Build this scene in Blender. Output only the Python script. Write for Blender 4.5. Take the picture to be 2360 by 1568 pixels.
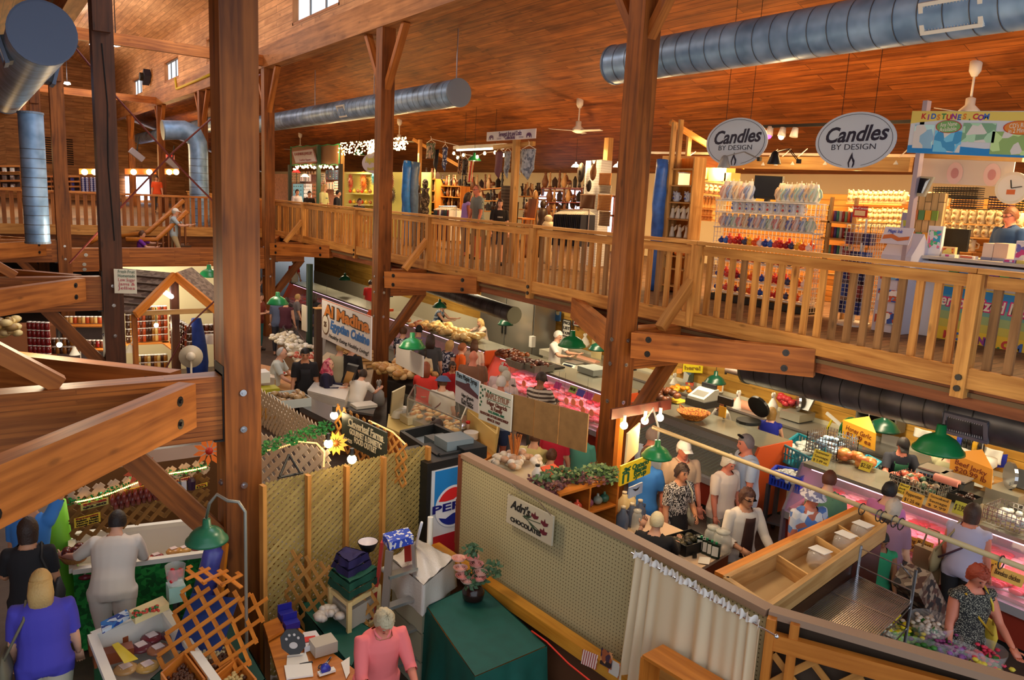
import bpy,bmesh,math,random
import numpy as np
from mathutils import Vector as V3,Matrix,noise
def UZ(z):return V3((0,0,z))
random.seed(7)
SC=bpy.context.scene
COL=SC.collection
for o in list(bpy.data.objects):
    bpy.data.objects.remove(o)

# ------------------------------------------------------------------ camera
FPX,PITCH,ROLL,YAW=1795.0,math.radians(10.35),math.radians(2.95),math.radians(34.7)
CAM=UZ(4.70)
_f=V3((math.sin(YAW)*math.cos(PITCH),math.cos(YAW)*math.cos(PITCH),-math.sin(PITCH)))
_r=V3((math.cos(YAW),-math.sin(YAW),0));_u=_r.cross(_f)
RT=math.cos(ROLL)*_r+math.sin(ROLL)*_u
UP=-math.sin(ROLL)*_r+math.cos(ROLL)*_u
cam=bpy.data.cameras.new('camera');camo=bpy.data.objects.new('camera',cam);COL.objects.link(camo)
cam.sensor_fit='HORIZONTAL';cam.sensor_width=36;cam.lens=36*FPX/2360;cam.clip_start=.05;cam.clip_end=300
m=Matrix((RT,UP,-_f)).transposed().to_4x4();m.translation=CAM
camo.matrix_world=m
SC.camera=camo

# ------------------------------------------------------------------ world, exposure, big lights
SC.view_settings.view_transform='Standard'
SC.view_settings.look='None'
SC.view_settings.gamma=1
SC.view_settings.exposure=0.0
SC.view_settings.use_curve_mapping=False
SC.cycles.use_denoising=True
SC.cycles.max_bounces=6;SC.cycles.diffuse_bounces=4;SC.cycles.glossy_bounces=3
SC.cycles.transparent_max_bounces=8;SC.cycles.transmission_bounces=4
SC.cycles.sample_clamp_indirect=4;SC.cycles.caustics_reflective=False;SC.cycles.caustics_refractive=False
wd=bpy.data.worlds.new('sky');SC.world=wd;wd.use_nodes=True
bg=wd.node_tree.nodes['Background'];bg.inputs[0].default_value=(.84,.92,1,1);bg.inputs[1].default_value=1.45

def lamp(kind,name,loc,power,color=(1,.8,.55),size=.2,size_y=None,rot=None,spot=None,tgt=None):
    l=bpy.data.lights.new(name,kind);l.energy=power;l.color=color
    if kind=='AREA':
        l.shape='RECTANGLE' if size_y else 'SQUARE';l.size=size
        if size_y:l.size_y=size_y
    elif kind in('POINT','SPOT'):l.shadow_soft_size=size
    if spot:l.spot_size=math.radians(spot);l.spot_blend=.6
    o=bpy.data.objects.new(name,l);COL.objects.link(o);o.location=loc
    if tgt is not None:o.rotation_euler=(V3(tgt)-V3(loc)).to_track_quat('-Z','Y').to_euler()
    elif rot:o.rotation_euler=rot
    return o
WARM=(1,.62,.26);MID=(1,.80,.52);COOL=(.80,.90,1)
# booth light on the balcony, lamps above the butcher counters, hall lamps (the fittings are built with the stalls)
for y in(4.2,7.2,10.0):lamp('AREA','candle_booth_light',(12.0,y,6.0),150,WARM,1.6,.5,(0,0,0));lamp('POINT','track_light',(11.3,y,5.4),70,WARM,.08)
for y in(12.5,15.5,18.5):lamp('AREA','crafts_booth_light',(12.8,y,6.0),130,WARM,2.2,.6,(0,0,0));lamp('POINT','bare_bulb_light',(12.2,y,5.7),50,WARM,.08)
for y in(22.5,26.5,32):lamp('AREA','jewellery_booth_light',(12.0,y,5.9),150,MID,2.0,.8,(0,0,0));lamp('POINT','bare_bulb_light',(11,y,5.5),50,WARM,.08)
for y in(3.2,6.0,9,12.5,16.5,21,26):lamp('AREA','counter_lamp',(10.6,y,2.75),85,MID,1.6,.4,(0,0,0))
for x,y in((3,6.2),(4.6,10.5),(4.6,15),(2.5,19.5),(5.5,21),(.5,9),(5.8,5)):lamp('POINT','hall_lamp',(x,y,3.4),70,MID,.25)
for x,y in((3,34),(1,40),(5,45),(9,45)):lamp('POINT','far_booth_lamp',(x,y,5.6),300,WARM,.3)
for y in(12,24,38):lamp('AREA','clerestory_daylight',(5.6,y,10.4),420,COOL,3,8,(0,math.radians(65),0))
for y in(16,26,36,46):lamp('POINT','nave_fill',(4.2,y,9.6),190,(1,.93,.85),.2)  # fill added to brighten the nave ceiling, apart from the built ceiling lamps
for y in(8,12,18,26):lamp('POINT','aisle_fill',(10.2,y,5.9),32,WARM,.1)  # unseen fill without fittings, added to imitate booth light bouncing off the aisle ceiling


# ------------------------------------------------------------------ pixel helpers (2360x1568 frame)
def ray(x,y):return _f*FPX+RT*(x-1180)-UP*(y-784)
def atZ(x,y,z):d=ray(x,y);return CAM+d*((z-CAM.z)/d.z)
def atX(x,y,X):d=ray(x,y);return CAM+d*(X/d.x)
def atY(x,y,Y):d=ray(x,y);return CAM+d*(Y/d.y)
def onV(x,y,p):
    """height on the vertical through p that shows at image row y (column ignored)"""
    a=V3((p[0],p[1],0))-CAM
    # solve (a+z*k).UP/(a+z*k)._f = (784-y)/FPX
    t=(784-y)/FPX;k=UZ(1)
    return(t*a.dot(_f)-a.dot(UP))/(k.dot(UP)-t*k.dot(_f))
def onPlane(x,y,p0,n):
    d=ray(x,y);n=V3(n);return CAM+d*((V3(p0)-CAM).dot(n)/d.dot(n))

# ------------------------------------------------------------------ materials
MATS={}
def nt(name):
    m=bpy.data.materials.new(name);m.use_nodes=True;n=m.node_tree
    return m,n,n.nodes['Principled BSDF'],n.links.new
def lin(c):
    if max(c)>1.01:c=[v/255 for v in c]
    return tuple((v/12.92 if v<=.04045 else((v+.055)/1.055)**2.4)for v in c[:3])+(1,)
def mat(col,rough=.6,metal=0,emit=0,alpha=1,spec=.5,trans=0,bump=0,noisy=0,sub=0):
    key=(tuple(col),rough,metal,emit,alpha,spec,trans,bump,noisy)
    if key in MATS:return MATS[key]
    m,n,b,L=nt('paint');c=lin(col)
    b.inputs['Base Color'].default_value=c;b.inputs['Roughness'].default_value=rough
    b.inputs['Metallic'].default_value=metal;b.inputs['Specular IOR Level'].default_value=spec
    if emit:
        b.inputs['Emission Color'].default_value=c;b.inputs['Emission Strength'].default_value=emit
        try:m.cycles.emission_sampling='NONE'
        except Exception:pass
    if alpha<1:b.inputs['Alpha'].default_value=alpha
    if trans:b.inputs['Transmission Weight'].default_value=trans
    if noisy or bump:
        t=n.nodes.new('ShaderNodeTexCoord');z=n.nodes.new('ShaderNodeTexNoise');z.inputs['Scale'].default_value=9 if noisy else 60
        z.inputs['Detail'].default_value=4
        L(t.outputs['Object'],z.inputs['Vector'])
        if noisy:
            mx=n.nodes.new('ShaderNodeMixRGB');mx.blend_type='MULTIPLY';mx.inputs[1].default_value=c
            r=n.nodes.new('ShaderNodeMapRange');r.inputs[1].default_value=.3;r.inputs[2].default_value=.7
            r.inputs[3].default_value=1-noisy;r.inputs[4].default_value=1+noisy*.4
            L(z.outputs[0],r.inputs[0]);L(r.outputs[0],mx.inputs[2]);mx.inputs[0].default_value=1;L(mx.outputs[0],b.inputs['Base Color'])
        if bump:
            bp=n.nodes.new('ShaderNodeBump');bp.inputs['Strength'].default_value=bump;bp.inputs['Distance'].default_value=.01
            L(z.outputs[0],bp.inputs['Height']);L(bp.outputs[0],b.inputs['Normal'])
    MATS[key]=m;return m
def wood(c1,c2,rough=.6,scale=1,knots=.5,boards=None,name='wood',seam=.25):
    """UV in metres, u along the grain. boards=(length,width) draws plank seams"""
    key=('w',tuple(c1),tuple(c2),rough,scale,knots,boards)
    if key in MATS:return MATS[key]
    m,n,b,L=nt(name);N=n.nodes.new
    uv=N('ShaderNodeUVMap');oi=N('ShaderNodeObjectInfo')
    add=N('ShaderNodeVectorMath');add.operation='ADD';sc=N('ShaderNodeVectorMath');sc.operation='SCALE'
    cmb=N('ShaderNodeCombineXYZ');L(oi.outputs['Random'],cmb.inputs[0]);L(oi.outputs['Random'],cmb.inputs[2])
    L(cmb.outputs[0],sc.inputs[0]);sc.inputs['Scale'].default_value=37.0
    L(uv.outputs[0],add.inputs[0]);L(sc.outputs[0],add.inputs[1])
    mp=N('ShaderNodeMapping');mp.inputs['Scale'].default_value=(1.1*scale,17*scale,3)
    src=add.outputs[0]
    if boards:
        br=N('ShaderNodeTexBrick');br.inputs['Scale'].default_value=1;br.inputs['Brick Width'].default_value=boards[0];br.inputs['Row Height'].default_value=boards[1]
        br.inputs['Mortar Size'].default_value=.006;br.inputs['Mortar Smooth'].default_value=.3;br.inputs['Bias'].default_value=0
        br.inputs['Color1'].default_value=(.0,.0,.0,1);br.inputs['Color2'].default_value=(1,1,1,1);br.inputs['Mortar'].default_value=(.5,.5,.5,1);br.offset=.37
        L(uv.outputs[0],br.inputs['Vector'])
        s2=N('ShaderNodeVectorMath');s2.operation='MULTIPLY_ADD';L(br.outputs['Color'],s2.inputs[0]);s2.inputs[1].default_value=(13,7,3);L(add.outputs[0],s2.inputs[2]);src=s2.outputs[0]
    L(src,mp.inputs[0])
    nz=N('ShaderNodeTexNoise');nz.inputs['Scale'].default_value=1;nz.inputs['Detail'].default_value=6;nz.inputs['Distortion'].default_value=.6;L(mp.outputs[0],nz.inputs['Vector'])
    big=N('ShaderNodeTexNoise');big.inputs['Scale'].default_value=1.3;big.inputs['Detail'].default_value=3;L(src,big.inputs['Vector'])
    mixf=N('ShaderNodeMath');mixf.operation='MULTIPLY_ADD';L(nz.outputs[0],mixf.inputs[0]);mixf.inputs[1].default_value=.65
    bm=N('ShaderNodeMath');bm.operation='MULTIPLY';L(big.outputs[0],bm.inputs[0]);bm.inputs[1].default_value=.35;L(bm.outputs[0],mixf.inputs[2])
    ramp=N('ShaderNodeValToRGB');ramp.color_ramp.elements[0].position=.35;ramp.color_ramp.elements[1].position=.65
    ramp.color_ramp.elements[0].color=lin(c1);ramp.color_ramp.elements[1].color=lin(c2);L(mixf.outputs[0],ramp.inputs[0])
    col=ramp.outputs[0]
    if knots:
        vo=N('ShaderNodeTexVoronoi');vo.inputs['Scale'].default_value=1;vo.inputs['Randomness'].default_value=1
        kp=N('ShaderNodeMapping');kp.inputs['Scale'].default_value=(1.6,4.2,1);L(src,kp.inputs[0]);L(kp.outputs[0],vo.inputs['Vector'])
        kr=N('ShaderNodeMapRange');kr.inputs[1].default_value=.05;kr.inputs[2].default_value=.13;kr.inputs[3].default_value=1-knots;kr.inputs[4].default_value=1;L(vo.outputs['Distance'],kr.inputs[0])
        mx=N('ShaderNodeMixRGB');mx.blend_type='MULTIPLY';mx.inputs[0].default_value=1;L(col,mx.inputs[1]);L(kr.outputs[0],mx.inputs[2]);col=mx.outputs[0]
    if boards:
        mr=N('ShaderNodeMapRange');mr.inputs[3].default_value=1;mr.inputs[4].default_value=seam;L(br.outputs['Fac'],mr.inputs[0])
        mx=N('ShaderNodeMixRGB');mx.blend_type='MULTIPLY';mx.inputs[0].default_value=1;L(col,mx.inputs[1]);L(mr.outputs[0],mx.inputs[2]);col=mx.outputs[0]
        mr2=N('ShaderNodeMapRange');mr2.inputs[3].default_value=.8;mr2.inputs[4].default_value=1.15;L(br.outputs['Color'],mr2.inputs[0])
        mx=N('ShaderNodeMixRGB');mx.blend_type='MULTIPLY';mx.inputs[0].default_value=1;L(col,mx.inputs[1]);L(mr2.outputs[0],mx.inputs[2]);col=mx.outputs[0]
    else:
        mr=N('ShaderNodeMapRange');mr.inputs[3].default_value=.82;mr.inputs[4].default_value=1.12;L(oi.outputs['Random'],mr.inputs[0])
        mx=N('ShaderNodeMixRGB');mx.blend_type='MULTIPLY';mx.inputs[0].default_value=1;L(col,mx.inputs[1]);L(mr.outputs[0],mx.inputs[2]);col=mx.outputs[0]
    L(col,b.inputs['Base Color']);b.inputs['Roughness'].default_value=rough;b.inputs['Specular IOR Level'].default_value=.35
    bp=N('ShaderNodeBump');bp.inputs['Strength'].default_value=.25;bp.inputs['Distance'].default_value=.004;L(nz.outputs[0],bp.inputs['Height']);L(bp.outputs[0],b.inputs['Normal'])
    MATS[key]=m;return m
def pattern(cols,scale=20,rough=.8,kind='voronoi',stretch=(1,1,1)):
    """cloth or packaging print made of random patches of the given colours"""
    key=('p',tuple(map(tuple,cols)),scale,kind,stretch)
    if key in MATS:return MATS[key]
    m,n,b,L=nt('print');N=n.nodes.new
    t=N('ShaderNodeTexCoord');mp=N('ShaderNodeMapping');mp.inputs['Scale'].default_value=stretch;L(t.outputs['Object'],mp.inputs[0])
    if kind=='voronoi':
        v=N('ShaderNodeTexVoronoi');v.inputs['Scale'].default_value=scale;L(mp.outputs[0],v.inputs['Vector'])
        sp=N('ShaderNodeSeparateColor');L(v.outputs['Color'],sp.inputs[0]);f=sp.outputs[0]
    elif kind=='noise':
        v=N('ShaderNodeTexNoise');v.inputs['Scale'].default_value=scale;v.inputs['Detail'].default_value=1;L(mp.outputs[0],v.inputs['Vector'])
        r=N('ShaderNodeMapRange');r.inputs[1].default_value=.34;r.inputs[2].default_value=.66;L(v.outputs[0],r.inputs[0]);f=r.outputs[0]
    else:
        v=N('ShaderNodeTexWave');v.inputs['Scale'].default_value=scale;v.bands_direction=kind;L(mp.outputs[0],v.inputs['Vector']);f=v.outputs['Fac']
    ramp=N('ShaderNodeValToRGB');ramp.color_ramp.interpolation='CONSTANT';e=ramp.color_ramp.elements
    e[0].color=lin(cols[0]);e[0].position=0;e[1].color=lin(cols[1]);e[1].position=1/len(cols)
    for i,c in enumerate(cols[2:],2):
        q=e.new(i/len(cols));q.color=lin(c)
    L(f,ramp.inputs[0]);L(ramp.outputs[0],b.inputs['Base Color']);b.inputs['Roughness'].default_value=rough
    MATS[key]=m;return m
def uvdots(base,dot,pitch=.03,r=.2):
    """pegboard: holes on a square grid, UV in metres"""
    m,n,b,L=nt('pegboard');N=n.nodes.new
    uv=N('ShaderNodeUVMap');s=N('ShaderNodeVectorMath');s.operation='SCALE';s.inputs['Scale'].default_value=1/pitch;L(uv.outputs[0],s.inputs[0])
    fr=N('ShaderNodeVectorMath');fr.operation='FRACTION';L(s.outputs[0],fr.inputs[0])
    d=N('ShaderNodeVectorMath');d.operation='DISTANCE';L(fr.outputs[0],d.inputs[0]);d.inputs[1].default_value=(.5,.5,0)
    lt=N('ShaderNodeMath');lt.operation='LESS_THAN';L(d.outputs['Value'],lt.inputs[0]);lt.inputs[1].default_value=r
    mx=N('ShaderNodeMixRGB');mx.inputs[1].default_value=lin(base);mx.inputs[2].default_value=lin(dot);L(lt.outputs[0],mx.inputs[0]);L(mx.outputs[0],b.inputs['Base Color'])
    b.inputs['Roughness'].default_value=.65
    return m
def ductmat(dark=False):
    key=('duct',dark)
    if key in MATS:return MATS[key]
    m,n,b,L=nt('galvanised');N=n.nodes.new
    t=N('ShaderNodeTexCoord');nz=N('ShaderNodeTexNoise');nz.inputs['Scale'].default_value=3;L(t.outputs['Object'],nz.inputs['Vector'])
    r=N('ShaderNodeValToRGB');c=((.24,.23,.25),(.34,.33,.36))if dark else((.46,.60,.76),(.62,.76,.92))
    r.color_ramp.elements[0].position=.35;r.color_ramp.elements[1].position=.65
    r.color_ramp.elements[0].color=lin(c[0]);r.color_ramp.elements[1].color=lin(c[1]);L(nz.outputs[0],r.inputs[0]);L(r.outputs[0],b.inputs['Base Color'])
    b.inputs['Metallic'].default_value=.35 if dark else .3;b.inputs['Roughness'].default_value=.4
    MATS[key]=m;return m
def glass(tint=(.9,.95,.95),a=.18):
    return mat(tint,.05,0,0,a,.6)

# ------------------------------------------------------------------ mesh builder
TS=bpy.data.scenes.new('builder')
def evalm(o):
    """mesh of o with its modifiers, evaluated apart from the scene"""
    TS.collection.objects.link(o);vl=TS.view_layers[0];vl.update();me=bpy.data.meshes.new_from_object(o.evaluated_get(vl.depsgraph));TS.collection.objects.unlink(o);return me
class MB:
    def __init__(s):s.v=[];s.f=[];s.uv=[];s.mi=[];s.m=0
    def add(s,vs,fs,uvs=None):
        o=len(s.v);s.v+=[V3(v)for v in vs]
        for i,f in enumerate(fs):
            s.f.append([o+k for k in f]);s.mi.append(s.m);s.uv.append(uvs[i]if uvs else None)
        return s
    def quad(s,a,b,c,d,uv=None):return s.add([a,b,c,d],[(0,1,2,3)],[uv]if uv else None)
    def be(s,p0,p1,w,h,up=(0,0,1),taper=1):
        """box from p0 to p1 (centre line), w sideways, h along up"""
        p0=V3(p0);p1=V3(p1);d=p1-p0;L=d.length
        if L<1e-6:return s
        d/=L;up=V3(up);sd=d.cross(up)
        if sd.length<1e-4:sd=d.cross(V3((1,0,0)))
        sd.normalize();u=sd.cross(d).normalized()
        vs=[]
        for p,k in((p0,1),(p1,taper)):
            for a,b in((-1,-1),(1,-1),(1,1),(-1,1)):vs.append(p+sd*(a*w/2*k)+u*(b*h/2*k))
        fs=[(0,1,5,4),(1,2,6,5),(2,3,7,6),(3,0,4,7),(3,2,1,0),(4,5,6,7)]
        wl=[w,h,w,h];uvs=[];off=random.random()*7
        for i in range(4):
            q=wl[i];o2=off+i*1.3;uvs.append([(off,o2),(off,o2+q),(off+L,o2+q),(off+L,o2)])
        uvs+=[[(0,0),(w*.1,0),(w*.1,h),(0,h)]]*2
        return s.add(vs,fs,uvs)
    def box(s,c,d,rz=0):
        """axis box, centre c size d, grain along the longest side"""
        c=V3(c);R=Matrix.Rotation(rz,3,'Z');k=max(range(3),key=lambda i:d[i])
        ax=[R@V3((1,0,0)),R@V3((0,1,0)),UZ(1)]
        a=ax[k]*d[k]/2
        if k==2:return s.be(c-a,c+a,d[0],d[1],up=ax[1])
        o=1-k;return s.be(c-a,c+a,d[o],d[2])
    def tube(s,pts,r,n=8,cap=True,closed=False):
        pts=[V3(p)for p in pts];k=len(pts);rs=r if isinstance(r,(list,tuple))else[r]*k
        vs=[];prev=None
        for i,p in enumerate(pts):
            t=(pts[min(i+1,k-1)]-pts[max(i-1,0)])if not closed else(pts[(i+1)%k]-pts[i-1])
            if t.length<1e-9:t=UZ(1)
            t.normalize()
            if prev is None:
                a=t.orthogonal().normalized()if abs(t.z)>.99 or not isinstance(rs[0],(list,tuple))else V3((1,0,0))
                if isinstance(rs[0],(list,tuple)):a=V3((1,0,0))if abs(t.x)<.8 else UZ(1)
                a=(a-t*a.dot(t)).normalized()
            else:a=(prev-t*prev.dot(t)).normalized()
            prev=a;b=t.cross(a);rr=rs[i];rx,ry=rr if isinstance(rr,(list,tuple))else(rr,rr)
            for j in range(n):
                an=2*math.pi*j/n;vs.append(p+a*(rx*math.cos(an))+b*(ry*math.sin(an)))
        fs=[]
        for i in range(k if closed else k-1):
            for j in range(n):
                j2=(j+1)%n;i2=(i+1)%k;fs.append((i*n+j,i*n+j2,i2*n+j2,i2*n+j))
        if cap and not closed:fs+=[tuple(range(n-1,-1,-1)),tuple((k-1)*n+j for j in range(n))]
        return s.add(vs,fs)
    def cyl(s,p0,p1,r,n=12,r1=None):return s.tube([p0,p1],[r,r if r1 is None else r1],n)
    def la(s,prof,c=(0,0,0),n=16,cap=True):
        c=V3(c);vs=[]
        for r,z in prof:
            for j in range(n):
                a=2*math.pi*j/n;vs.append(c+V3((r*math.cos(a),r*math.sin(a),z)))
        fs=[(i*n+j,i*n+(j+1)%n,(i+1)*n+(j+1)%n,(i+1)*n+j)for i in range(len(prof)-1)for j in range(n)]
        if cap:fs+=[tuple(range(n-1,-1,-1)),tuple((len(prof)-1)*n+j for j in range(n))]
        return s.add(vs,fs)
    def bl(s,c,r,n=10,k=7):
        c=V3(c);r=r if isinstance(r,(list,tuple))else(r,r,r);vs=[];
        for i in range(1,k):
            t=math.pi*i/k
            for j in range(n):
                a=2*math.pi*j/n;vs.append(c+V3((r[0]*math.sin(t)*math.cos(a),r[1]*math.sin(t)*math.sin(a),r[2]*math.cos(t))))
        T=len(vs);vs+=[c+UZ(r[2]),c-UZ(r[2])]
        fs=[(i*n+j,(i+1)*n+j,(i+1)*n+(j+1)%n,i*n+(j+1)%n)for i in range(k-2)for j in range(n)]
        fs+=[(T,j,(j+1)%n)for j in range(n)]+[(T+1,(k-2)*n+(j+1)%n,(k-2)*n+j)for j in range(n)]
        return s.add(vs,fs)
    def pm(s,poly,d,n=None):
        """extrude planar polygon (3D points) by vector d"""
        k=len(poly);P=[V3(p)for p in poly];d=V3(d)
        return s.add(P+[p+d for p in P],[tuple(range(k-1,-1,-1)),tuple(range(k,2*k))]+[(i,(i+1)%k,k+(i+1)%k,k+i)for i in range(k)])
    def grid(s,fn,nu,nv):
        vs=[fn(i/nu,j/nv)for j in range(nv+1)for i in range(nu+1)];w=nu+1
        return s.add(vs,[(j*w+i,j*w+i+1,(j+1)*w+i+1,(j+1)*w+i)for j in range(nv)for i in range(nu)])
    def mesh(s,name,mats,smooth=False):
        me=bpy.data.meshes.new(name);me.from_pydata([tuple(v)for v in s.v],[],s.f)
        for m_ in(mats if isinstance(mats,(list,tuple))else[mats]):me.materials.append(m_)
        ul=me.uv_layers.new(name='UVMap').data
        for p in me.polygons:
            p.material_index=s.mi[p.index];p.use_smooth=smooth
            u=s.uv[p.index]
            if u:
                for li,q in zip(p.loop_indices,u):ul[li].uv=q
            else:
                nx,ny,nz=map(abs,p.normal);ax=(0,1)if nz>max(nx,ny)else((1,2)if nx>ny else(0,2))
                for li in p.loop_indices:
                    co=s.v[me.loops[li].vertex_index];ul[li].uv=(co[ax[0]],co[ax[1]])
        return me
    def bd(s,name,mats,parent=None,smooth=False,label=None,sharp=False,w=False):
        me=s.mesh(name,mats,smooth);o=bpy.data.objects.new(name,me);COL.objects.link(o)
        if parent is not None:
            o.parent=parent
            if w:o.matrix_parent_inverse=(Matrix.Translation(parent.location)@Matrix.Rotation(parent.rotation_euler.z,4,'Z')).inverted()
        if smooth and sharp:
            try:me.set_sharp_from_angle(angle=math.radians(40))
            except Exception:pass
        if label:o['label']=label
        return o
def tag(o,label,cat,group=None,kind=None):
    o['label']=label;o['category']=cat
    if group:o['group']=group
    if kind:o['kind']=kind
    return o
def TH(name,label,cat,loc=(0,0,0),rz=0,group=None):
    o=bpy.data.objects.new(name,None);COL.objects.link(o);o.location=loc;o.rotation_euler=(0,0,rz);o.empty_display_size=.1
    return tag(o,label,cat,group)
def dup(root,loc,rz=None,label=None,group=None,sc=None):
    r=root.copy();COL.objects.link(r);r.location=loc
    if rz is not None:r.rotation_euler=(0,0,rz)
    if sc:r.scale=(sc,sc,sc)
    if label:r['label']=label
    if group:r['group']=group
    for ch in list(root.children):
        c=ch.copy();COL.objects.link(c);c.parent=r
        for g in list(ch.children):
            d=g.copy();COL.objects.link(d);d.parent=c
    return r
def struct(o):o['kind']='structure';return o
def frame(o,origin,xd,yd):
    """place object o with its local x along xd, y along yd"""
    x=V3(xd).normalized();y=V3(yd);y=(y-x*y.dot(x)).normalized();z=x.cross(y)
    M=Matrix((x,y,z)).transposed().to_4x4();M.translation=V3(origin);return M
def text(s,parent,org,xd,yd,size,mt,shear=0,bold=0,width=None,name='lettering',ext=.002,align='CENTER'):
    c=bpy.data.curves.new(name,'FONT');c.body=s;c.size=size;c.align_x=align;c.align_y='CENTER';c.shear=shear;c.offset=bold;c.extrude=ext;c.resolution_u=3
    c.materials.append(mt);o=bpy.data.objects.new(name,c);me=evalm(o);bpy.data.objects.remove(o)
    o=bpy.data.objects.new(name,me);COL.objects.link(o)
    xs=[v.co.x for v in me.vertices]or[0,1];k=width/max(max(xs)-min(xs),1e-4)if width else 1
    M=frame(o,org,xd,yd)@Matrix.Diagonal((k,1,1,1))
    if parent is not None:
        o.parent=parent;o.matrix_parent_inverse=(Matrix.Translation(parent.location)@Matrix.Rotation(parent.rotation_euler.z,4,'Z')).inverted();o.matrix_basis=M
    else:o.matrix_world=M
    return o
class Board:
    """flat sign on a vertical (or any) plane: local metres u right, v up; TL corner origin"""
    def __init__(s,TL,TR,BL,thick=.02):
        s.o=V3(TL);s.x=(V3(TR)-s.o);s.w=s.x.length;s.x.normalize();d=(V3(BL)-s.o);s.h=d.length;s.y=-d.normalized();s.n=s.x.cross(s.y).normalized()
        s.t=thick
    def p(s,u,v,k=0):return s.o+s.x*(u*s.w)-s.y*(v*s.h)+s.n*k      # u,v in 0..1, v down
    def slab(s,mb,z0=None,z1=0,u0=0,v0=0,u1=1,v1=1):
        z0=-s.t if z0 is None else z0
        P=[s.p(u0,v1,z0),s.p(u1,v1,z0),s.p(u1,v0,z0),s.p(u0,v0,z0)];mb.pm(P,s.n*(z1-z0));return mb
    def poly(s,mb,pts,k=.003,t=.002):mb.pm([s.p(a,b,k)for a,b in pts][::-1],s.n*t)if False else mb.pm([s.p(a,b,k)for a,b in pts],s.n*t);return mb
    def ell(s,mb,cu,cv,ru,rv,k=.003,t=.002,n=28,a0=0,a1=360):
        return s.poly(mb,[(cu+ru*math.cos(math.radians(a0+(a1-a0)*i/n)),cv-rv*math.sin(math.radians(a0+(a1-a0)*i/n)))for i in range(n)],k,t)
    def text(s,st,parent,u,v,size,mt,**k):
        sk=k.pop('slope',0);xd=s.x+s.y*sk
        return text(st,parent,s.p(u,v,k.pop('k',.004)),xd,s.y,size,mt,**k)
def vboard(TL,TR,BLy,z=None,X=None,Y=None,thick=.02):
    """upright sign from image corners; one depth given by height z, plane X or plane Y"""
    if z is not None:a,b=atZ(*TL,z),atZ(*TR,z)
    elif X is not None:a,b=atX(*TL,X),atX(*TR,X)
    else:a,b=atY(*TL,Y),atY(*TR,Y)
    c=V3((a.x,a.y,onV(0,BLy[1]if isinstance(BLy,tuple)else BLy,a)))
    return Board(a,b,c,thick)
# ================================================================== structure
XA,XB=7.5,1.95
YS=[8.12,16.15,24.4,32.6,40.9,49.4]
YB=[7.3,15.5,24.4,32.8,41.2]
ZM=3.15;XR=8.65;XW=17.0;XG=12.5;YF=57.0
W_COL=wood((88,44,12),(156,90,34),.55,.8,.45)
W_COLD=wood((58,30,16),(98,54,28),.55,.8,.45)
W_BEAM=wood((130,70,26),(196,120,54),.55,.8,.4)
W_GLU=wood((120,60,20),(196,118,52),.5,.9,.5,(1.9,.045),'glulam',.75)
W_RAIL=wood((168,106,46),(228,168,90),.6,1,.5)
W_RAIL2=wood((120,84,50),(168,124,78),.6,1,.5)
W_LIGHT=wood((176,126,66),(226,180,112),.55,1,.45)
W_ORG=wood((176,98,30),(222,140,56),.45,1,.4)
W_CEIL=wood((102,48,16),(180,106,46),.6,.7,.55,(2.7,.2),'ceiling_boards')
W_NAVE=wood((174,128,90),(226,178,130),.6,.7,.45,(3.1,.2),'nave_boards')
W_WALL=wood((136,84,42),(196,138,80),.6,.7,.5,(2.6,.19),'wall_boards')
W_YEL=wood((170,122,44),(212,164,74),.6,.5,.6,(4.5,.24),'yellow_boards',.4)
W_DECK=wood((92,66,48),(138,104,76),.7,1,.3,(3.3,.14),'deck_boards',.35)
STEEL=mat((60,60,64),.35,.8);BLACKM=mat((22,22,22),.5);WHITE=mat((236,232,220),.5);CHROME=mat((190,190,195),.2,.9)
def uvq(mb,a,b,c,d,su,sv,off=(0,0)):
    mb.quad(a,b,c,d,[(off[0],off[1]),(off[0]+su,off[1]),(off[0]+su,off[1]+sv),(off[0],off[1]+sv)])
def sheet(name,a,b,c,d,th,m,su=None,sv=None,kind=True,off=(0,0)):
    """board surface a-b (grain) c-d opposite edge; thickness away from the normal"""
    a,b,c,d=map(V3,(a,b,c,d));n=(b-a).cross(d-a).normalized()*th
    mb=MB();su=su or(b-a).length;sv=sv or(d-a).length
    uvq(mb,a,b,c,d,su,sv,off);uvq(mb,d-n,c-n,b-n,a-n,su,sv)
    mb.add([a,b,c,d,a-n,b-n,c-n,d-n],[(1,0,4,5),(2,1,5,6),(3,2,6,7),(0,3,7,4)])
    o=mb.bd(name,m)
    return struct(o)if kind else o
# floor of the market hall
FLOORM=mat((84,70,62),.45,noisy=.25)
sheet('floor',(-6,-4,0),(30,-4,0),(30,62,0),(-6,62,0),.2,FLOORM)
# aisle roof slope (boards run along the hall), nave roof, end wall
def Zc(x):return 8.75-.333*(x-7.65)
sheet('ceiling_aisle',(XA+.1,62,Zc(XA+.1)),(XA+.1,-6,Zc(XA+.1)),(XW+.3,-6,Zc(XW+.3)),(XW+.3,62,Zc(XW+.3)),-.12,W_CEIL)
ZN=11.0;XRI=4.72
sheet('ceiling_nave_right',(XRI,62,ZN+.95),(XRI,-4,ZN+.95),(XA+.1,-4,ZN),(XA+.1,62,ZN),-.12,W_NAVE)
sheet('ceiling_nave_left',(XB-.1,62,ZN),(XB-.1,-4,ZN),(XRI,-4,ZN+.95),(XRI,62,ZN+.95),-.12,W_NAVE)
sheet('ceiling_left_aisle',(-6,62,Zc(XA+7.95)),(-6,1.5,Zc(XA+7.95)),(XB-.2,1.5,Zc(XA+.1)),(XB-.2,62,Zc(XA+.1)),-.12,W_CEIL)
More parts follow.
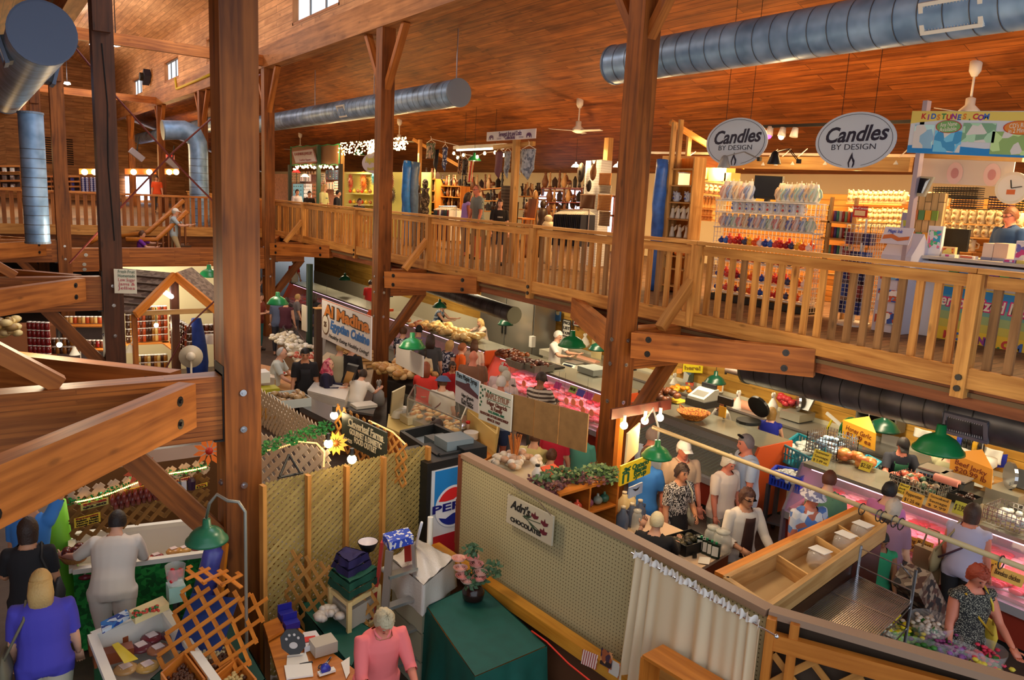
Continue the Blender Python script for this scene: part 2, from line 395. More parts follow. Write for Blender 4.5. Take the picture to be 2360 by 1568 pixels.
# clerestory walls with window openings
wins=[(18.9,22.3),(29.5,32.0),(36.9,39.9),(45.6,48.6)]
WZ0,WZ1=9.05,9.97
def clere(X,nm,sgn,openings):
    mb=MB();mb2=MB();y=-4
    def blk(y0,y1,z0,z1):
        mb.be((X,y0,(z0+z1)/2),(X,y1,(z0+z1)/2),.12,z1-z0)
        o=mb.uv[-6:];k=len(mb.uv)-6
        for i in range(6):
            f=mb.f[k+i];mb.uv[k+i]=[(mb.v[q].y,mb.v[q].z)for q in f]
    for(a,b)in openings+[(62,62)]:
        blk(y,a,8.6,ZN+.1)
        if a<62:blk(a,b,8.6,WZ0);blk(a,b,WZ1,ZN+.1)
        y=b
    return struct(mb.bd(nm,W_NAVE))
clere(XA+.1,'wall_clerestory_right',1,wins)
clere(XB-.15,'wall_clerestory_left',-1,[(10,12),(18.9,21.3),(28,30)])
for i,(a,b)in enumerate(wins):
    w=TH('window_%d'%(i+1),'','window');del w['label'],w['category'];struct(w)
    f=MB();zc=(WZ0+WZ1)/2
    for z in(WZ0+.03,WZ1-.03):f.be((XA+.12,a,z),(XA+.12,b,z),.16,.07)
    for y in(a+.03,b-.03):f.be((XA+.12,y,WZ0),(XA+.12,y,WZ1),.07,.16,up=(1,0,0))
    f.bd('window_frame',wood((170,110,66),(206,150,100),.6,1,.2),w)
    g=MB()
    for k in range(1,3):g.be((XA+.15,a+(b-a)*k/3,WZ0+.06),(XA+.15,a+(b-a)*k/3,WZ1-.06),.05,.04,up=(1,0,0))
    for z in(WZ0+.09,WZ1-.09):g.be((XA+.15,a+.06,z),(XA+.15,b-.06,z),.05,.05)
    g.bd('window_sash',mat((120,125,130),.4,.5),w)
    p=MB().box((XA+.17,(a+b)/2,zc),(.008,b-a-.1,WZ1-WZ0-.1));p.bd('window_pane',glass((.9,.95,1),.12),w)
sheet('wall_far',(-6,YF,0),(XB-.2,YF,0),(XB-.2,YF,8.65),(-6,YF,6.2),-.15,W_WALL);sheet('wall_far_aisle',(XA+.1,YF,0),(XW+.2,YF,0),(XW+.2,YF,5.5),(XA+.1,YF,8.65),-.15,W_WALL);sheet('wall_far_nave',(XB-.2,YF,0),(XA+.1,YF,0),(XA+.1,YF,12.2),(XB-.2,YF,12.2),-.15,W_WALL)
sheet('wall_right',(XW,62,ZM),(XW,-6,ZM),(XW,-6,5.75),(XW,62,5.75),.1,mat((232,214,176),.7))
sheet('wall_left',(-6,1.5,0),(-6,62,0),(-6,62,6.2),(-6,1.5,6.2),.1,W_WALL)
# ground-floor back wall: white panel below, yellow boards above
ZJ=1.02
sheet('wall_butcher_upper',(XG,34,ZJ),(XG,-4,ZJ),(XG,-4,2.9),(XG,34,2.9),.1,W_YEL)
sheet('wall_butcher_lower',(XG-.015,34,0),(XG-.015,-4,0),(XG-.015,-4,ZJ),(XG-.015,34,ZJ),.1,mat((214,206,178),.4))
# mezzanine slab, right side and far end
sheet('floor_mezzanine',(XR-.05,-4,ZM),(XW,-4,ZM),(XW,YF,ZM),(XR-.05,YF,ZM),.05,W_DECK,24,60)
sheet('ceiling_under_mezzanine',(XR-.05,-4,2.86),(XR-.05,YF,2.86),(XW,YF,2.86),(XW,-4,2.86),.05,mat((120,96,66),.8))
sheet('floor_mezzanine_far',(-6,27.4,ZM),(XR-.1,27.4,ZM),(XR-.1,YF,ZM),(-6,YF,ZM),.25,W_DECK)

def column(X,Y,z1,lab,m,s=.31,z0=0):
    t=TH('timber_column',lab,'post',(X,Y,0))
    mb=MB().be((0,0,z0),(0,0,z1),s,s,up=(0,1,0));mb.bd('shaft',m,t)
    bo=MB()
    for z in(2.45,2.8,1.9):
        for sx,sy in((0,-1),(-1,0)):
            p=V3((sx*s/2,sy*s/2,z));d=V3((sx,sy,0));bo.cyl(p,p+d*.012,.032,10);bo.cyl(p,p+d*.028,.014,6)
    bo.bd('bolt',CHROME,t)
    return t
def knee(mb,X,Y,sgn,ztop=8.12,l=.85,w=.15,h=.12):
    a=V3((X,Y+sgn*.1,ztop-1.25));b=V3((X,Y+sgn*(l+.1),ztop+.0));mb.be(a,b,w,h)
desc=['timber column before the candle booth railing','timber column beside the hanging banner with orange and purple letters','timber column with green lamp beside it, third of the right row','far timber column right of the wide elbow duct','farther slim timber column behind the elbow duct','farthest timber column of the right row, by the last clerestory window']
for i,Y in enumerate(YS):
    t=column(XA,Y,8.12,desc[i],W_COL if i else W_COL)
    for sg in(-1,1):
        k=MB();knee(k,0,0,sg);k.bd('knee_brace',W_BEAM,t)
desc=['massive reddish timber column nearest the camera','dark cracked timber column left of the nearest column','timber column bearing the end of the long cross beam','timber column behind the hanging spiral duct','faint far timber column at the left edge']
for i,Y in enumerate(YB):
    t=column(XB,Y,8.12,desc[i],W_COLD if i==1 else W_COL,.33)
    c=MB().be((-.02,-.2,7.08),(-.02,-.2,8.2),.27,.12,up=(0,1,0));c.bd('splice_block',W_COLD if i==1 else W_COL,t)
    if i==1:
        c=MB().tube([(-.02,-.168,6.9),(.03,-.168,5.9),(.0,-.168,4.9),(.05,-.168,3.6)],.012,5);c.bd('crack',mat((18,10,8),.9),t)
def longbeam(X,lab,y0=-4):
    mb=MB().be((X,y0,8.42),(X,YF-.1,8.42),.34,.6);return tag(mb.bd('plate_beam',wood((130,82,44),(196,138,86),.6,.7,.35)),lab,'beam')
longbeam(XA,'long plate beam carrying the clerestory wall with the windows');longbeam(XB,'dark plate beam over the left row of columns',5)
# ties across the nave
for Y,lab in((24.4,'pale tie timber crossing under the nave roof'),(41,'far tie timber crossing under the nave roof')):
    mb=MB().be((XB+.15,Y-.0,8.36),(XA-.16,Y-.0,8.33),.2,.3);tag(mb.bd('tie_beam',W_BEAM),lab,'beam')
t=TH('cross_beam','long glued-laminated beam spanning the hall at balcony height','beam',(0,24.4,0))
mb=MB().be((XB+.17,0,2.42),(XA-.16,0,2.46),.22,.64);mb.bd('timber',W_GLU,t)
bo=MB()
for x,z in((2.45,2.56),(2.4,2.3),(2.4,2.16),(7.15,2.56),(7.1,2.3),(7.15,2.18)):
    bo.cyl((x,-.11,z),(x,-.13,z),.05,10);bo.cyl((x,-.11,z),(x,-.16,z),.02,6)
bo.bd('bolt',CHROME,t)
# tension rods crossing between the columns
RODM=mat((96,34,28),.5,.3)
t=TH('tension_rod','red tension rod with turnbuckle descending from top left','rod')
Yr=20.0
A=[(165,100),(270,226),(420,392),(490,463),(600,572)]
mb=MB().tube([atY(x,y,Yr)for x,y in A],.022,6);mb.bd('rod',RODM,t)
mb=MB();a=atY(160,95,Yr);b=atY(175,114,Yr)
for k in(-.05,.05):mb.be(a+V3((k,0,k)),b+V3((k,0,k)),.05,.03)
mb.bd('turnbuckle',mat((50,26,22),.5,.4),t)
mb=MB().tube([atY(x,y,Yr)for x,y in((160,607),(300,455),(400,350),(500,262),(600,172))],.022,6)
tag(mb.bd('tension_rod',RODM),'red tension rod rising to the right behind the nearest column','rod')
mb=MB().tube([atY(x,y,14.0)for x,y in((372,868),(440,745),(495,694))],.014,6)
tag(mb.bd('tension_rod',RODM),'short thin rod over the jam jar booth','rod')

def bracket(X,Y,sg,Xr,names):
    """glulam outrigger, two plan diagonals and a knee under it; sg = side of the balcony"""
    x0=X+sg*.16
    t=TH('outrigger_beam',names[0],'beam',(X,Y,0))
    mb=MB().be((sg*.17,0,2.66),(Xr-X,0,2.66),.22,.6);tm=mb.bd('timber',W_GLU,t)
    mb=MB().box((sg*.165,0,2.66),(.02,.26,.64));mb.box((sg*.2,0,2.35),(.1,.25,.015));mb.box((sg*.165,0,3.0),(.02,.3,.12));mb.bd('steel_hanger',BLACKM,t)
    mb=MB().be((sg*.12,0,1.25),(sg*1.05,0,2.42),.16,.2);mb.bd('knee_brace',W_COL,t)
    for q,nm in((-1,names[1]),(1,names[2])):
        d=TH('diagonal_beam',nm,'beam',(X,Y,0))
        a=V3((sg*(.5 if sg<0 else .02),q*.24,2.76));ex=Xr-X
        b=V3((ex,q*(2.4 if sg>0 else 2.15),2.86 if sg>0 else 2.76))
        mb=MB().be(a,b,.16,.36 if sg>0 else .4);tm=mb.bd('timber',W_BEAM,d)
        dr=(b-a).normalized();n=V3((dr.y,-dr.x,0));n=n if n.y<0 else-n
        bo=MB()
        for e in(a+dr*.25,b-dr*.35):
            for dz in(-.1,.1):
                p=e+n*.08+UZ(dz);bo.cyl(p-n*.01,p+n*.004,.045,10);bo.cyl(p,p+n*.02,.02,6)
        bo.bd('bolt',STEEL,tm)
for i,Y in enumerate(YS[:4]):
    w=['nearest on the right','below the crafts booth railing','by the far railing','farthest on the right'][i]
    bracket(XA,Y,1,XR-.05,('stub beam from column to balcony, '+w,'bolted diagonal beam facing the camera, '+w,'diagonal beam slanting away behind the column, '+w))
for i,Y in enumerate(YB[:4]):
    w=['nearest of the left row','second of the left row','third of the left row','farthest of the left row'][i]
    bracket(XB,Y,-1,-.3,('laminated outrigger beam, '+w,'broad bolted diagonal beam in front, '+w,'rear diagonal beam with pale top, '+w))
    d=MB();d.be((.5,Y,2.98),(-.35,Y,3.6),.15,.14);tag(d.bd('railing_brace',W_BEAM),'slanting brace standing on outrigger beam, '+w,'brace')
# balcony rim
mb=MB().be((XR+.08,-4,2.84),(XR+.08,YF,2.84),.2,.22);tag(mb.bd('rim_beam',wood((104,56,34),(160,96,60),.6,.8,.4)),'dark rim beam under the balcony railing','beam')
PY=[-1.0,3.95,7.8,11.85,15.95,20.1,24.3,28.4,32.5,36.6,40.8]
lastm=None
names=['off at the right edge','before the personalized music counter','before the candle booth','between candle booth and crafts booth','before the crafts booth','before the jewellery booth','beyond the jewellery booth','far along the right side','farther along the right side','at the far end of the right side']
for i in range(len(PY)-1):
    y0,y1=PY[i],PY[i+1]
    t=TH('railing','wooden balcony railing section '+names[i],'railing',(XR-.05,y0,ZM))
    mb=MB().be((.02,0,1.045),(.02,y1-y0-.01,1.045),.17,.05);mb.bd('cap_rail',W_RAIL,t)
    mb=MB().be((-.0,.1,.94),(-.0,y1-y0-.1,.94),.045,.13);mb.bd('sub_rail',W_RAIL,t)
    mb=MB().be((-.04,.0,-.08),(-.04,y1-y0-.01,-.08),.05,.22);mb.bd('fascia_board',W_RAIL,t)
    n=int((y1-y0-.2)/.2)
    b0=None
    for k in range(n):
        yy=.1+(y1-y0-.2)*(k+.5)/n
        if b0 is None:
            mb=MB().be((0,0,-.02),(0,0,.9),.042,.085,up=(0,1,0));b0=mb.bd('baluster',W_RAIL,t);b1=b0.data.copy();b1.materials[0]=W_RAIL2
            b=b0
        else:
            b=b0.copy();COL.objects.link(b)
            if random.random()<.4:b.data=b1
        b.location=(.03,yy,0)
    mb=MB();hang=i%2==1
    mb.be((-.02,0,-.3 if hang else-.16),(-.02,0,1.015),.14,.14,up=(0,1,0));nw=mb.bd('newel_post',W_RAIL,t)
    if hang:
        bo=MB()
        for z in(-.08,-.2):bo.cyl((-.085,0,z),(-.11,0,z),.035,8)
        bo.bd('bolt',STEEL,nw)
    else:
        mb=MB().be((-.6,.05,-.18),(-.03,.05,.5),.14,.12);mb.bd('outrigger_brace',W_RAIL,t)
# far railing across the hall
for i,(x0,x1,lab)in enumerate(((-2,1.2,'far railing before glassware shelves'),(1.2,4.6,'far railing behind the dark column'),(4.6,8.6,'far railing at the head of the stairs'))):
    Yf=27.2;t=TH('railing',lab,'railing',(x0,Yf,ZM));L=x1-x0
    mb=MB().be((0,0,1.045),(L,0,1.045),.15,.06);mb.bd('cap_rail',W_ORG,t)
    mb=MB().be((0,0,-.08),(L,0,-.08),.06,.3);mb.bd('fascia_board',W_RAIL,t)
    mb=MB().be((0,.2,-.45),(L,.2,-.45),.2,.4);mb.bd('rim_timber',W_COL,t)
    n=int(L/.2);b0=None
    for k in range(n):
        if b0 is None:mb=MB().be((0,0,.0),(0,0,1.02),.11,.04,up=(0,1,0));b0=mb.bd('baluster',W_BEAM,t);b=b0
        else:b=b0.copy();COL.objects.link(b)
        b.location=((k+.5)*L/n,0,0)

# ------------------------------------------------------------------ ducts
def duct(name,lab,pts,r,dark=False,capm=None,ring=.28,group=None):
    t=TH(name,lab,'duct');pts=[V3(p)for p in pts]
    mb=MB().tube(pts,r,28,cap=False);mb.bd('pipe',ductmat(dark),t,True)
    rg=MB()
    for a,b in zip(pts,pts[1:]):
        L=(b-a).length;d=(b-a)/L
        if L<1:continue
        n=int(L/ring)
        for k in range(1,n):
            p=a+d*(k*ring);rg.tube([p-d*.006,p+d*.006],r+.006,28,cap=False)
    rg.bd('seam',mat((90,95,105),.4,.5)if not dark else mat((30,30,32),.4,.5),t,True)
    for p,q in((pts[0],pts[1]),(pts[-1],pts[-2])):
        d=(p-q).normalized();c=MB().tube([p-d*.03,p+d*.012,p+d*.014],[r+.012,r+.012,r*.97],28);c.bd('end_cap',capm or mat((120,138,160),.5,.3)if not dark else mat((88,84,66),.6,.2),t)
    return t
def grille(t,c,n,u,w,h,m=WHITE):
    n=V3(n).normalized();u=V3(u).normalized();v=n.cross(u);c=V3(c)
    g=MB()
    for s in(-1,1):
        g.be(c+v*(s*h/2)-u*(w/2+.02),c+v*(s*h/2)+u*(w/2+.02),.05,.04,up=v);g.be(c+u*(s*w/2)-v*h/2,c+u*(s*w/2)+v*h/2,.04,.05,up=u)
    gf=g.bd('grille_frame',m,t)
    g=MB()
    for k in range(1,18):g.be(c+u*(-w/2+w*k/18)-v*h/2-n*.01,c+u*(-w/2+w*k/18)+v*h/2-n*.01,.008,.03,up=n)
    for k in range(1,10):g.be(c-u*w/2+v*(-h/2+h*k/10)-n*.015,c+u*w/2+v*(-h/2+h*k/10)-n*.015,.02,.006,up=n)
    g.bd('grille_slats',mat((200,200,205),.4,.2),gf)
    g=MB().be(c-u*w/2-n*.07,c+u*w/2-n*.07,h,.09,up=n);g.bd('grille_box',mat((52,56,64),.5,.3),t)
pa=atX(1417,152,9.0)
t=duct('air_duct','large blue-grey spiral duct above the candle booth',[(9.0,pa.y,6.97),(9.0,-4,6.97)],.31)
c=atX(2185,58,8.72);grille(t,(8.74,c.y,6.86),(-.92,0,-.38),(0,1,0),.62,.3)
hk=MB();hk.cyl((9.0,5.6,7.25),(9.0,5.6,Zc(9.0)-.02),.015,6);hk.bd('hanger_rod',CHROME,t)
pb=atX(1058,210,9.0)
t=duct('air_duct','blue-grey spiral duct hung over the crafts and jewellery booths',[(9.0,pb.y,6.92),(9.0,33,6.92)],.3)
c=atX(787,260,8.72);grille(t,(8.73,c.y,6.86),(-.92,0,-.38),(0,1,0),.5,.3)
for x,y in((1052,180),(862,215),(726,240)):
    p=atX(x,y,9.0);hk=MB();hk.cyl((9.0,p.y,7.2),(9.0,p.y,Zc(9.0)-.02),.015,6);hk.bd('hanger_rod',CHROME,t)
lc=atX(98,76,.75)
t=duct('air_duct','blue duct with round end cap at the top left',[(.75,lc.y,lc.z),(.75,22,lc.z+.1)],.34,capm=mat((78,92,120),.5,.3))
for yy,xo in((lc.y+1.2,-.36),(lc.y+3.2,.36)):grille(t,(.75+xo,yy,lc.z-.1),(xo,0,-.1),(0,1,0),.5,.3,mat((90,104,130),.5,.3))
a=atY(70,260,20.0);b=atY(95,560,20.0)
t=duct('air_duct','silver spiral pipe dropping beside the left columns',[(a.x,20,b.z),(a.x,20,a.z-.4),(a.x,20.02,a.z)],.24,ring=.2)
y8=30.0;a=atY(375,300,y8);b=atY(462,560,y8);e=atY(440,295,y8);c=atY(458,340,y8)
t=duct('air_duct','wide elbow duct turning down beside the stairs',[a,atY(425,300,y8),atY(445,308,y8),atY(455,330,y8),atY(457,350,y8),b],.33,ring=.25)
t=duct('air_duct','pale distant duct behind the slim far columns',[(9.0,56,7.2),(9.0,34,7.25)],.33,ring=.5)
ca=atX(1185,727,9.6)
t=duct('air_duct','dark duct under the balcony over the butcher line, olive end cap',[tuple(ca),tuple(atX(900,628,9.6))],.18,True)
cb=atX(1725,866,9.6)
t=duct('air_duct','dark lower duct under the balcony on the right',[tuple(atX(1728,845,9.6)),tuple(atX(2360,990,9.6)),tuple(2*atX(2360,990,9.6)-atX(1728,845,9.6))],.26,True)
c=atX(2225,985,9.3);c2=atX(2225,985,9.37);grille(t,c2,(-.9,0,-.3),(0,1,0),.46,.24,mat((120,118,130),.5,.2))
# louvre, far ceiling lamps and conduit
t=TH('wall_louvre','dark slatted louvre high on the far end wall','louvre');b=vboard((103,312),(167,318),(103,375),Y=YF-.1)
mb=MB();b.slab(mb,-.02,0);mb.bd('backing',mat((30,20,16),.8),t)
mb=MB()
for k in range(12):mb.be(b.p(0,(k+.5)/12,.02),b.p(1,(k+.5)/12,.02),.03,.22,up=(0,.6,1))
mb.bd('louvre_slats',mat((60,40,28),.7),t)
def fan(px,py,lab,X=12.3):
    d=ray(px,py);z=None;lo,hi=8.,17.
    for _ in range(40):
        mid=(lo+hi)/2;p=atX(px,py,mid)
        if p.z<Zc(mid):lo=mid
        else:hi=mid
    p=atX(px,py,lo);t=TH('ceiling_fan',lab,'fan',(p.x,p.y,p.z),random.random(),'white ceiling fans')
    mb=MB().la([(.0,.03),(.09,.03),(.085,-.12),(.04,-.2),(.02,-.2)],n=16);mb.bd('canopy',WHITE,t,True)
    mb=MB().cyl((0,0,-.1),(0,0,-.55),.018,8);mb.bd('downrod',WHITE,t,True)
    mb=MB().la([(.03,-.5),(.07,-.52),(.07,-.62),(.15,-.7),(.15,-.76),(.05,-.8),(0,-.8)],n=20);mb.bd('motor',WHITE,t,True)
    for k in range(3):
        a=k*2.094+.3;mb=MB();D=V3((math.cos(a),math.sin(a),0));
        mb.be(D*.12+UZ(-.74),D*.75+UZ(-.74),.13,.012,up=(-math.sin(a)*.2,math.cos(a)*.2,1));mb.bd('blade',mat((200,196,188),.5),t)
fan(1337,230,'white ceiling fan between the two big ducts');fan(2250,145,'white ceiling fan over the candle booth at the right');fan(921,276,'small white ceiling fan beside the second column');fan(692,308,'white ceiling fan above the jewellery booth')
# ================================================================== balcony booths
PROTO={}
def proto(key,fn,loc,rz=0,label=None,group=None,sc=None,cat=None):
    """first use builds the thing, later uses copy it with its parts"""
    if key not in PROTO:
        r=fn();PROTO[key]=r;r.location=loc;r.rotation_euler=(0,0,rz)
        if sc:r.scale=(sc,)*3
        if label:r['label']=label
        if group:r['group']=group
    else:r=dup(PROTO[key],loc,rz,label,group,sc)
    if sc is None:r.scale=(1,1,1)
    return r
def row(key,fn,p0,p1,n,label,group,rz=-math.pi/2,jit=.0,sc=None,skip=0):
    p0,p1=V3(p0),V3(p1)
    for i in range(n):
        if skip and random.random()<skip:continue
        p=p0.lerp(p1,(i+.5)/n);k=key[i%len(key)]if isinstance(key,list)else key;f=fn[i%len(fn)]if isinstance(fn,list)else fn
        proto(k,f,p,rz+random.uniform(-jit,jit),label,group,sc*random.uniform(.93,1.05)if sc else None)
def P3(*a):return[atX(x,y,X)for x,y,X in a]
CREAM=mat((238,222,178),.5);CREAM2=mat((226,200,150),.5)
def mk_mug(col=(238,222,180),acc=(150,110,60)):
    def f():
        t=TH('bear_mug','cream mug shaped like a bear','mug')
        mb=MB().la([(.045,0),(.06,.01),(.062,.16),(.05,.165),(.05,.02)],n=12);mb.bd('mug_body',mat(col,.35),t,True)
        mb=MB().tube([(.05,0,.04),(.1,0,.05),(.11,0,.1),(.055,0,.13)],.011,6);mb.bd('mug_handle',mat(col,.35),t,True)
        mb=MB().bl((0,-.055,.14),(.04,.03,.036),8,5);mb.bl((-.035,-.05,.175),.014,6,4);mb.bl((.035,-.05,.175),.014,6,4);mb.bl((0,-.06,.07),(.045,.02,.045),8,5);bf=mb.bd('bear_figure',mat(tuple(int(c*.86)for c in col),.45),t,True)
        mb=MB().bl((0,-.085,.13),.012,6,4);mb.bl((0,-.08,.06),.02,6,4);mb.bd('badge',mat(acc,.5),bf)
        return t
    return f
def mk_angel(col=(228,206,158)):
    def f():
        t=TH('angel_figurine','carved angel figurine with wings','figurine')
        mb=MB().la([(.055,0),(.05,.03),(.03,.13),(.032,.16),(.012,.19)],n=10);mb.bd('gown',mat(col,.6),t,True)
        mb=MB().bl((0,0,.21),.024,8,6);mb.bd('head',mat((214,176,128),.6),t,True)
        mb=MB()
        for s in(-1,1):mb.pm([(s*.01,.02,.16),(s*.08,.03,.22),(s*.075,.03,.14),(s*.02,.02,.09)],(0,.008,0))
        mb.bd('wing',mat((240,228,196),.6),t)
        return t
    return f
def mk_candle(c1,c2):
    def f():
        t=TH('carved_candle','carved candle with curled ribbons of wax','candle')
        mb=MB().la([(.05,0),(.055,.02),(.05,.08),(.04,.16),(.03,.2)],n=10);cb=mb.bd('candle_body',mat(c1,.4),t,True)
        mb=MB()
        for k in range(6):
            a=k*math.pi/3
            mb.tube([(math.cos(a)*.045,math.sin(a)*.045,.02),(math.cos(a+.3)*.075,math.sin(a+.3)*.075,.07),(math.cos(a+.6)*.06,math.sin(a+.6)*.06,.12),(math.cos(a+.7)*.04,math.sin(a+.7)*.04,.15)],.013,5)
        mb.bd('wax_curls',mat(c2,.4),t,True)
        mb=MB().cyl((0,0,.19),(0,0,.225),.004,5);mb.bd('wick',WHITE,cb)
        return t
    return f
def mk_ball(col,r=.05,nm='ornament',lab='small glass ornament'):
    def f():
        t=TH(nm,lab,nm.replace('_',' '))
        mb=MB().bl((0,0,r),(r,r,r*.9),8,6);mb.bd('ball',mat(col,.25),t,True)
        mb=MB().cyl((0,0,r*1.8),(0,0,r*2.3),r*.25,6);mb.bd('cap',mat(tuple(min(255,int(c*1.2+30))for c in col),.4),t)
        return t
    return f
def mk_pumpkin():
    t=TH('pumpkin_candle','orange pumpkin candle','candle')
    mb=MB().bl((0,0,.045),(.06,.06,.045),10,6);mb.bd('pumpkin',mat((232,120,24),.4),t,True)
    mb=MB().cyl((0,0,.08),(0,0,.115),.01,5);mb.bd('stem',mat((70,90,30),.6),t);return t
def board_shelf(name,lab,p0,p1,d,th=.03,m=None,cat='shelf',back=1):
    """one long shelf board from p0 to p1 (front edge), depth d to +X"""
    t=MB();a=V3(p0);b=V3(p1);o=V3((d/2,0,-th/2));t.be(a+o,b+o,d,th)
    return tag(t.bd(name,m or W_LIGHT),lab,cat)
def shelf_unit(name,lab,x,y0,y1,z0,z1,zs,d=.35,m=None,th=.03,back=None,cat='shelf'):
    t=TH(name,lab,cat,(x,(y0+y1)/2,z0));h=abs(y1-y0)/2;m=m or W_LIGHT
    for s in(-1,1):
        mb=MB().be((d/2,s*h,0),(d/2,s*h,z1-z0),d,th,up=(0,1,0));mb.bd('side_panel',m,t)
    for z in zs:
        mb=MB().be((d/2,-h,z-z0),(d/2,h,z-z0),d,th);mb.bd('shelf',m,t)
    if back:mb=MB().box((d+.01,0,(z1-z0)/2),(.012,2*h,z1-z0));mb.bd('back_panel',back,t)
    return t
def wiregrid(mb,c,u,v,w,h,pitch=.08,r=.004):
    c,u,v=V3(c),V3(u).normalized(),V3(v).normalized()
    for k in range(int(w/pitch)+1):
        q=c+u*(-w/2+k*pitch);mb.be(q-v*h/2,q+v*h/2,r*2,r*2,up=u)
    for k in range(int(h/pitch)+1):
        q=c+v*(-h/2+k*pitch);mb.be(q-u*w/2,q+u*w/2,r*2,r*2,up=v)
# ---- candle booth
sheet('wall_candle_booth_back',(12.55,10.8,5.05),(12.55,1,5.05),(12.55,1,ZM+.01),(12.55,10.8,ZM+.01),-.04,wood((176,112,44),(224,164,84),.5,.6,.3,(3,.1),'slat_boards'))
def oval_sign(TL,TR,zt,zb,lab,X=10.0):
    t=TH('oval_sign',lab,'sign');a=atX(*TL,X);b=atX(*TR,X);zc=(zt+zb)/2
    B=Board((X,a.y,zt),(X,b.y,zt),(X,a.y,zb),.02)
    mb=MB();n=48;mb.pm([B.p(.5+.5*math.cos(2*math.pi*k/n),.5-.5*math.sin(2*math.pi*k/n),-.02)for k in range(n)],B.n*.02);mb.bd('sign_board',mat((196,208,224),.5),t)
    navy=mat((22,24,52),.5);mb=MB()
    for k in range(n):
        if 66<=k*360/n<=0:continue
        an,an2=2*math.pi*k/n,2*math.pi*(k+1)/n
        if 255<math.degrees(an)<285:continue
        mb.be(B.p(.5+.46*math.cos(an),.5-.46*math.sin(an),.003),B.p(.5+.46*math.cos(an2),.5-.46*math.sin(an2),.003),.004,.004)
    mb.bd('border_line',navy,t)
    B.text('Candles',t,.5,.4,.29,navy,shear=.28,bold=.006,width=.93,slope=.03)
    B.text('BY DESIGN',t,.5,.62,.11,navy,width=.66,bold=-.001)
    mb=MB();B.poly(mb,[(.47,.98),(.455,.9),(.47,.82),(.5,.71),(.512,.8),(.54,.86),(.54,.93),(.525,.98)]);mb.bd('flame_emblem',navy,t)
    mb=MB();B.poly(mb,[(.485,.98),(.478,.9),(.5,.82),(.522,.9),(.512,.98)],.006);mb.bd('flame_inset',mat((196,208,224),.5),t)
    mb=MB()
    for u in(.3,.7):p=B.p(u,.06,-.01);mb.cyl(p,(p.x,p.y,Zc(X)-.02),.004,4)
    mb.bd('hanging_wire',STEEL,t)
oval_sign((1628,328),(1768,328),6.115,5.37,'left oval candle shop sign, half behind a clamp lamp')
oval_sign((1880,324),(2065,324),6.085,5.33,'right oval candle shop sign next to the cartoon banner')
# timber posts, tarp roll and tall shelf at the left end
t=TH('stud_frame','rough stud frame at the left end of the candle booth','frame')
for x,y0,y1,X in((1522,282,668,10.3),(1536,276,672,10.45),(1560,300,640,11.0)):
    a=atX(x,y1,X);mb=MB();zt=onV(0,y0,a);mb.be((a.x,a.y,ZM),(a.x,a.y,zt),.09,.05,up=(0,1,0));mb.bd('stud',W_LIGHT,t)
a=atX(1545,281,10.4);mb=MB().be(a,a+V3((2.1,0,-.66)),.05,.1);mb.bd('sloping_rail',W_RAIL,t)
def tarp(px,py0,py1,X,lab,r=.09,col=(58,110,200)):
    a=atX(px,py1,X);zt=onV(0,py0,a);rnd=random.Random(px)
    mb=MB();pts=[];rs=[]
    for k in range(13):
        f=k/12;pts.append((a.x+.03*math.sin(f*7),a.y+.03*math.cos(f*5),ZM+.01+(zt-ZM)*f));rs.append((r*(1+.3*rnd.random()),r*(.8+.35*rnd.random())))
    mb.tube(pts,rs,12);o=mb.bd('rolled_tarp',mat(col,.35,noisy=.3),None,True);return tag(o,lab,'tarp')
tarp(1502,370,668,10.2,'bright blue tarp rolled upright beside the candle booth studs',.11)
tarp(934,372,566,10.4,'blue tarp roll at the edge of the crafts booth',.12,(40,120,210));tarp(951,375,560,10.6,'slate blue cloth roll next to the bright tarp roll',.12,(78,104,140))
zs=[atX(1560,y,10.3).z for y in(390,428,467,506,550,592,622,662)]
y0,y1=atX(1532,500,10.3).y,atX(1588,500,10.3).y
shelf_unit('tall_shelf','tall pine shelf with angels and lanterns by the tarp',10.3,y0,y1,ZM,atX(1560,362,10.3).z,zs,.3,W_LIGHT,.025,W_ORG)
row('lantern',lambda:(lambda t:(MB().box((0,0,.1),(.16,.12,.2)).bd('lantern_glass',mat((255,226,160),.3,emit=1.2),t),MB().box((0,0,.21),(.18,.14,.02)).bd('lantern_lid',WHITE,t),t)[2])(TH('lantern','glowing paper lantern','lantern')),(10.4,y0,zs[1]+.015),(10.4,y1,zs[1]+.015),1,'glowing lantern on second shelf of tall pine unit',None,0)
row('mugb',mk_mug((210,214,226),(60,70,140)),(10.4,y0-.02,zs[2]+.015),(10.4,y1+.02,zs[2]+.015),2,'blue and white pot on the tall pine shelf','blue and white pots on the tall shelf')
row('angw',mk_angel((232,224,206)),(10.4,y0-.02,zs[3]+.015),(10.4,y1+.02,zs[3]+.015),4,'white angel on the tall pine shelf','white angels on the tall shelf')
row('angw',mk_angel(),(10.4,y0-.02,zs[4]+.02),(10.4,y1+.02,zs[4]+.02),3,'pale figure on the tall pine shelf just over the railing','pale figures on the tall shelf')
row('pump',mk_pumpkin,(10.4,y0-.02,zs[5]+.015),(10.4,y1+.02,zs[5]+.015),3,'pumpkin candle on the tall shelf behind the railing','pumpkins on the tall shelf')
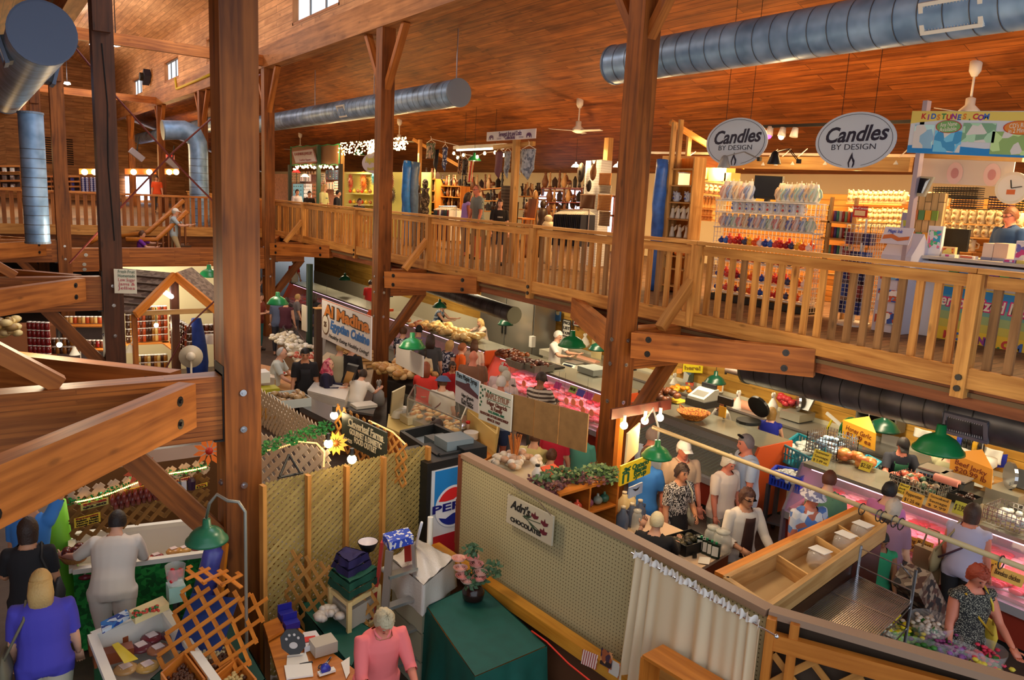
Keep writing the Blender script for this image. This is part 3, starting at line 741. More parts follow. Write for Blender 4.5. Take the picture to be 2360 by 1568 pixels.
# boxes on top
XB2=11.4
for i,(xa,xb,ya,yb,lab)in enumerate(((1590,1626,377,412,'leftmost plain carton on the high shelf of the candle booth'),(1632,1672,385,418,'middle plain carton on the high shelf, under the oval sign'),(1668,1684,398,421,'small plain carton at the right end of the high shelf'))):
    a,b=atX(xa,yb,XB2),atX(xb,yb,XB2);h=onV(0,ya,a)-a.z;t=MB();t.box(((a.x+.12),(a.y+b.y)/2,a.z+h/2),(.25,abs(a.y-b.y),h));tag(t.bd('carton',mat((232,196,120),.7)),lab,'box')
a,b=P3((1590,412,XB2),(1700,424,XB2));board_shelf('shelf','high shelf board carrying the cartons',a,b,.3)
a,b=P3((1590,441,XB2),(1672,452,XB2));board_shelf('shelf','shelf board with a row of mugs under the cartons',a,b,.3)
row('mug',mk_mug(),a+V3((.08,0,0)),b+V3((.08,0,0)),8,'bear mug in the row beneath the plain cartons','mugs under the cartons')
for yy in(482,497,508):
    a,b=P3((1583,yy-4,XB2),(1640,yy,XB2));board_shelf('shelf','narrow shelf of gold angels, '+{482:'upper',497:'middle',508:'lower'}[yy]+' one',a,b,.15,.02)
    row('ang',mk_angel((206,168,96)),a+V3((.08,0,0)),b+V3((.08,0,0)),8,'gold angel on the narrow shelves left of the wire grid','gold angels')
# white wire display
ya,yb=atX(1640,600,10.45).y,atX(1868,600,10.45).y;L=ya-yb;yc=(ya+yb)/2;zt=4.86
t=TH('wire_display','white wire grid display full of candles and small ornaments','display',(10.45,yc,ZM))
mb=MB();wiregrid(mb,(.3,0,.86),(0,1,0),(0,0,1),L,1.66,.075,.004)
for s in(-1,1):wiregrid(mb,(.15,s*L/2,.86),(1,0,0),(0,0,1),.3,1.66,.075,.004)
mb.bd('wire_grid',mat((235,232,226),.4),t)
shz=[atX(1765,y,10.45).z for y in(466,494,531,573,612,655,688)]
for z in shz:
    mb=MB().be((.1,-L/2,z-ZM),(.1,L/2,z-ZM),.28,.02);mb.bd('shelf',mat((240,236,226),.4),t)
mb=MB().box((.15,0,.06),(.34,L,.1));mb.bd('plinth',BLACKM,t)
def drow(z,n,keys,fns,lab,grp,f0=0,f1=1,x=10.52,sc=None,jit=.2):row(keys,fns,(x,ya-.06-(L-.12)*f0,z+.012),(x,ya-.06-(L-.12)*f1,z+.012),n,lab,grp,-math.pi/2,jit,sc)
cc={'c1':((240,230,224),(232,186,170)),'c2':((236,232,226),(160,176,214)),'c3':((240,236,220),(190,214,200)),'c4':((244,240,232),(226,150,150)),'c5':((240,226,200),(236,200,160)),'c6':((240,236,228),(120,124,180))}
ck,cf=list(cc),[mk_candle(*cc[k])for k in cc]
drow(shz[0],5,ck[:2]+['c5'],cf[:2]+[cf[4]],'tall pale carved candle on top shelf left of the screen','tall candles left of the screen',0,.35,sc=1.5)
drow(shz[0],8,['c5','c3','c2'],[cf[4],cf[2],cf[1]],'carved candle on top shelf right of the screen','tall candles right of the screen',.62,1,sc=1.45)
drow(shz[1],10,['mugw','mugx'],[mk_mug((226,226,232),(70,90,170)),mk_mug((232,226,222),(190,60,60))],'silvery bear mug on second shelf of the wire display','mugs on the wire display',.12,.9)
drow(shz[2],15,ck,cf,'carved candle on third shelf of the wire display','candles on the third shelf',sc=1.15)
bc=[(30,60,150),(60,110,200),(214,70,60),(190,20,24),(150,12,30),(60,60,100),(240,170,40),(236,90,30),(250,220,210)]
for i,z in enumerate(shz[3:]):
    drow(z,18,['b%d'%k for k in range(9)],[mk_ball(c)for c in bc],'small bright ornament on the %s shelf of the wire display'%['fourth','fifth','sixth','lowest'][i],'ornaments, shelf %d'%i,sc=1.15)
    if i<3:drow(z,9,['b%d'%k for k in(2,3,6,7,8)],[mk_ball(bc[k])for k in(2,3,6,7,8)],'red or orange ornament behind the front row, %s shelf'%['fourth','fifth','sixth'][i],'rear ornaments %d'%i,x=10.66,sc=1.5)
def screen(lab,B,tilt=0,cat='screen',nm='television'):
    t=TH(nm,lab,cat);mb=MB();B.slab(mb,-.05,0);mb.bd('casing',mat((30,30,32),.4),t)
    mb=MB();B.slab(mb,0,.004,.04,.05,.96,.9);mb.bd('screen_panel',mat((46,50,58),.15),t);return t
B=vboard((1740,404),(1804,407),457,X=10.5);t=screen('flat dark television above the wire display',B)
mb=MB();p=B.p(.5,1,-.03);mb.be(p,(p.x,p.y,shz[0]+.0),.08,.06,up=(0,1,0));mb.bd('stand',BLACKM,t)
# back wall shelves of mugs
k=0
for(x0,y0_,x1,y1_,X,n,w)in((1955,467,2083,471,12.3,11,'top row right of the wire display'),(1955,508,2080,512,12.3,11,'second row right of the wire display'),(1955,530,2080,536,12.3,11,'third row right of the wire display'),
                              (2135,512,2355,520,12.3,11,'row behind the shopkeeper at head height'),(2140,541,2355,552,12.3,12,'row behind the shopkeeper at shoulder height'),(2135,474,2180,476,12.3,3,'row beside the tilted frame'),(2170,575,2240,580,12.3,5,'low row behind the black monitor')):
    a,b=P3((x0,y0_,X),(x1,y1_,X));board_shelf('shelf','long shelf holding mugs, '+w,a+V3((-.06,0,0)),b+V3((-.06,0,0)),.2,.025)
    row('mug',mk_mug(),a+V3((.03,0,0)),b+V3((.03,0,0)),n,'cream bear mug, '+w,'mugs, '+w,sc=1.15)
# carousel racks
def rack(x,lab,y0,y1,w,cols,X=10.6,r=.2):
    a=atX(x,y1,X);t=TH('spinner_rack',lab,'rack',(a.x,a.y,ZM));zt=onV(0,y0,a)-ZM
    mb=MB().cyl((0,0,0),(0,0,zt),.015,8);mb.la([(.22,0),(.22,.02),(.03,.04)],n=14);mb.bd('pole',mat((220,220,215),.4),t)
    mb=MB();wiregrid(mb,(-r,0,zt*.55),(0,1,0),(0,0,1),2*r,zt*.8,.06,.003);wiregrid(mb,(0,-r,zt*.55),(1,0,0),(0,0,1),2*r,zt*.8,.06,.003);mb.bd('wire_cage',mat((210,205,200),.4),t)
    for k in range(4):
        for j in range(3):
            mb=MB().box((-r*.4,-r+.07+j*.13,zt*(.18+.2*k)+.05),(.15,.1,.17));mb.bd('packet',mat(cols[(k*3+j)%len(cols)],.5),t)
    return t
rack(1980,'spinner rack with small red sign and tartan skirts of cards',505,640,.2,[(120,60,70),(60,60,120),(170,120,90),(90,40,80)],10.5)
rack(1963,'spinner rack full of dark blue packets beside railing post',560,735,.2,[(30,50,130),(60,90,170),(20,30,90),(140,60,60)],10.3)
t=TH('candle_shelf_stand','wooden stand packed with green and orange tall candles','stand')
X=10.6;y0,y1=atX(1893,500,X).y,atX(1960,500,X).y
for yy in(510,548,590,632):a,b=P3((1893,yy,X),(1962,yy+6,X));mb=MB().be(a+V3((.1,0,0)),b+V3((.1,0,0)),.25,.025);mb.bd('shelf',W_RAIL,t)
for x in(1906,1962):a=atX(x,560,X);mb=MB().be((a.x,a.y,ZM),(a.x,a.y,4.95),.05,.04,up=(0,1,0));mb.bd('upright',W_LIGHT,t)
for j,yy in enumerate((510,548,590)):
    a,b=P3((1900,yy,X),(1958,yy+6,X));cl=[(120,160,120),(196,80,40),(90,60,120),(60,130,110),(200,190,170),(150,40,40)]
    row(['pl%d'%q for q in range(6)],[(lambda c:(lambda:(lambda t:(MB().cyl((0,0,0),(0,0,.17),.022,8).bd('candle_body',mat(c,.4),t,True),t)[1])(TH('pillar_candle','tall pillar candle','candle'))))(c)for c in cl],a+V3((.08,0,0)),b+V3((.08,0,0)),9,'tall coloured pillar candle on the wooden stand, %s level'%['top','middle','bottom'][j],'pillar candles %d'%j)
B=vboard((1968,474),(2000,476),500,X=10.5);t=TH('price_sign','small red framed sign above spinner rack','sign');mb=MB();B.slab(mb);mb.bd('sign_board',mat((200,40,30),.5),t);mb=MB();B.slab(mb,0,.003,.12,.4,.88,.85);mb.bd('paper',mat((235,200,150),.6),t);B.text('Fun-Center',t,.5,.2,.05,WHITE,width=.26)
# track with lamps and hanging lamps
t=TH('light_track','white light track with small spot lamps over the candle booth','lamp')
a,b=P3((1490,352,11.3),(2360,362,11.3));mb=MB().be(a,b,.04,.04);mb.bd('track',WHITE,t)
a2,b2=P3((1530,372,11.0),(2100,380,11.0));mb=MB().be(a2,b2,.09,.2);tag(mb.bd('booth_header',W_LIGHT),'wooden header beam behind the oval signs','beam')
bulbm=mat((255,225,160),.3,emit=14)
for x,y in((1762,382),(1792,382),(1830,381),(1905,381),(1575,380),(2068,380)):
    p=atX(x,y,11.0);s=MB();s.la([(.03,.09),(.045,.06),(.06,0)],p,10,cap=False);s.bd('lamp_head',WHITE,t,True);s=MB();s.bl(p,.045,8,5);s.bd('lamp_bulb',bulbm,t,True)
    s=MB();s.cyl((p.x,p.y,p.z+.09),(p.x+.3,p.y,a.z),.008,4);s.bd('arm',WHITE,t)
mb=MB();a,b=P3((1760,292,11.6),(2105,280,11.6));mb.be(a,b,.05,.05);
t=TH('light_track','black light track with three spot lamps between the oval signs','lamp');mb.bd('track',BLACKM,t)
for i,(x,y,c,e)in enumerate(((1775,306,(200,60,220),6),(1804,308,(255,220,190),5),(1832,309,(230,230,230),0))):
    p=atX(x,y,11.6);s=MB();s.cyl(p+UZ(.1),p+V3((-.03,0,-.05)),.05,10,.07);s.bd('lamp_head',mat((236,236,236),.4),t,True)
    if e:s=MB();s.bl(p+V3((-.03,0,-.06)),.05,8,5);s.bd('lamp_bulb',mat(c,.3,emit=e),t,True)
def clamp(px,py,x2,y2,x3,y3,col,lab,X=9.8):
    t=TH('clamp_lamp',lab,'lamp');p,q,r=P3((px,py,X),(x2,y2,X+.1),(x3,y3,X));m=mat(col,.4,.3)
    mb=MB().la([(.02,.12),(.05,.09),(.06,.05),(.1,-.06),(.1,-.07)],p,14,cap=False);mb.bd('lamp_shade',m,t,True)
    mb=MB()
    for k in(-.015,.015):mb.cyl(p+V3((0,k,.1)),q+V3((0,k,0)),.006,5);mb.cyl(q+V3((0,k,0)),r+V3((0,k,0)),.006,5)
    mb.bd('lamp_arm',m,t);mb=MB().box(r,(.05,.05,.06));mb.bd('clamp',BLACKM,t)
clamp(1669,376,1715,350,1750,367,(150,150,150),'grey clamp lamp in front of the left oval sign');clamp(1785,367,1818,343,1841,372,(18,18,20),'black folding desk lamp between the two oval signs')
# music stall banner, post, whiteboard, clocks, frames
t=TH('banner','colourful children music banner hung at the upper right','banner');B=vboard((2103,256),(2420,256),352,X=10.2,thick=.01)
mb=MB();B.slab(mb);mb.bd('cloth',mat((214,224,238),.5),t)
mb=MB();B.poly(mb,[(0,0),(1,.02),(1,.22),(.3,.2),(.06,.27),(0,.3)]);mb.bd('yellow_band',mat((232,212,110),.5),t)
mb=MB();B.poly(mb,[(0,1),(0,.82),(.25,.78),(.6,.84),(1,.78),(1,1)],.002);mb.bd('blue_wave',mat((30,140,220),.5),t)
lc=[(200,60,60),(150,60,160),(60,110,200),(220,130,50),(60,140,80)]
for i,ch in enumerate('KIDSTUNES.COM'):B.text(ch,t,.1+i*.04,.13+.02*(i%2),.09,mat(lc[i%5],.5),bold=.004)
for u0,v0,u1,v1,c in((.04,.32,.2,.88,(150,200,235)),(.21,.45,.42,.95,(70,160,220)),(.42,.27,.66,.7,(130,180,150)),(.64,.45,.88,.95,(150,190,120))):
    mb=MB();B.slab(mb,.004,.007,u0,v0,u1,v1);mb.bd('picture_panel',pattern([c,tuple(min(255,v+50)for v in c),c,(225,225,225)],9),t)
for cu,cv,ru,rv,c,s1,s2 in((.31,.36,.1,.15,(120,180,110),'Any Name','Available'),(.83,.36,.12,.15,(226,140,60),"CD's Ready",'in 2 Minutes')):
    mb=MB();B.ell(mb,cu,cv,ru,rv,.009);mb.bd('bubble',mat((200,50,40),.5),t);mb=MB();B.ell(mb,cu,cv,ru*.93,rv*.92,.011);mb.bd('bubble_inside',mat(c,.5),t)
    B.text(s1,t,cu,cv-.05,.075,WHITE,k=.015,width=ru*1.3*B.w,slope=.1);B.text(s2,t,cu,cv+.06,.075,WHITE,k=.015,width=ru*1.3*B.w,slope=.1)
B.text('Pe',t,.97,.12,.14,mat((190,40,110),.5),bold=.006)
a=atX(2108,440,10.25);t=MB();t.be((a.x,a.y,ZM),(a.x,a.y,6.2),.1,.06,up=(0,1,0));tag(t.bd('booth_post',mat((176,160,170),.6)),'pale post between candle booth and music stall','post')
a,b=P3((2120,357,10.6),(2360,366,10.6));mb=MB().be(a,b,.08,.08);tag(mb.bd('booth_header',W_LIGHT),'header board below the music banner','beam')
t=TH('header_panel','white header panel printed with two clock faces','panel');B=vboard((2118,362),(2340,368),420,X=11.2);mb=MB();B.slab(mb);mb.bd('panel_board',mat((206,200,196),.6),t)
for u in(.42,.8):
    mb=MB();B.ell(mb,u,.58,.085,.42,.004);mb.bd('clock_face',mat((222,196,200),.5),t);mb=MB();B.ell(mb,u,.58,.04,.2,.007);mb.bd('clock_picture',mat((190,140,150),.5),t)
t=TH('wall_clock','round white wall clock at the right edge over wire racks','clock');p=atX(2335,434,10.9)
mb=MB().tube([p,p+V3((-.04,0,0))],.2,28);mb.bd('clock_rim',mat((232,226,206),.4),t,True,sharp=True);mb=MB().tube([p+V3((-.04,0,0)),p+V3((-.045,0,0))],.165,28);mb.bd('clock_dial',WHITE,t)
mb=MB().be(p+V3((-.05,0,0)),p+V3((-.05,-.12,.02)),.01,.01);mb.be(p+V3((-.05,0,0)),p+V3((-.05,.02,.1)),.01,.01);mb.bd('clock_hand',BLACKM,t);mb=MB().be(p+V3((-.048,.05,-.05)),p+V3((-.048,-.05,-.05)),.06,.004,up=(1,0,0));mb.bd('dial_picture',mat((210,110,60),.5),t)
TL,TR,BL=atX(2118,406,10.3),atX(2161,409,10.3)+V3((-.1,0,0)),atX(2096,450,10.3)
B=Board(TL,TR,BL,.03);t=TH('tilted_screen','pale framed dark screen hung askew on the booth post','screen');mb=MB();B.slab(mb);mb.bd('casing',mat((190,180,150),.5),t);mb=MB();B.slab(mb,0,.004,.14,.1,.86,.85);mb.bd('screen_panel',mat((16,14,14),.15),t)
for i,(x0,x1,yt,yb)in enumerate(((2148,2252,430,452),(2190,2250,455,478),(2276,2325,452,480),(2340,2365,455,482))):
    a,b=P3((x0,yb,11.6),(x1,yb+2,11.6));h=onV(0,yt,a)-a.z;t=TH('wire_basket',['long black wire basket under the clock panel','black wire basket of dark discs, second level','black wire basket of purple cases near the clock','black wire basket at the right edge'][i],'basket')
    mb=MB();wiregrid(mb,(a+b)/2+UZ(h/2),b-a,(0,0,1),(b-a).length,h,.04,.003);mb.bd('basket_wire',BLACKM,t)
    mb=MB();n=5
    for k in range(n):mb.be(a+V3((.1,0,h*(k+.5)/n)),b+V3((.1,0,h*(k+.5)/n)),.18,h/n*.5)
    mb.bd('stacked_cases',mat([(40,36,34),(60,62,76),(64,40,84),(40,90,50)][i],.4),t)
    mb=MB().be(a+V3((.2,0,-.01)),b+V3((.2,0,-.01)),.4,.012);mb.bd('basket_floor',BLACKM,t)
# counter with poster front
CX=10.5;y0,y1=5.95,1.5;ct=4.2
t=TH('stall_counter','white counter with blue and yellow personalized music poster','counter',(CX,0,ZM))
mb=MB().box((.35,(y0+y1)/2,.5),(.68,y0-y1,1.0));mb.bd('counter_body',mat((214,218,230),.5),t)
mb=MB().box((.33,(y0+y1)/2,ct-ZM-.0),(.76,y0-y1+.04,.04));mb.bd('counter_top',mat((206,200,190),.4),t)
B=vboard((2165,655),(2420,690),783,X=CX-.0,thick=.012);B.n=V3((-1,0,0))if B.n.x<0 else B.n
mb=MB();B.slab(mb,0,.012);mb.bd('poster',mat((236,206,60),.5),t,w=True)
for k,c in enumerate([(20,140,214),(60,160,200),(110,176,170),(160,190,130),(206,200,90)]):mb=MB();B.slab(mb,.013,.015,.01,.02+k*.14,.99,.02+(k+1)*.14);mb.bd('poster_band',mat(c,.5),t,w=True)
B.text('Personalized Music',t,.48,.26,.2,mat((214,40,130),.5),k=.018,bold=.02,width=1.35,shear=.1);B.text('Personalized Music',t,.48,.26,.2,WHITE,k=.022,bold=.004,width=1.33,shear=.1)
for i,ch in enumerate('KIDSTUNES.COM'):B.text(ch,t,.15+i*.055,.86+.02*(i%2),.13,mat(lc[i%5],.5),bold=.008,k=.018)
mb=MB();B.ell(mb,.4,.55,.04,.13,.018);mb.bd('portrait',mat((70,40,40),.6),t,w=True)
# small shelf with books above the poster front
for k,x in enumerate((2190,2215,2240,2262,2285,2310,2332)):
    a=atX(x,668-0,CX-.12);mb=MB().box((CX-.09,a.y,ct-.17),(.05,.11,.15));tag(mb.bd('booklet',mat([(60,140,90),(30,120,200),(200,60,60),(220,190,60),(120,70,150),(40,160,90),(80,80,90)][k],.4)),'booklet %s in the rack under the counter edge'%['green, leftmost','blue','red','yellow','purple','bright green','grey, rightmost'][k],'booklet')
mb=MB().box((CX-.1,4.4,ct-.27),(.12,2.9,.03));tag(mb.bd('book_ledge',WHITE),'white ledge carrying booklets on the counter front','shelf')
def cardbox(x0,x1,y0,y1,X,lab,col,d=.2,nm='box',cat='box',z=None,m2=None):
    a,b=atX(x0,y1,X),atX(x1,y1,X);zb=a.z if z is None else z;h=max(.04,onV(0,y0,a)-zb)
    t=TH(nm,lab,cat,(X+d/2,(a.y+b.y)/2,zb));mb=MB().box((0,0,h/2),(d,abs(a.y-b.y),h));mb.bd('box_body',col if not isinstance(col,tuple)else mat(col,.6),t)
    if m2:mb=MB().box((-d/2-.002,0,h*.55),(.004,abs(a.y-b.y)*.8,h*.6));mb.bd('printed_front',m2,t)
    return t
ctz=ct-.0+.02
cardbox(2262,2286,560,592,10.7,'left carton of the upper pair on the counter',(232,214,204),.25);cardbox(2287,2320,560,594,10.7,'right carton of the upper pair on the counter',(224,196,180),.25)
cardbox(2255,2280,592,624,10.7,'left blue-grey carton below the upper pair',(150,158,190),.3,z=ctz);cardbox(2281,2312,592,626,10.7,'right blue-grey carton below the upper pair',(166,170,196),.3,z=ctz)
t=TH('monitor','black computer monitor seen from behind on the counter','screen',(10.95,atX(2190,590,10.95).y,ctz));mb=MB().box((0,0,.22),(.05,.42,.3));mb.bd('monitor_casing',BLACKM,t);mb=MB().box((0,0,.04),(.16,.16,.08));mb.bd('monitor_foot',BLACKM,t)
pr=[pattern([(60,170,220),(230,230,240),(240,120,160),(90,200,140)],22),pattern([(240,236,240),(210,80,150),(240,240,240),(120,120,200)],20),pattern([(232,150,60),(240,220,120),(200,90,60)],24)]
cardbox(2128,2162,520,610,10.6,'tall brochure stand with white and blue cards on the counter',(236,236,244),.06,'brochure_stand','stand',ctz,pr[0])
cardbox(2165,2196,568,610,10.65,'orange and cream disc case standing by the monitor',(236,196,140),.06,'disc_case','case',ctz,pr[2]);cardbox(2164,2196,598,618,10.55,'low display tray of picture cards before the disc case',(230,226,220),.12,'card_tray','tray',ctz,pr[1])
cardbox(2205,2240,601,620,10.55,'white box of name plates on the counter',(240,236,230),.12,'name_box','box',ctz,mat((222,120,90),.5));cardbox(2335,2362,555,605,10.6,'second tall brochure stand at the right edge',(236,234,244),.06,'brochure_stand','stand',ctz,pr[1])
cardbox(2308,2336,600,626,10.5,'lilac disc case at the counter front',(170,160,214),.05,'disc_case','case',ctz,pr[1]);cardbox(2338,2360,605,630,10.5,'yellow disc case at the right edge',(210,200,110),.05,'disc_case','case',ctz)
t=TH('display_case','small white slanted display with rainbow sign','display',(10.35,atX(2072,640,10.35).y,ZM));mb=MB();w_=.42;mb.pm([(-.15,-w_/2,0),(.3,-w_/2,0),(.3,-w_/2,1.1),(.1,-w_/2,1.35),(-.15,-w_/2,1.05)],(0,w_,0));mb.bd('display_body',mat((206,206,226),.5),t)
mb=MB()
for z in(.2,.5,.8):mb.box((-.16,0,z),(.03,w_*.8,.16))
mb.bd('pocket',pattern([(60,90,180),(240,240,240),(200,90,60),(120,170,210)],16),t)
B=Board(V3((10.2,t.location.y+.2,ZM+1.42)),V3((10.2,t.location.y-.2,ZM+1.42)),V3((10.1,t.location.y+.2,ZM+1.2)),.01);mb=MB();B.slab(mb);mb.bd('sign_board',mat((226,224,240),.5),t,w=True);mb=MB();B.poly(mb,[(.05,.5),(.35,.42),(.6,.6),(.95,.5),(.95,.7),(.6,.82),(.35,.66),(.05,.75)]);mb.bd('rainbow',mat((220,120,60),.5),t,w=True);B.text('Magic Ink',t,.4,.25,.07,mat((60,90,200),.5),width=.2)
t=TH('slatwall_tower','slatted tower with postcards behind the tilted screen','display',(10.7,atX(2130,500,10.7).y,ZM));mb=MB().box((.1,0,.95),(.08,.42,1.9));mb.bd('tower_panel',wood((170,140,90),(214,180,130),.6,1,.2,(2,.09)),t)
for k in range(8):mb=MB().box((.02,-.13+.09*(k%4),1.3+.3*(k//4)),(.02,.08,.13));mb.bd('postcard',mat([(120,150,60),(220,160,60),(90,140,90),(200,120,70)][k%4],.5),t)
cardbox(2068,2088,490,575,10.4,'narrow leaflet tower beside the spinner rack',(150,150,190),.12,'leaflet_tower','stand',ct-.1,pattern([(150,170,220),(220,220,235),(190,200,90)],12))
# ------------------------------------------------------------------ crafts booth
def post(x,y0,y1,X,lab,w=.12,m=None,nm='booth_post',zb=None):
    a=atX(x,y1,X);z0=ZM if zb is None else zb;mb=MB().be((a.x,a.y,z0),(a.x,a.y,onV(0,y0,a)),w,w,up=(0,1,0));return tag(mb.bd(nm,m or W_LIGHT),lab,'post')
post(1179,322,560,10.6,'post holding the crafts collection sign',.14)
post(1388,318,540,13.0,'post above the white pegboard with masks',.16,W_LIGHT)
post(963,322,520,11.5,'slim post left of the statues, under the fan',.1,W_RAIL)
mb=MB();a,b=P3((1139,340,10.7),(1231,331,10.7));mb.be(a,b,.08,.1);tag(mb.bd('cross_arm',W_LIGHT),'tilted wooden cross arm below the crafts sign','beam')
mb=MB();a,b=atX(951,321,12),atX(1060,384,13.6);mb.be(a,b,.06,.1);tag(mb.bd('roof_batten',W_RAIL),'sloping batten from fan towards the crafts shelves','beam')
t=TH('hanging_sign','white crafts collection sign with two purple elephants','sign');B=vboard((1122,305),(1235,296),326,X=10.5)
mb=MB();B.slab(mb);mb.bd('sign_board',mat((222,222,236),.5),t);pur=mat((84,36,110),.5)
B.text('Serengeti Arts and Crafts',t,.5,.36,.15,pur,width=.95,slope=-.0,bold=.002);B.text('Collections',t,.5,.74,.13,pur,width=.42,bold=.003)
for u in(.27,.72):mb=MB();B.slab(mb,.002,.004,u-.04,.72,u+.05,.76);B.slab(mb,.002,.004,u-.04,.82,u+.05,.86);mb.bd('small_print',pur,t)
for u,s in((.1,1),(.88,-1)):
    mb=MB();B.poly(mb,[(u-.045*s,.62),(u-.03*s,.42),(u,.36),(u+.035*s,.4),(u+.05*s,.55),(u+.052*s,.86),(u+.036*s,.86),(u+.033*s,.68),(u-.002*s,.68),(u-.004*s,.86),(u-.022*s,.86),(u-.024*s,.64),(u-.036*s,.72),(u-.042*s,.9),(u-.05*s,.9)]);mb.bd('elephant',pur,t)
# light fitting with bulbs, green lamp
t=TH('light_fitting','long grey tube fitting over the crafts shelves','lamp');a,b=P3((1050,341,12.4),(1166,335,12.4));mb=MB().be(a,b,.18,.1);mb.bd('fitting_body',mat((170,168,176),.4,.3),t)
mb=MB().cyl(a+V3((0,-.1,-.07)),b+V3((0,.1,-.07)),.03,8);mb.bd('lamp_tube',mat((255,240,200),.3,emit=10),t,True)
mb=MB()
for p in(a.lerp(b,.2),a.lerp(b,.8)):mb.cyl(p,(p.x,p.y,Zc(p.x)-.02),.006,4)
mb.bd('hanging_wire',STEEL,t)
t=TH('bulb_string','string of bare glowing bulbs below the grey fitting','lights',group=None)
mb=MB();pts=P3((1046,352,12.2),(1055,362,12.2),(1068,356,12.2),(1100,360,12.2),(1117,352,12.2),(1141,350,12.2),(1160,356,12.2));mb.tube(pts,.008,5);mb.bd('flex',WHITE,t)
for p in pts:mb=MB().la([(.02,.03),(.045,-.02),(.03,-.06),(.0,-.07)],p,8,cap=False);mb.bd('glowing_bulb',mat((255,226,150),.3,emit=16),t,True)
GRN=mat((22,120,66),.3);GRD=mat((14,62,44),.3)
def pendant(px,py,X=None,Z=None,Y=None,r=.2,lab='',m=None,wire=None,on=0,nm='pendant_lamp',zt=None,inner=(235,235,220)):
    p=atX(px,py,X)if X else(atZ(px,py,Z)if Z else atY(px,py,Y));m=m or GRN
    t=TH(nm,lab,'lamp',p)
    mb=MB().la([(.0,r*1.1),(.18*r,r*1.1),(.21*r,r*.72),(.36*r,r*.66),(.62*r,r*.52),(.78*r,r*.36),(.86*r,r*.2),(r,r*.06),(r*1.02,-.01),(.98*r,-.01),(.84*r,r*.14)],n=26,cap=False);ls=mb.bd('lamp_shade',m,t,True)
    mb=MB().la([(.96*r,-.01),(.82*r,r*.15),(.45*r,r*.42),(.0,r*.5)],n=22,cap=False);mb.bd('shade_lining',mat(inner,.5),ls,True)
    mb=MB().bl((0,0,r*.12),r*.22,10,6);mb.bd('glowing_bulb' if on else 'bulb',mat((255,236,190),.3,emit=on*6)if on else mat((230,226,210),.3),t,True)
    zt=zt if zt is not None else(2.85 if p.z<2.8 else Zc(p.x))
    if wire is None:mb=MB().cyl((0,0,r*1.1),(0,0,zt-p.z),.006,5);mb.bd('cord',mat((30,30,28),.6),t)
    return t
pendant(1093,370,X=12.2,r=.2,lab='green lamp hanging from the grey fitting in the crafts booth',on=1)
for x,l in((1327,'left of two small glowing white lamps beyond the crafts booth'),(1424,'right of two small glowing white lamps, half behind the column')):pendant(x,385,X=14.5,r=.13,m=mat((255,240,214),.4,emit=3),lab=l,on=2)
pendant(828,357,X=13,r=.24,lab='green shaded lamp over the sun ornaments',m=GRN,on=1)
def cloth(nm,lab,x0,x1,yt,yb,X,m,point=0,cat='cloth',hanger=True,sway=.02):
    a,b=atX(x0,yt,X),atX(x1,yt,X);zb=onV(0,yb,a);t=TH(nm,lab,cat)
    w=(b-a);mb=MB()
    def f(u,v):
        p=a+w*u;p.z=a.z+(zb-a.z)*v*(1 if not point else(1-point*abs(u-.5)*2*(v)));p.x+=sway*math.sin(u*9+v*3);return p
    mb.grid(f,8,10);o=mb.bd('fabric',m,t,True);md=o.modifiers.new('s','SOLIDIFY');md.thickness=.012
    if hanger:mb=MB();c=(a+b)/2;mb.tube([a+UZ(.0),c+UZ(.09),b+UZ(.0)],.008,5);mb.tube([c+UZ(.08),c+UZ(.16),c+V3((0,.04,.19))],.006,5);mb.bd('hanger',WHITE,t)
    return t
camo=pattern([(60,78,60),(130,110,110),(40,50,44),(160,130,120)],14)
blu=pattern([(50,56,96),(190,200,220),(70,80,130)],26);gry=pattern([(150,160,176),(150,160,176),(100,110,130),(170,180,196)],18)
cloth('patterned_dress','green patterned dress on a hanger over the statues',983,1004,330,366,11.0,camo,.0)
cloth('patterned_scarf','narrow blue white pointed scarf on a pink hanger',1020,1032,340,396,11.0,blu,.35)
cloth('dark_scarf','dark pointed cloth behind the green patterned dress',1000,1012,345,395,11.2,mat((44,40,46),.8),.4,hanger=False)
cloth('brown_scarf','brown patterned cloth with fringe left of the green lamp',1056,1066,365,404,12.0,pattern([(120,70,50),(60,40,36),(180,140,100)],22),.2)
cloth('black_scarf','black patterned shawl right of the fringed brown cloth',1066,1079,368,404,12.1,pattern([(30,26,26),(90,80,76)],22),.0)
cloth('yellow_banner','yellow and red striped narrow cloth by the shelf wall',1080,1092,372,420,12.3,pattern([(226,200,90),(240,236,220),(190,60,40)],5,kind='X'))
cloth('purple_banner','purple striped pointed cloth left of the booth post',1142,1160,350,412,11.2,pattern([(80,44,96),(150,90,50),(60,40,80)],14,kind='Y'),.3)
cloth('animal_banner','grey pointed banner partly behind the booth post',1163,1178,349,412,10.9,gry,.4)
cloth('animal_banner','pale grey square banner with line figures right of the post',1184,1203,348,403,10.9,gry,.0)
cloth('animal_banner','rightmost pointed banner printed with small animals',1203,1235,344,415,10.5,gry,.35)
mb=MB();a,b=P3((993,320,11.0),(1057,336,11.6));mb.cyl(a,b,.008,5);tag(mb.bd('clothes_line',WHITE),'white line with hangers over the statues','line')
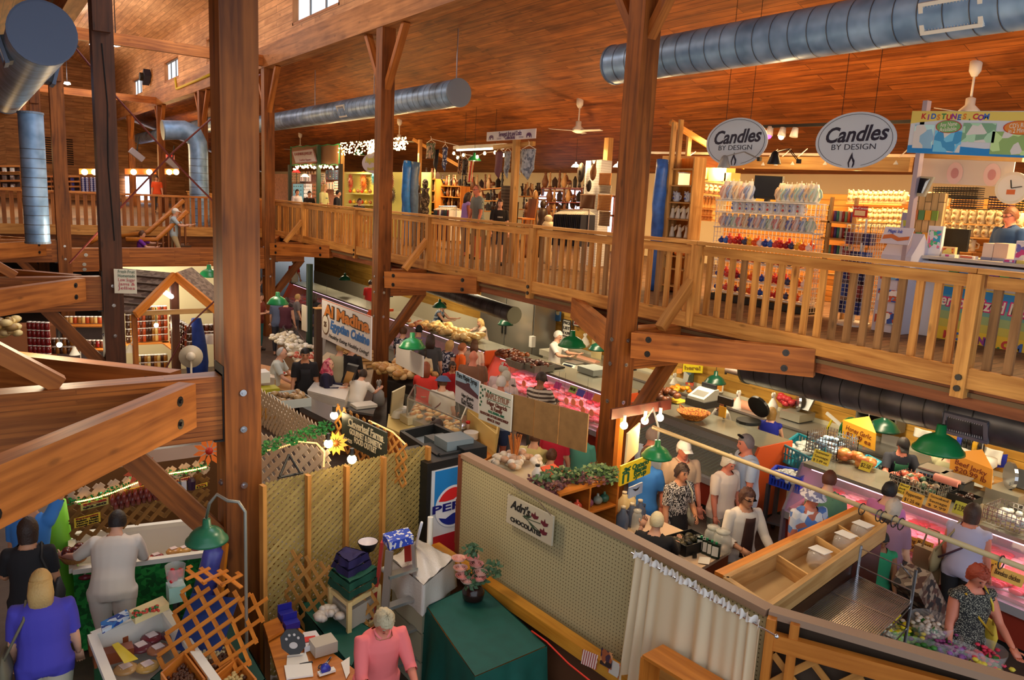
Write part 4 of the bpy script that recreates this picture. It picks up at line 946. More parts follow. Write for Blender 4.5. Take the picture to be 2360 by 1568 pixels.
# shelves of carvings
def carv(kind,col):
    def f():
        t=TH('carving','wood carving','carving');m=mat(col,.5);mb=MB()
        if kind==0:mb.la([(.03,0),(.035,.02),(.02,.08),(.035,.16),(.02,.2),(.025,.26),(.005,.3)],n=8);mb.bd('body',m,t,True);mb=MB().bl((0,0,.31),.025,8,5);mb.bd('head',m,t,True)
        elif kind==1:
            mb.bl((0,0,.1),(.04,.08,.05),8,5);mb.bd('body',m,t,True)
            mb=MB().tube([(0,-.06,.12),(0,-.1,.2),(0,-.13,.22)],[.025,.018,.02],6);mb.bd('neck',m,t,True)
            for sy in(-.05,.05):mb=MB().cyl((.02,sy,0),(.02,sy,.09),.01,5);mb.bd('leg',m,t)
        elif kind==2:mb.la([(.03,0),(.06,.05),(.07,.12),(.04,.2),(.025,.26),(.035,.3)],n=10,cap=False);mb.bd('vase_body',m,t,True);mb=MB().tube([(.036*math.cos(a),.036*math.sin(a),.3)for a in np.linspace(0,6.28,10)],.006,5);mb.bd('vase_rim',m,t)
        else:mb.pm([(0,-.05,0),(0,.05,0),(0,.06,.14),(0,0,.22),(0,-.06,.14)],(.03,0,0));mb.bd('mask_face',m,t);mb=MB().bl((-.005,0,.1),(.02,.012,.03),6,4);mb.bd('nose',m,t)
        return t
    return f
ck4=[(k,c)for k in range(4)for c in((54,30,18),(120,70,36),(30,22,20),(196,150,100))]
CK=['cv%d'%i for i in range(16)];CF=[carv(*k)for k in ck4];perm=[0,6,9,3,12,1,11,5,14,2,8,4,13,7,10,15];CK=[CK[i]for i in perm];CF=[CF[i]for i in perm]
shelf_unit('wall_shelf','pine shelf unit of carvings left part, behind the man',12.6,atX(972,400,12.6).y,atX(1004,400,12.6).y,ZM,atX(990,412,12.6).z,[atX(990,y,12.6).z for y in(413,440,466,489)],.35,W_ORG,.03,mat((70,44,24),.7))
shelf_unit('wall_shelf','pine shelf unit of carvings middle part with price card',12.8,atX(1008,420,12.8).y,atX(1062,420,12.8).y,ZM,atX(1030,428,12.8).z,[atX(1030,y,12.8).z for y in(429,454,479)],.35,W_ORG,.03,mat((96,58,26),.7))
for y,x0,x1,n,X,w in((413,972,1004,5,12.6,'top of left unit'),(440,972,1004,5,12.6,'second shelf of left unit'),(466,972,1004,5,12.6,'third shelf of left unit'),(429,1010,1060,10,12.8,'top of middle unit'),(454,1010,1060,8,12.8,'second shelf of middle unit'),(479,1010,1060,7,12.8,'low shelf of middle unit')):
    a,b=P3((x0,y,X),(x1,y,X));row(CK,CF,a+V3((.12,0,.016)),b+V3((.12,0,.016)),n,'dark wood carving on the '+w,'carvings, '+w,jit=.5,sc=1.1)
a,b=P3((1062,440,14.5),(1156,432,14.5));board_shelf('shelf','wall shelf with tall vases behind the man',a,b,.3,m=W_ORG)
row(CK,CF,a+V3((.1,0,.01)),b+V3((.1,0,.01)),10,'vase or figure on the wall shelf behind the man','figures behind the man',sc=1.5)
for i,(y,x0,x1,n)in enumerate(((433,1245,1335,8),(466,1255,1345,8),(496,1255,1300,4))):
    a,b=P3((x0,y,15.5),(x1,y,15.5));board_shelf('shelf',['top','middle','lowest'][i]+' red-brown shelf before the white back wall',a,b,.3,m=mat((130,50,36),.5))
    row(CK[2:]+CK[:2],CF[2:]+CF[:2],a+V3((.1,0,.01)),b+V3((.1,0,.01)),n,'dark figure on the %s red-brown shelf'%['top','middle','lowest'][i],'figures on red-brown shelf %d'%i,jit=.6,sc=1.6)
for i,(x0,x1,yt,yb)in enumerate(((1312,1342,436,484),(1240,1300,440,480),(1405,1432,452,540))):
    w=TH('window_%d'%(6+i),'','window');del w['label'],w['category'];struct(w)
    B=vboard((x0,yt),(x1,yt+2),yb,X=XW-.05,thick=.02);mb=MB();B.slab(mb,0,.01);mb.bd('window_pane',mat((225,228,255),.3,emit=2.6),w)
    mb=MB()
    for u in(0,.5,1):mb.be(B.p(u,0,.02),B.p(u,1,.02),.06,.05,up=B.n)
    for v in(0,.5,1):mb.be(B.p(0,v,.02),B.p(1,v,.02),.06,.05,up=B.n)
    mb.bd('window_frame',mat((176,110,80),.6),w)
for i,(y,x0,x1,X)in enumerate(((462,1062,1150,14.5),(486,1062,1150,14.5),(452,1196,1245,15.5),(482,1196,1345,15.6),(520,1196,1340,15.5),(505,860,925,13.5))):
    a,b=P3((x0,y,X),(x1,y,X));w=['second wall shelf behind the couple','third wall shelf behind the couple','short shelf left of the bright window','long shelf below the bright window','lowest long shelf of the crafts booth','shelf right of the second column'][i];board_shelf('shelf',w+', crowded',a,b,.3,m=W_ORG);row(CK,CF,a+V3((.1,0,.01)),b+V3((.1,0,.01)),13,'dark carving on the '+w,w,jit=.6,sc=1.35)
# pegboard pillar with masks and textiles
t=TH('pegboard_pillar','white pegboard pillar hung with masks in the crafts booth','pillar');PEGW=uvdots((206,212,226),(150,150,160),.06,.2)
a,b,c=atX(1345,455,12.6),atX(1381,455,12.3),atX(1405,455,12.8);zt=onV(0,368,b)
mb=MB().pm([(a.x,a.y,ZM),(b.x,b.y,ZM),(c.x,c.y,ZM)],(0,0,zt-ZM));mb.bd('pegboard',PEGW,t)
def mask(x,y,X,s,col,lab,horns=0):
    p=atX(x,y,X);t=TH('wall_mask',lab,'mask');mb=MB().bl(p,(.05,.11*s,.2*s),12,8);mb.bd('mask_face',mat(col,.5),t,True)
    mb=MB().be(p+V3((-.06,0,.04*s)),p+V3((-.06,0,-.05*s)),.03*s,.03);mb.bd('nose',mat(col,.5),t)
    if horns:
        for k in(-1,1):mb=MB().tube([p+V3((0,k*.05,.15*s)),p+V3((0,k*.08,.28*s))],[.03,.01],6);mb.bd('horn',mat(col,.5),t,True)
mask(1367,397,12.2,1,(118,76,40),'brown giraffe mask on the white pegboard',1)
mask(1357,428,12.3,.75,(34,24,22),'small black mask under the giraffe mask');mask(1339,398,12.4,1.2,(28,20,20),'large black mask on the left edge of the pegboard')
st=lambda a,b,c,s:pattern([a,b,c,b],s,kind='Z')
for x0,x1,y0,y1,X,m,lab in((1382,1410,399,427,12.2,st((190,130,60),(150,60,30),(220,190,120),14),'orange striped woven cloth at top of pillar'),(1382,1410,427,446,12.15,st((40,34,30),(200,190,170),(30,26,24),16),'black and white striped woven cloth in the middle'),
        (1379,1411,448,485,12.1,st((200,150,70),(120,40,30),(214,176,110),9),'ochre woven bag on white hanger below'),(1382,1408,486,520,12.2,st((90,70,60),(150,120,90),(60,60,50),8),'dull striped cloth at the bottom of pillar'),(1338,1373,447,480,12.25,mat((88,52,32),.6),'brown leather panel with dark fringe')):
    cloth('woven_cloth',lab,x0,x1,y0,y1,X,m,hanger=False,sway=.01)
cloth('woven_rug','tall dark rug with grey bands beside the girl',1156,1179,428,545,11.0,st((54,40,32),(96,80,66),(30,24,22),4),hanger=False,sway=.01);cloth('woven_rug','brown striped rug right of the booth post',1180,1196,465,548,11.2,st((70,50,30),(40,30,22),(110,80,44),7),hanger=False,sway=.01)
def garment_rack(x0,x1,y,X,n,cols,lab,drop=.85):
    a,b=P3((x0,y,X),(x1,y,X));t=TH('garment_rack',lab,'rack');mb=MB().cyl(a,b,.015,6)
    for p in(a,b):mb.cyl(p,(p.x,p.y,ZM),.015,6);mb.be((p.x-.2,p.y,ZM+.02),(p.x+.2,p.y,ZM+.02),.03,.03)
    mb.bd('rack_frame',CHROME,t)
    for i in range(n):
        p=a.lerp(b,(i+.5)/n);mb=MB().tube([p+V3((-.2,0,-.1)),p+UZ(-.02),p+V3((.2,0,-.1))],.009,4);h=mb.bd('hanger',WHITE,t)
        mb=MB().pm([p+V3((-.2,-.012,-.11)),p+V3((.2,-.012,-.11)),p+V3((.22,-.012,-.11-drop)),p+V3((-.22,-.012,-.11-drop))],(0,.025,0));mb.bd('garment',mat(cols[i%len(cols)],.8),t)
garment_rack(1292,1358,484,11.2,16,[(30,32,50),(40,40,44),(20,22,34)],'rack of dark clothes on pale hangers, crafts booth',.7)
garment_rack(1012,1052,476,11.2,9,[(60,60,70),(40,70,80),(110,40,50),(230,226,220),(70,70,110)],'rack of mixed clothes on white hangers behind the couple')
def statue(x,y0,y1,X,r,col,lab,m=None):
    a=atX(x,y1,X);h=onV(0,y0,a)-ZM;rnd=random.Random(x);t=TH('statue',lab,'statue',(a.x,a.y,ZM))
    mb=MB().tube([(0,0,h*k/12*.86)for k in range(13)],[r*(.75+.5*rnd.random())for k in range(13)],9);mb.bd('figure_body',m or mat(col,.45),t,True)
    mb=MB().bl((0,0,h*.92),(r*.8,r*.8,h*.08),8,6);mb.bd('figure_head',m or mat(col,.45),t,True)
statue(959,425,590,11.2,.08,(40,26,22),'slim dark carved figure next to the tarp rolls');statue(975,412,590,11.6,.13,(84,74,66),'stout grey brown carved figure with flowers',pattern([(60,48,40),(120,104,90),(40,30,26)],20))
statue(1228,438,560,12.5,.09,(150,110,66),'tall wooden giraffe neck figure with mask on top');statue(1211,465,560,12.0,.1,(110,64,34),'brown carved figure by the rugs');statue(1247,460,560,12.6,.11,(52,34,26),'dark carved group left of the white shelves');statue(1262,495,545,11.6,.13,(214,200,170),'pale round drum figure above the railing')
t=TH('wooden_chair','carved wooden chair above the railing in the crafts booth','chair');p=atX(1208,504,11.4)
mb=MB().box((p.x,p.y,p.z),(.4,.4,.04));mb.bd('seat',W_ORG,t)
for i in(-1,1):
    for j in(-1,1):mb=MB().cyl((p.x+i*.17,p.y+j*.17,ZM),(p.x+i*.17,p.y+j*.17,p.z),.02,6);mb.bd('leg',W_ORG,t)
mb=MB().be((p.x+.2,p.y,p.z),(p.x+.25,p.y,p.z+.5),.36,.03,up=(1,0,0));mb.bd('backrest',W_COL,t)
# ------------------------------------------------------------------ jewellery booth
JX=10.4
post(733,335,548,JX,'dark green post in the jewellery booth front',.13,mat((16,62,44),.5));post(668,380,545,JX,'black green post at the left of the jewellery booth',.12,mat((18,34,28),.6));post(783,378,548,JX,'dark post at the right of the jewellery booth',.12,mat((40,30,22),.6));post(788,345,548,JX+.2,'pale stud beside the sun ornaments',.09)
t=TH('garland_panel','grey-brown panel over the jewellery booth edged with green garland','panel');B=vboard((672,338),(784,332),380,X=JX+.1);mb=MB();B.slab(mb);mb.bd('panel_board',mat((150,112,80),.7),t)
mb=MB();pts=[B.p(u,.02+.03*math.sin(u*30),.03)for u in np.linspace(0,1,24)]+[B.p(1.0,v,.03)for v in np.linspace(0,1,8)]+[B.p(u,1+.04*math.sin(u*33),.03)for u in np.linspace(1,0,24)]+[B.p(0,v,.03)for v in np.linspace(1,0,8)];mb.tube(pts,.02,5);mb.bd('garland',mat((40,150,90),.5),t,True)
t=TH('hanging_sign','tilted white sign with red lettering, jewellery booth','sign');B=vboard((674,347),(722,343),377,X=JX-.1);d=B.x*.2;B.o=B.o;P=[B.p(.18,1,0),B.p(1.18,.95,0),B.p(1,0,0),B.p(0,.08,0)]
mb=MB().pm(P,B.n*.02);mb.bd('sign_board',mat((206,200,214),.5),t);red=mat((150,30,50),.5)
mb=MB()
for i in range(4):mb.be(P[i]+B.n*.025,P[(i+1)%4]+B.n*.025,.03,.01,up=B.n)
mb.bd('sign_border',red,t)
B.text('KLAUSENBURG JEWELLERY',t,.55,.32,.14,red,width=B.w*.85,k=.025,bold=.003);B.text('Leather Repairs',t,.66,.78,.12,red,width=B.w*.55,k=.025)
def fairy(lab,pts,X,n,spread,col=(255,214,140),e=14,r=.018,seed=1):
    t=TH('fairy_lights',lab,'lights');rnd=random.Random(seed);P=P3(*[(x,y,X)for x,y in pts]);mb=MB().tube(P,.006,4);mb.bd('flex',mat((60,90,60),.6),t)
    mb=MB();seg=len(P)-1
    for k in range(n):
        f=(k+.5)/n*seg;i=min(int(f),seg-1);p=P[i].lerp(P[i+1],f-i)+V3((rnd.uniform(-.05,.05),rnd.uniform(-.05,.05),-rnd.random()*spread));mb.bl(p,r,5,4)
    o=mb.bd('tiny_bulbs',mat(col,.3,emit=e),t);o['kind']='stuff';return t
fairy('icicle lights in a dense band over the sun ornaments',[(783,330),(850,325),(868,322)],10.3,200,.4,r=.022);fairy('icicle lights under the small ceiling fan',[(908,318),(938,316)],10.3,90,.35,r=.022,seed=3)
fairy('row of warm lights under the jewellery fascia',[(676,384),(705,381),(735,382),(784,382)],10.45,46,.12,r=.035,seed=5)
sheet('wall_jewellery_back',(13.2,42,5.3),(13.2,29.6,5.3),(13.2,29.6,ZM+.01),(13.2,42,ZM+.01),-.04,mat((176,120,96),.7,noisy=.4))
sheet('wall_ornament_stall',(11.85,29.4,5.35),(11.85,22.0,5.35),(11.85,22.0,ZM+.01),(11.85,29.4,ZM+.01),-.04,mat((206,206,110),.7))
def sun(x,y,r,col,c2,lab):
    p=atX(x,y,11.7);t=TH('sun_ornament',lab,'ornament');n=22;mb=MB()
    for k in range(n):
        a=6.283*k/n;a2=a+.12;mb.pm([p+V3((0,math.cos(a-.1)*r*.5,math.sin(a-.1)*r*.5)),p+V3((0,math.cos(a+.1)*r*.5,math.sin(a+.1)*r*.5)),p+V3((0,math.cos(a2)*r,math.sin(a2)*r))],(-.015,0,0))
    mb.bd('sun_rays',mat(col,.5),t);mb=MB().bl(p,(.05,r*.5,r*.5),16,9);mb.bd('sun_face',mat(c2,.4),t,True);mb=MB().bl(p+V3((-.04,0,0)),(.03,r*.2,r*.2),10,6);mb.bd('sun_centre',mat(col,.4),t,True)
sun(808,418,.3,(190,60,50),(200,120,90),'red metal sun ornament on the yellow-green wall');sun(838,419,.38,(176,84,30),(206,110,40),'large copper sun ornament with spiky rays');sun(905,450,.28,(70,60,50),(90,70,60),'dark rusty sun ornament right of the second column');sun(902,418,.26,(150,60,50),(110,60,50),'dull red flower ornament right of the second column');sun(862,408,.3,(60,160,200),(90,190,220),'turquoise metal fish ornament by the column')
for i,y in enumerate((398,445,470)):a,b=P3((797,y,11.6),(852,y+2,11.6));board_shelf('shelf',['upper','middle','lower'][i]+' pale shelf under the sun ornaments',a,b,.25,m=mat((214,214,150),.5));row(['bb1','bb2','bb3'],[mk_ball((200,60,40),.07,'fruit_bowl','x'),mk_ball((220,180,60),.07,'fruit_bowl','x'),mk_ball((150,90,60),.07,'fruit_bowl','x')],a+V3((.1,0,.01)),b+V3((.1,0,.01)),6,'ceramic piece on the %s pale shelf'%['upper','middle','lower'][i],'ceramics %d'%i)if i else None
t=TH('oval_sign','round white sign cut by the second column','sign');B=vboard((836,352),(895,350),400,X=10.3);mb=MB();B.ell(mb,.5,.5,.5,.5,0,.02);mb.bd('sign_board',mat((190,186,212),.5),t);B.text('Angels',t,.32,.35,.26,mat((190,190,30),.5),shear=.3,bold=.01,k=.026);B.text('Home Gifts',t,.38,.78,.12,mat((190,190,30),.5),bold=.006,k=.026)
# display cards and glowing lamps in jewellery booth
cols=[(232,214,190),(220,190,170),(90,150,160),(236,226,206),(200,120,80),(240,230,220),(60,60,80),(220,200,180)]
k=0
for i,(x0,x1,y0,y1)in enumerate(((672,690,400,420),(692,716,402,418),(675,698,424,470),(700,718,424,468),(720,730,424,470),(740,750,400,425),(750,782,392,414),(742,772,420,436),(770,782,418,450),(700,728,395,402))):
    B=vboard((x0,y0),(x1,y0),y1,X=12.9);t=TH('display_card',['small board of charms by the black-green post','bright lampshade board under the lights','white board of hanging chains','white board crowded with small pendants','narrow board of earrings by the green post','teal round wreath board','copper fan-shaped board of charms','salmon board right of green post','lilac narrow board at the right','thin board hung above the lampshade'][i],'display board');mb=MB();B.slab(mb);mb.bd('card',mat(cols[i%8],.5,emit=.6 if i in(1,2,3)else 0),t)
    mb=MB()
    for a in range(4):
        for b in range(5):mb.bl(B.p(.15+.23*a,.12+.19*b,.02),.025,5,4)
    o=mb.bd('trinkets',pattern([(90,60,40),(200,160,90),(60,110,120),(180,60,60)],9),t);o['kind']='stuff'
for x,y,l,c in((683,398,'red shaded lamp in the jewellery booth',(230,60,50)),(703,408,'glowing stained-glass lamp in the jewellery booth',(250,240,190))):
    p=atX(x,y,12.2);t=TH('table_lamp',l,'lamp',p);mb=MB().la([(.04,.14),(.1,.12),(.2,0)],n=14,cap=False);mb.bd('lamp_shade',mat(c,.4,emit=1.6),t,True);mb=MB().cyl((0,0,.12),(0,0,-.5),.015,6);mb.bd('lamp_stem',BLACKM,t)
# ------------------------------------------------------------------ far end of the hall
def farshelf(x0,x1,y0,y1,Y,n,lab,cols,m=None):
    B=vboard((x0,y0),(x1,y0),y1,Y=Y,thick=.3);t=TH('display_shelf',lab,'shelf');mb=MB();B.slab(mb,-.32,-.3);mb.bd('back_panel',mat((60,36,24),.7),t)
    rnd=random.Random(x0)
    for k in range(n+1):mb=MB().be(B.p(0,k/n,-.15),B.p(1,k/n,-.15),.3,.06,up=B.y);mb.bd('shelf_board',m or W_ORG,t)
    for k in range(n):
        mb=MB()
        for j in range(int(B.w/.22)):p=B.p((j+.5)*.22/B.w,(k+1)/n,-.1);mb.cyl(p+UZ(.03),p+V3((0,0,.03+B.h/n*rnd.uniform(.35,.7))),.075,6)
        o=mb.bd('stock',pattern(cols,4),t);o['kind']='stuff'
farshelf(0,46,383,398,31,1,'white boxed glassware on the top far-left shelf',[(230,226,214),(200,120,100),(240,236,230)]);farshelf(0,46,400,434,31,2,'clear glassware on the lower far-left shelves',[(190,170,160),(120,100,90),(220,210,200)])
for i,(x0,x1,l)in enumerate(((106,118,'blue and white ties panel, leftmost'),(120,126,'striped ties panel beside blue one'),(158,184,'mixed stall shelf by the third column'))):farshelf(x0,x1,407,442,33,3,l,[(60,60,130),(190,190,214),(120,80,80)])
for i,(x0,x1)in enumerate(((186,204),(206,222),(224,228))):
    B=vboard((x0,409),(x1,409),442,Y=33);t=TH('button_display',['left blue panel of shiny buttons','right blue panel of shiny buttons','narrow blue panel at the column'][i],'panel');mb=MB();B.slab(mb);mb.bd('panel_board',mat((34,34,110),.6),t);mb=MB()
    for a in range(max(2,int(B.w/.16))):
        for b in range(7):mb.bl(B.p((a+.5)/max(2,int(B.w/.16)),(b+.5)/7,.03),.045,5,4)
    o=mb.bd('buttons',mat((200,200,226),.3),t);o['kind']='stuff'
for i,(x0,x1,l)in enumerate(((182,228,'orange lit booth header left of the dark column'),(288,360,'orange lit booth header above the bright door'),(380,412,'orange lit booth header behind slim columns'))):
    B=vboard((x0,389),(x1,389),402,Y=36,thick=.1);t=TH('booth_header',l,'header');mb=MB();B.slab(mb);mb.bd('header_board',mat((214,110,40),.6),t)
    for u in(.25,.75):
        p=B.p(u,.6,.15);mb=MB().bl(p,.12,8,6);mb.bd('glowing_bulb',mat((255,220,160),.3,emit=12),t,True)
w=TH('door_1','','door');del w['label'],w['category'];struct(w)
B=vboard((310,406),(346,406),462,Y=YF-.4);mb=MB();B.slab(mb);mb.bd('door_pane',mat((240,240,255),.3,emit=5),w);mb=MB()
for u in(0,1):mb.be(B.p(u,0,.03),B.p(u,1,.03),.15,.1,up=B.n)
mb.be(B.p(0,0,.03),B.p(1,0,.03),.15,.1);mb.bd('door_frame',mat((120,80,110),.6),w)
w=TH('window_9','','window');del w['label'],w['category'];struct(w);B=vboard((288,407),(299,407),452,Y=YF-.4);mb=MB();B.slab(mb);mb.bd('window_pane',mat((240,236,255),.3,emit=4),w)
t=TH('exit_sign','red exit sign on the far wall behind crossing rods','sign');B=vboard((382,356),(402,358),368,Y=50);mb=MB();B.slab(mb);mb.bd('sign_board',mat((214,120,100),.5,emit=.5),t);B.text('EXIT',t,.5,.5,.34,mat((200,20,20),.5,emit=1),bold=.02,width=B.w*.8)
for x,y,l in((315,357,'tilted grey metal floodlight left of the exit sign'),(397,378,'grey metal floodlight below the exit sign')):
    p=atY(x,y,38);t=TH('flood_light',l,'lamp');mb=MB().be(p+V3((-.25,0,.2)),p+V3((.25,0,-.2)),.3,.25);mb.bd('lamp_housing',mat((150,146,160),.4,.4),t);mb=MB().cyl(p,p+V3((.1,0,.8)),.03,6);mb.bd('bracket',BLACKM,t)
for x,y,l in((216,104,'pair of bright ceiling lamps beside the dark column'),(155,194,'bright ceiling lamp left of the dark column'),(267,105,'bright ceiling lamp right of the dark column')):
    p=atX(x,y,4.2);t=TH('ceiling_lamp',l,'lamp',p);mb=MB().la([(.12,.1),(.16,0),(.0,-.05)],n=12,cap=False);mb.bd('lamp_glass',mat((255,244,226),.3,emit=10),t,True);mb=MB().cyl((0,0,.05),(0,0,ZN+.8-p.z),.015,5);mb.bd('stem',STEEL,t)
t=TH('conduit','yellow pipe bent along the clerestory wall','pipe');mb=MB().tube(P3((404,180,7.3),(407,205,7.3),(440,191,7.3),(500,165,7.3)),.05,7);mb.bd('pipe',mat((200,180,50),.5),t,True)
t=TH('wall_speaker','dark blue loudspeaker between two clerestory windows','speaker');p=atX(337,178,7.35);mb=MB().be(p+V3((0,-.3,.2)),p+V3((0,.3,-.2)),.3,.4);mb.bd('speaker_cabinet',mat((30,40,70),.6),t);mb=MB().cyl(p,p+V3((-.3,0,0)),.2,10);mb.bd('speaker_cone',BLACKM,t)
# stairs
t=TH('staircase','wooden stairs with round handrails climbing to the far balcony','stairs');Y1=25.8
A0,A1=atY(362,552,Y1),atY(432,487,Y1);mb=MB().tube([atY(290,552,Y1),A0,A1],.07,8);mb.bd('handrail',W_ORG,t,True)
C0,C1=atY(340,536,Y1+.8),atY(424,462,Y1+.8);mb=MB().tube([atY(280,545,Y1+.8),C0,C1],.07,8);mb.bd('handrail',W_ORG,t,True)
for k in range(6):
    p=A0.lerp(A1,k/5.5);q=C0.lerp(C1,k/5.5);mb=MB().be((p.x,Y1,p.z-1.0),(p.x,Y1,p.z),.05,.09,up=(0,1,0));mb.bd('baluster',W_COL,t)
    mb=MB().box((p.x,Y1+.4,p.z-1.0),(.32,.9,.05));mb.bd('stair_tread',W_DECK,t)
mb=MB().be(A0+V3((-.2,0,-1.15)),A1+V3((.1,0,-1.1)),.06,.3);mb.bd('stringer',W_COL,t)
mb=MB();a,b=atY(205,560,Y1),atY(240,540,Y1);mb.tube([a,b],.07,8);mb.bd('handrail',W_ORG,t,True)
# ================================================================== ground floor: butcher line along the wall
STAIN=mat((176,176,172),.28,.7);STEELTOP=mat((168,166,150),.25,.6);ORANGE=mat((206,84,34),.5);REDB=mat((150,50,34),.5)
PINKM=pattern([(226,120,120),(240,170,170),(200,60,66),(250,200,196),(214,90,90)],14,.35)
def case(y0,y1,lab,base=REDB,lit=1,x0=9.15,top=1.25,ends=ORANGE,dark=False):
    t=TH('display_case',lab,'display case',(x0,(y0+y1)/2,0));h=abs(y1-y0)/2
    def pr(poly,nm,m,a=-h,b=h,**k):mb=MB().pm([(x,a,z)for x,z in poly],(0,b-a,0));return mb.bd(nm,m,t,**k)
    pr([(.08,0),(.95,0),(.95,.12),(.08,.12)],'toe_kick',BLACKM);pr([(.02,.12),(1.0,.12),(1.0,.5),(-.02,.5)],'base_panel',base)
    pr([(-.07,.5),(0.02,.5),(.02,.6),(-.07,.6)],'bumper_rail',mat((196,196,205),.3,.5))
    pr([(.02,.6),(.95,.8),(.95,.84),(.02,.64)],'display_bed',mat((214,150,160),.4)if not dark else mat((70,82,44),.5))
    pr([(.92,.5),(1.0,.5),(1.0,top-.05),(.92,top-.05)],'rear_panel',STAIN)
    mb=MB().box((.62,0,top-.02),(.76,2*h,.05));mb.bd('case_top',STEELTOP,t)
    mb=MB().pm([(-.04,-h,.6),(-.03,-h,.6),(.26,-h,top-.04),(.25,-h,top-.04)],(0,2*h,0));mb.bd('front_glass',glass((.95,.95,.95),.10),t)
    for s,nm in((-1,1),(1,1)):
        pr([(-.08,.12),(1.02,.12),(1.02,top),(.24,top),(-.08,.62)],'end_panel',ends,s*h-.02,s*h+.02)
    if lit:mb=MB().cyl((.33,-h+.1,top-.08),(.33,h-.1,top-.08),.013,8);mb.bd('lamp_tube',mat((255,190,220),.3,emit=3),t,True)
    else:
        mb=MB()
        for k in range(int(2*h/.08)):mb.be((.1,-h+k*.08+.04,.68),(.85,-h+k*.08+.04,.84),.01,.012)
        mb.bd('empty_grid',mat((110,130,90),.4,.4),t)
    return t
case(10.25,14.2,'meat display case glowing pink behind the striped-shirt man');case(7.0,9.75,'empty dark display case with steel top and orange end',lit=0,dark=True)
case(2.2,6.25,'long pink-lit meat display case at the right',ends=mat((150,140,160),.4,.3));case(14.6,20.5,'glass deli case behind the queue, with rolls on top',ends=ORANGE,base=mat((180,180,170),.4));case(21,28,'distant pink meat case left of Al Madina banner')
for y in(3,5.2):lamp('AREA','case_light',(9.55,y,1.12),9,(1,.45,.62),.15,1.6,(0,0,0))
for y in(11.2,13.2):lamp('AREA','case_light',(9.55,y,1.12),8,(1,.5,.62),.15,1.6,(0,0,0))
def mk_meat(c,k):
    def f():
        t=TH('meat_tray','tray of meat','meat');mb=MB().box((0,0,.01),(.26,.2,.02));mb.bd('tray',mat((240,235,235),.4),t)
        rnd=random.Random(k);mb=MB()
        for i in range(9):mb.bl((rnd.uniform(-.1,.1),rnd.uniform(-.1,.1),.045),(.08,.06,.035),7,5)
        o=mb.bd('meat_cut',mat(c,.3),t,True);return t
    return f
mc=[(222,74,84),(240,150,150),(200,50,54),(236,110,90),(246,180,170)]
for(a,b,nr,lab)in((2.4,6.1,15,'tray of pink or red meat in the right-hand case'),(10.45,14.0,15,'tray of pink or red meat in the case behind the striped-shirt man'),(21.2,27.8,12,'tray of meat in the distant pink case')):
    for j in range(3):
        x=9.15+.2+j*.27
        row(['mt%d'%i for i in(j,(j+2)%5,(j+3)%5)],[mk_meat(mc[i],i)for i in(j,(j+2)%5,(j+3)%5)],(x,a,.645+.057*j+.01),(x,b,.645+.057*j+.01),nr,lab,lab.replace('tray','trays'),math.pi/2,.15)
def card(x,y,X,lab,col=(232,206,60),w=.16,h=.11,txt=None,nm='price_card',tilt=.03,wn=None):
    p=atX(x,y,X);B=Board(p+V3((tilt,w/2,h/2)),p+V3((tilt,-w/2,h/2)),p+V3((-tilt,w/2,-h/2)),.006);t=TH(nm,lab,'card');mb=MB();B.slab(mb);mb.bd('card_sheet',mat(col,.5),t)
    if txt:
        for i,s in enumerate(txt):B.text(s,t,.5,(i+.6)/(len(txt)+.2),h/(len(txt)+.3)*.9,mat((60,20,10),.6),width=w*.8)
    return t
for i,(x,y,c,w)in enumerate(((1285,889,(190,50,140),'magenta'),(1320,898,(150,190,90),'green'),(1338,906,(70,60,180),'violet-blue'),(1356,913,(200,50,150),'second magenta'),(1376,918,(240,130,50),'orange'))):
    card(x,y,9.2,w+' paper price tag along the top of the pink case',c,.2,.12,['SPARE RIBS']if i==1 else None)
for i,(x,y)in enumerate(((1208,884),(1274,920),(1306,924),(1322,927),(1340,930),(1344,945),(1364,952))):
    p=atX(x,y,9.35);t=MB();t.tube([p,p+V3((-.01,0,0))],.07,9);tag(t.bd('price_tag',mat((250,140,40),.4)),'round orange price tag among the pink meat','tag','orange tags in the pink case')
card(1995,1075,9.3,'yellow handwritten card in front of the flat breads',txt=['$2.50']);card(1893,1055,9.35,'yellow card reading summer sausage on wire basket',(236,210,70),.26,.17,['Summer','Sausage','$ 2.49 ea']);card(2082,1128,9.3,'small yellow card left of the wire basket of snacks',(224,200,50),.13,.12,['Beef','Jerky','$2.50'])
card(2104,1150,9.25,'orange handwritten card below the wire basket',(236,180,60),.24,.15,['Pepperettes','$1.25 ea']);card(2162,1160,9.25,'large orange handwritten card beside the scale',(230,172,60),.26,.16,['Smoked','Sausage','$ 9.99']);card(2212,1172,9.25,'greenish yellow card before the dark tray',(190,190,50),.14,.14,['$ 3.99'])
card(2090,1250,9.2,'left yellow card inside the right case glass',(226,180,60),.24,.16,['Stewing','$ 6.99']);card(2128,1262,9.2,'right yellow card inside the right case glass',(226,186,60),.2,.16,['Roast','$ 5.99']);card(2322,1328,9.1,'wide orange card at the far right of the case',(236,190,90),.32,.12,['Boneless chicken']);card(2282,1302,9.15,'yellow card behind the red-haired woman',(226,190,60),.2,.14,['Pork'])
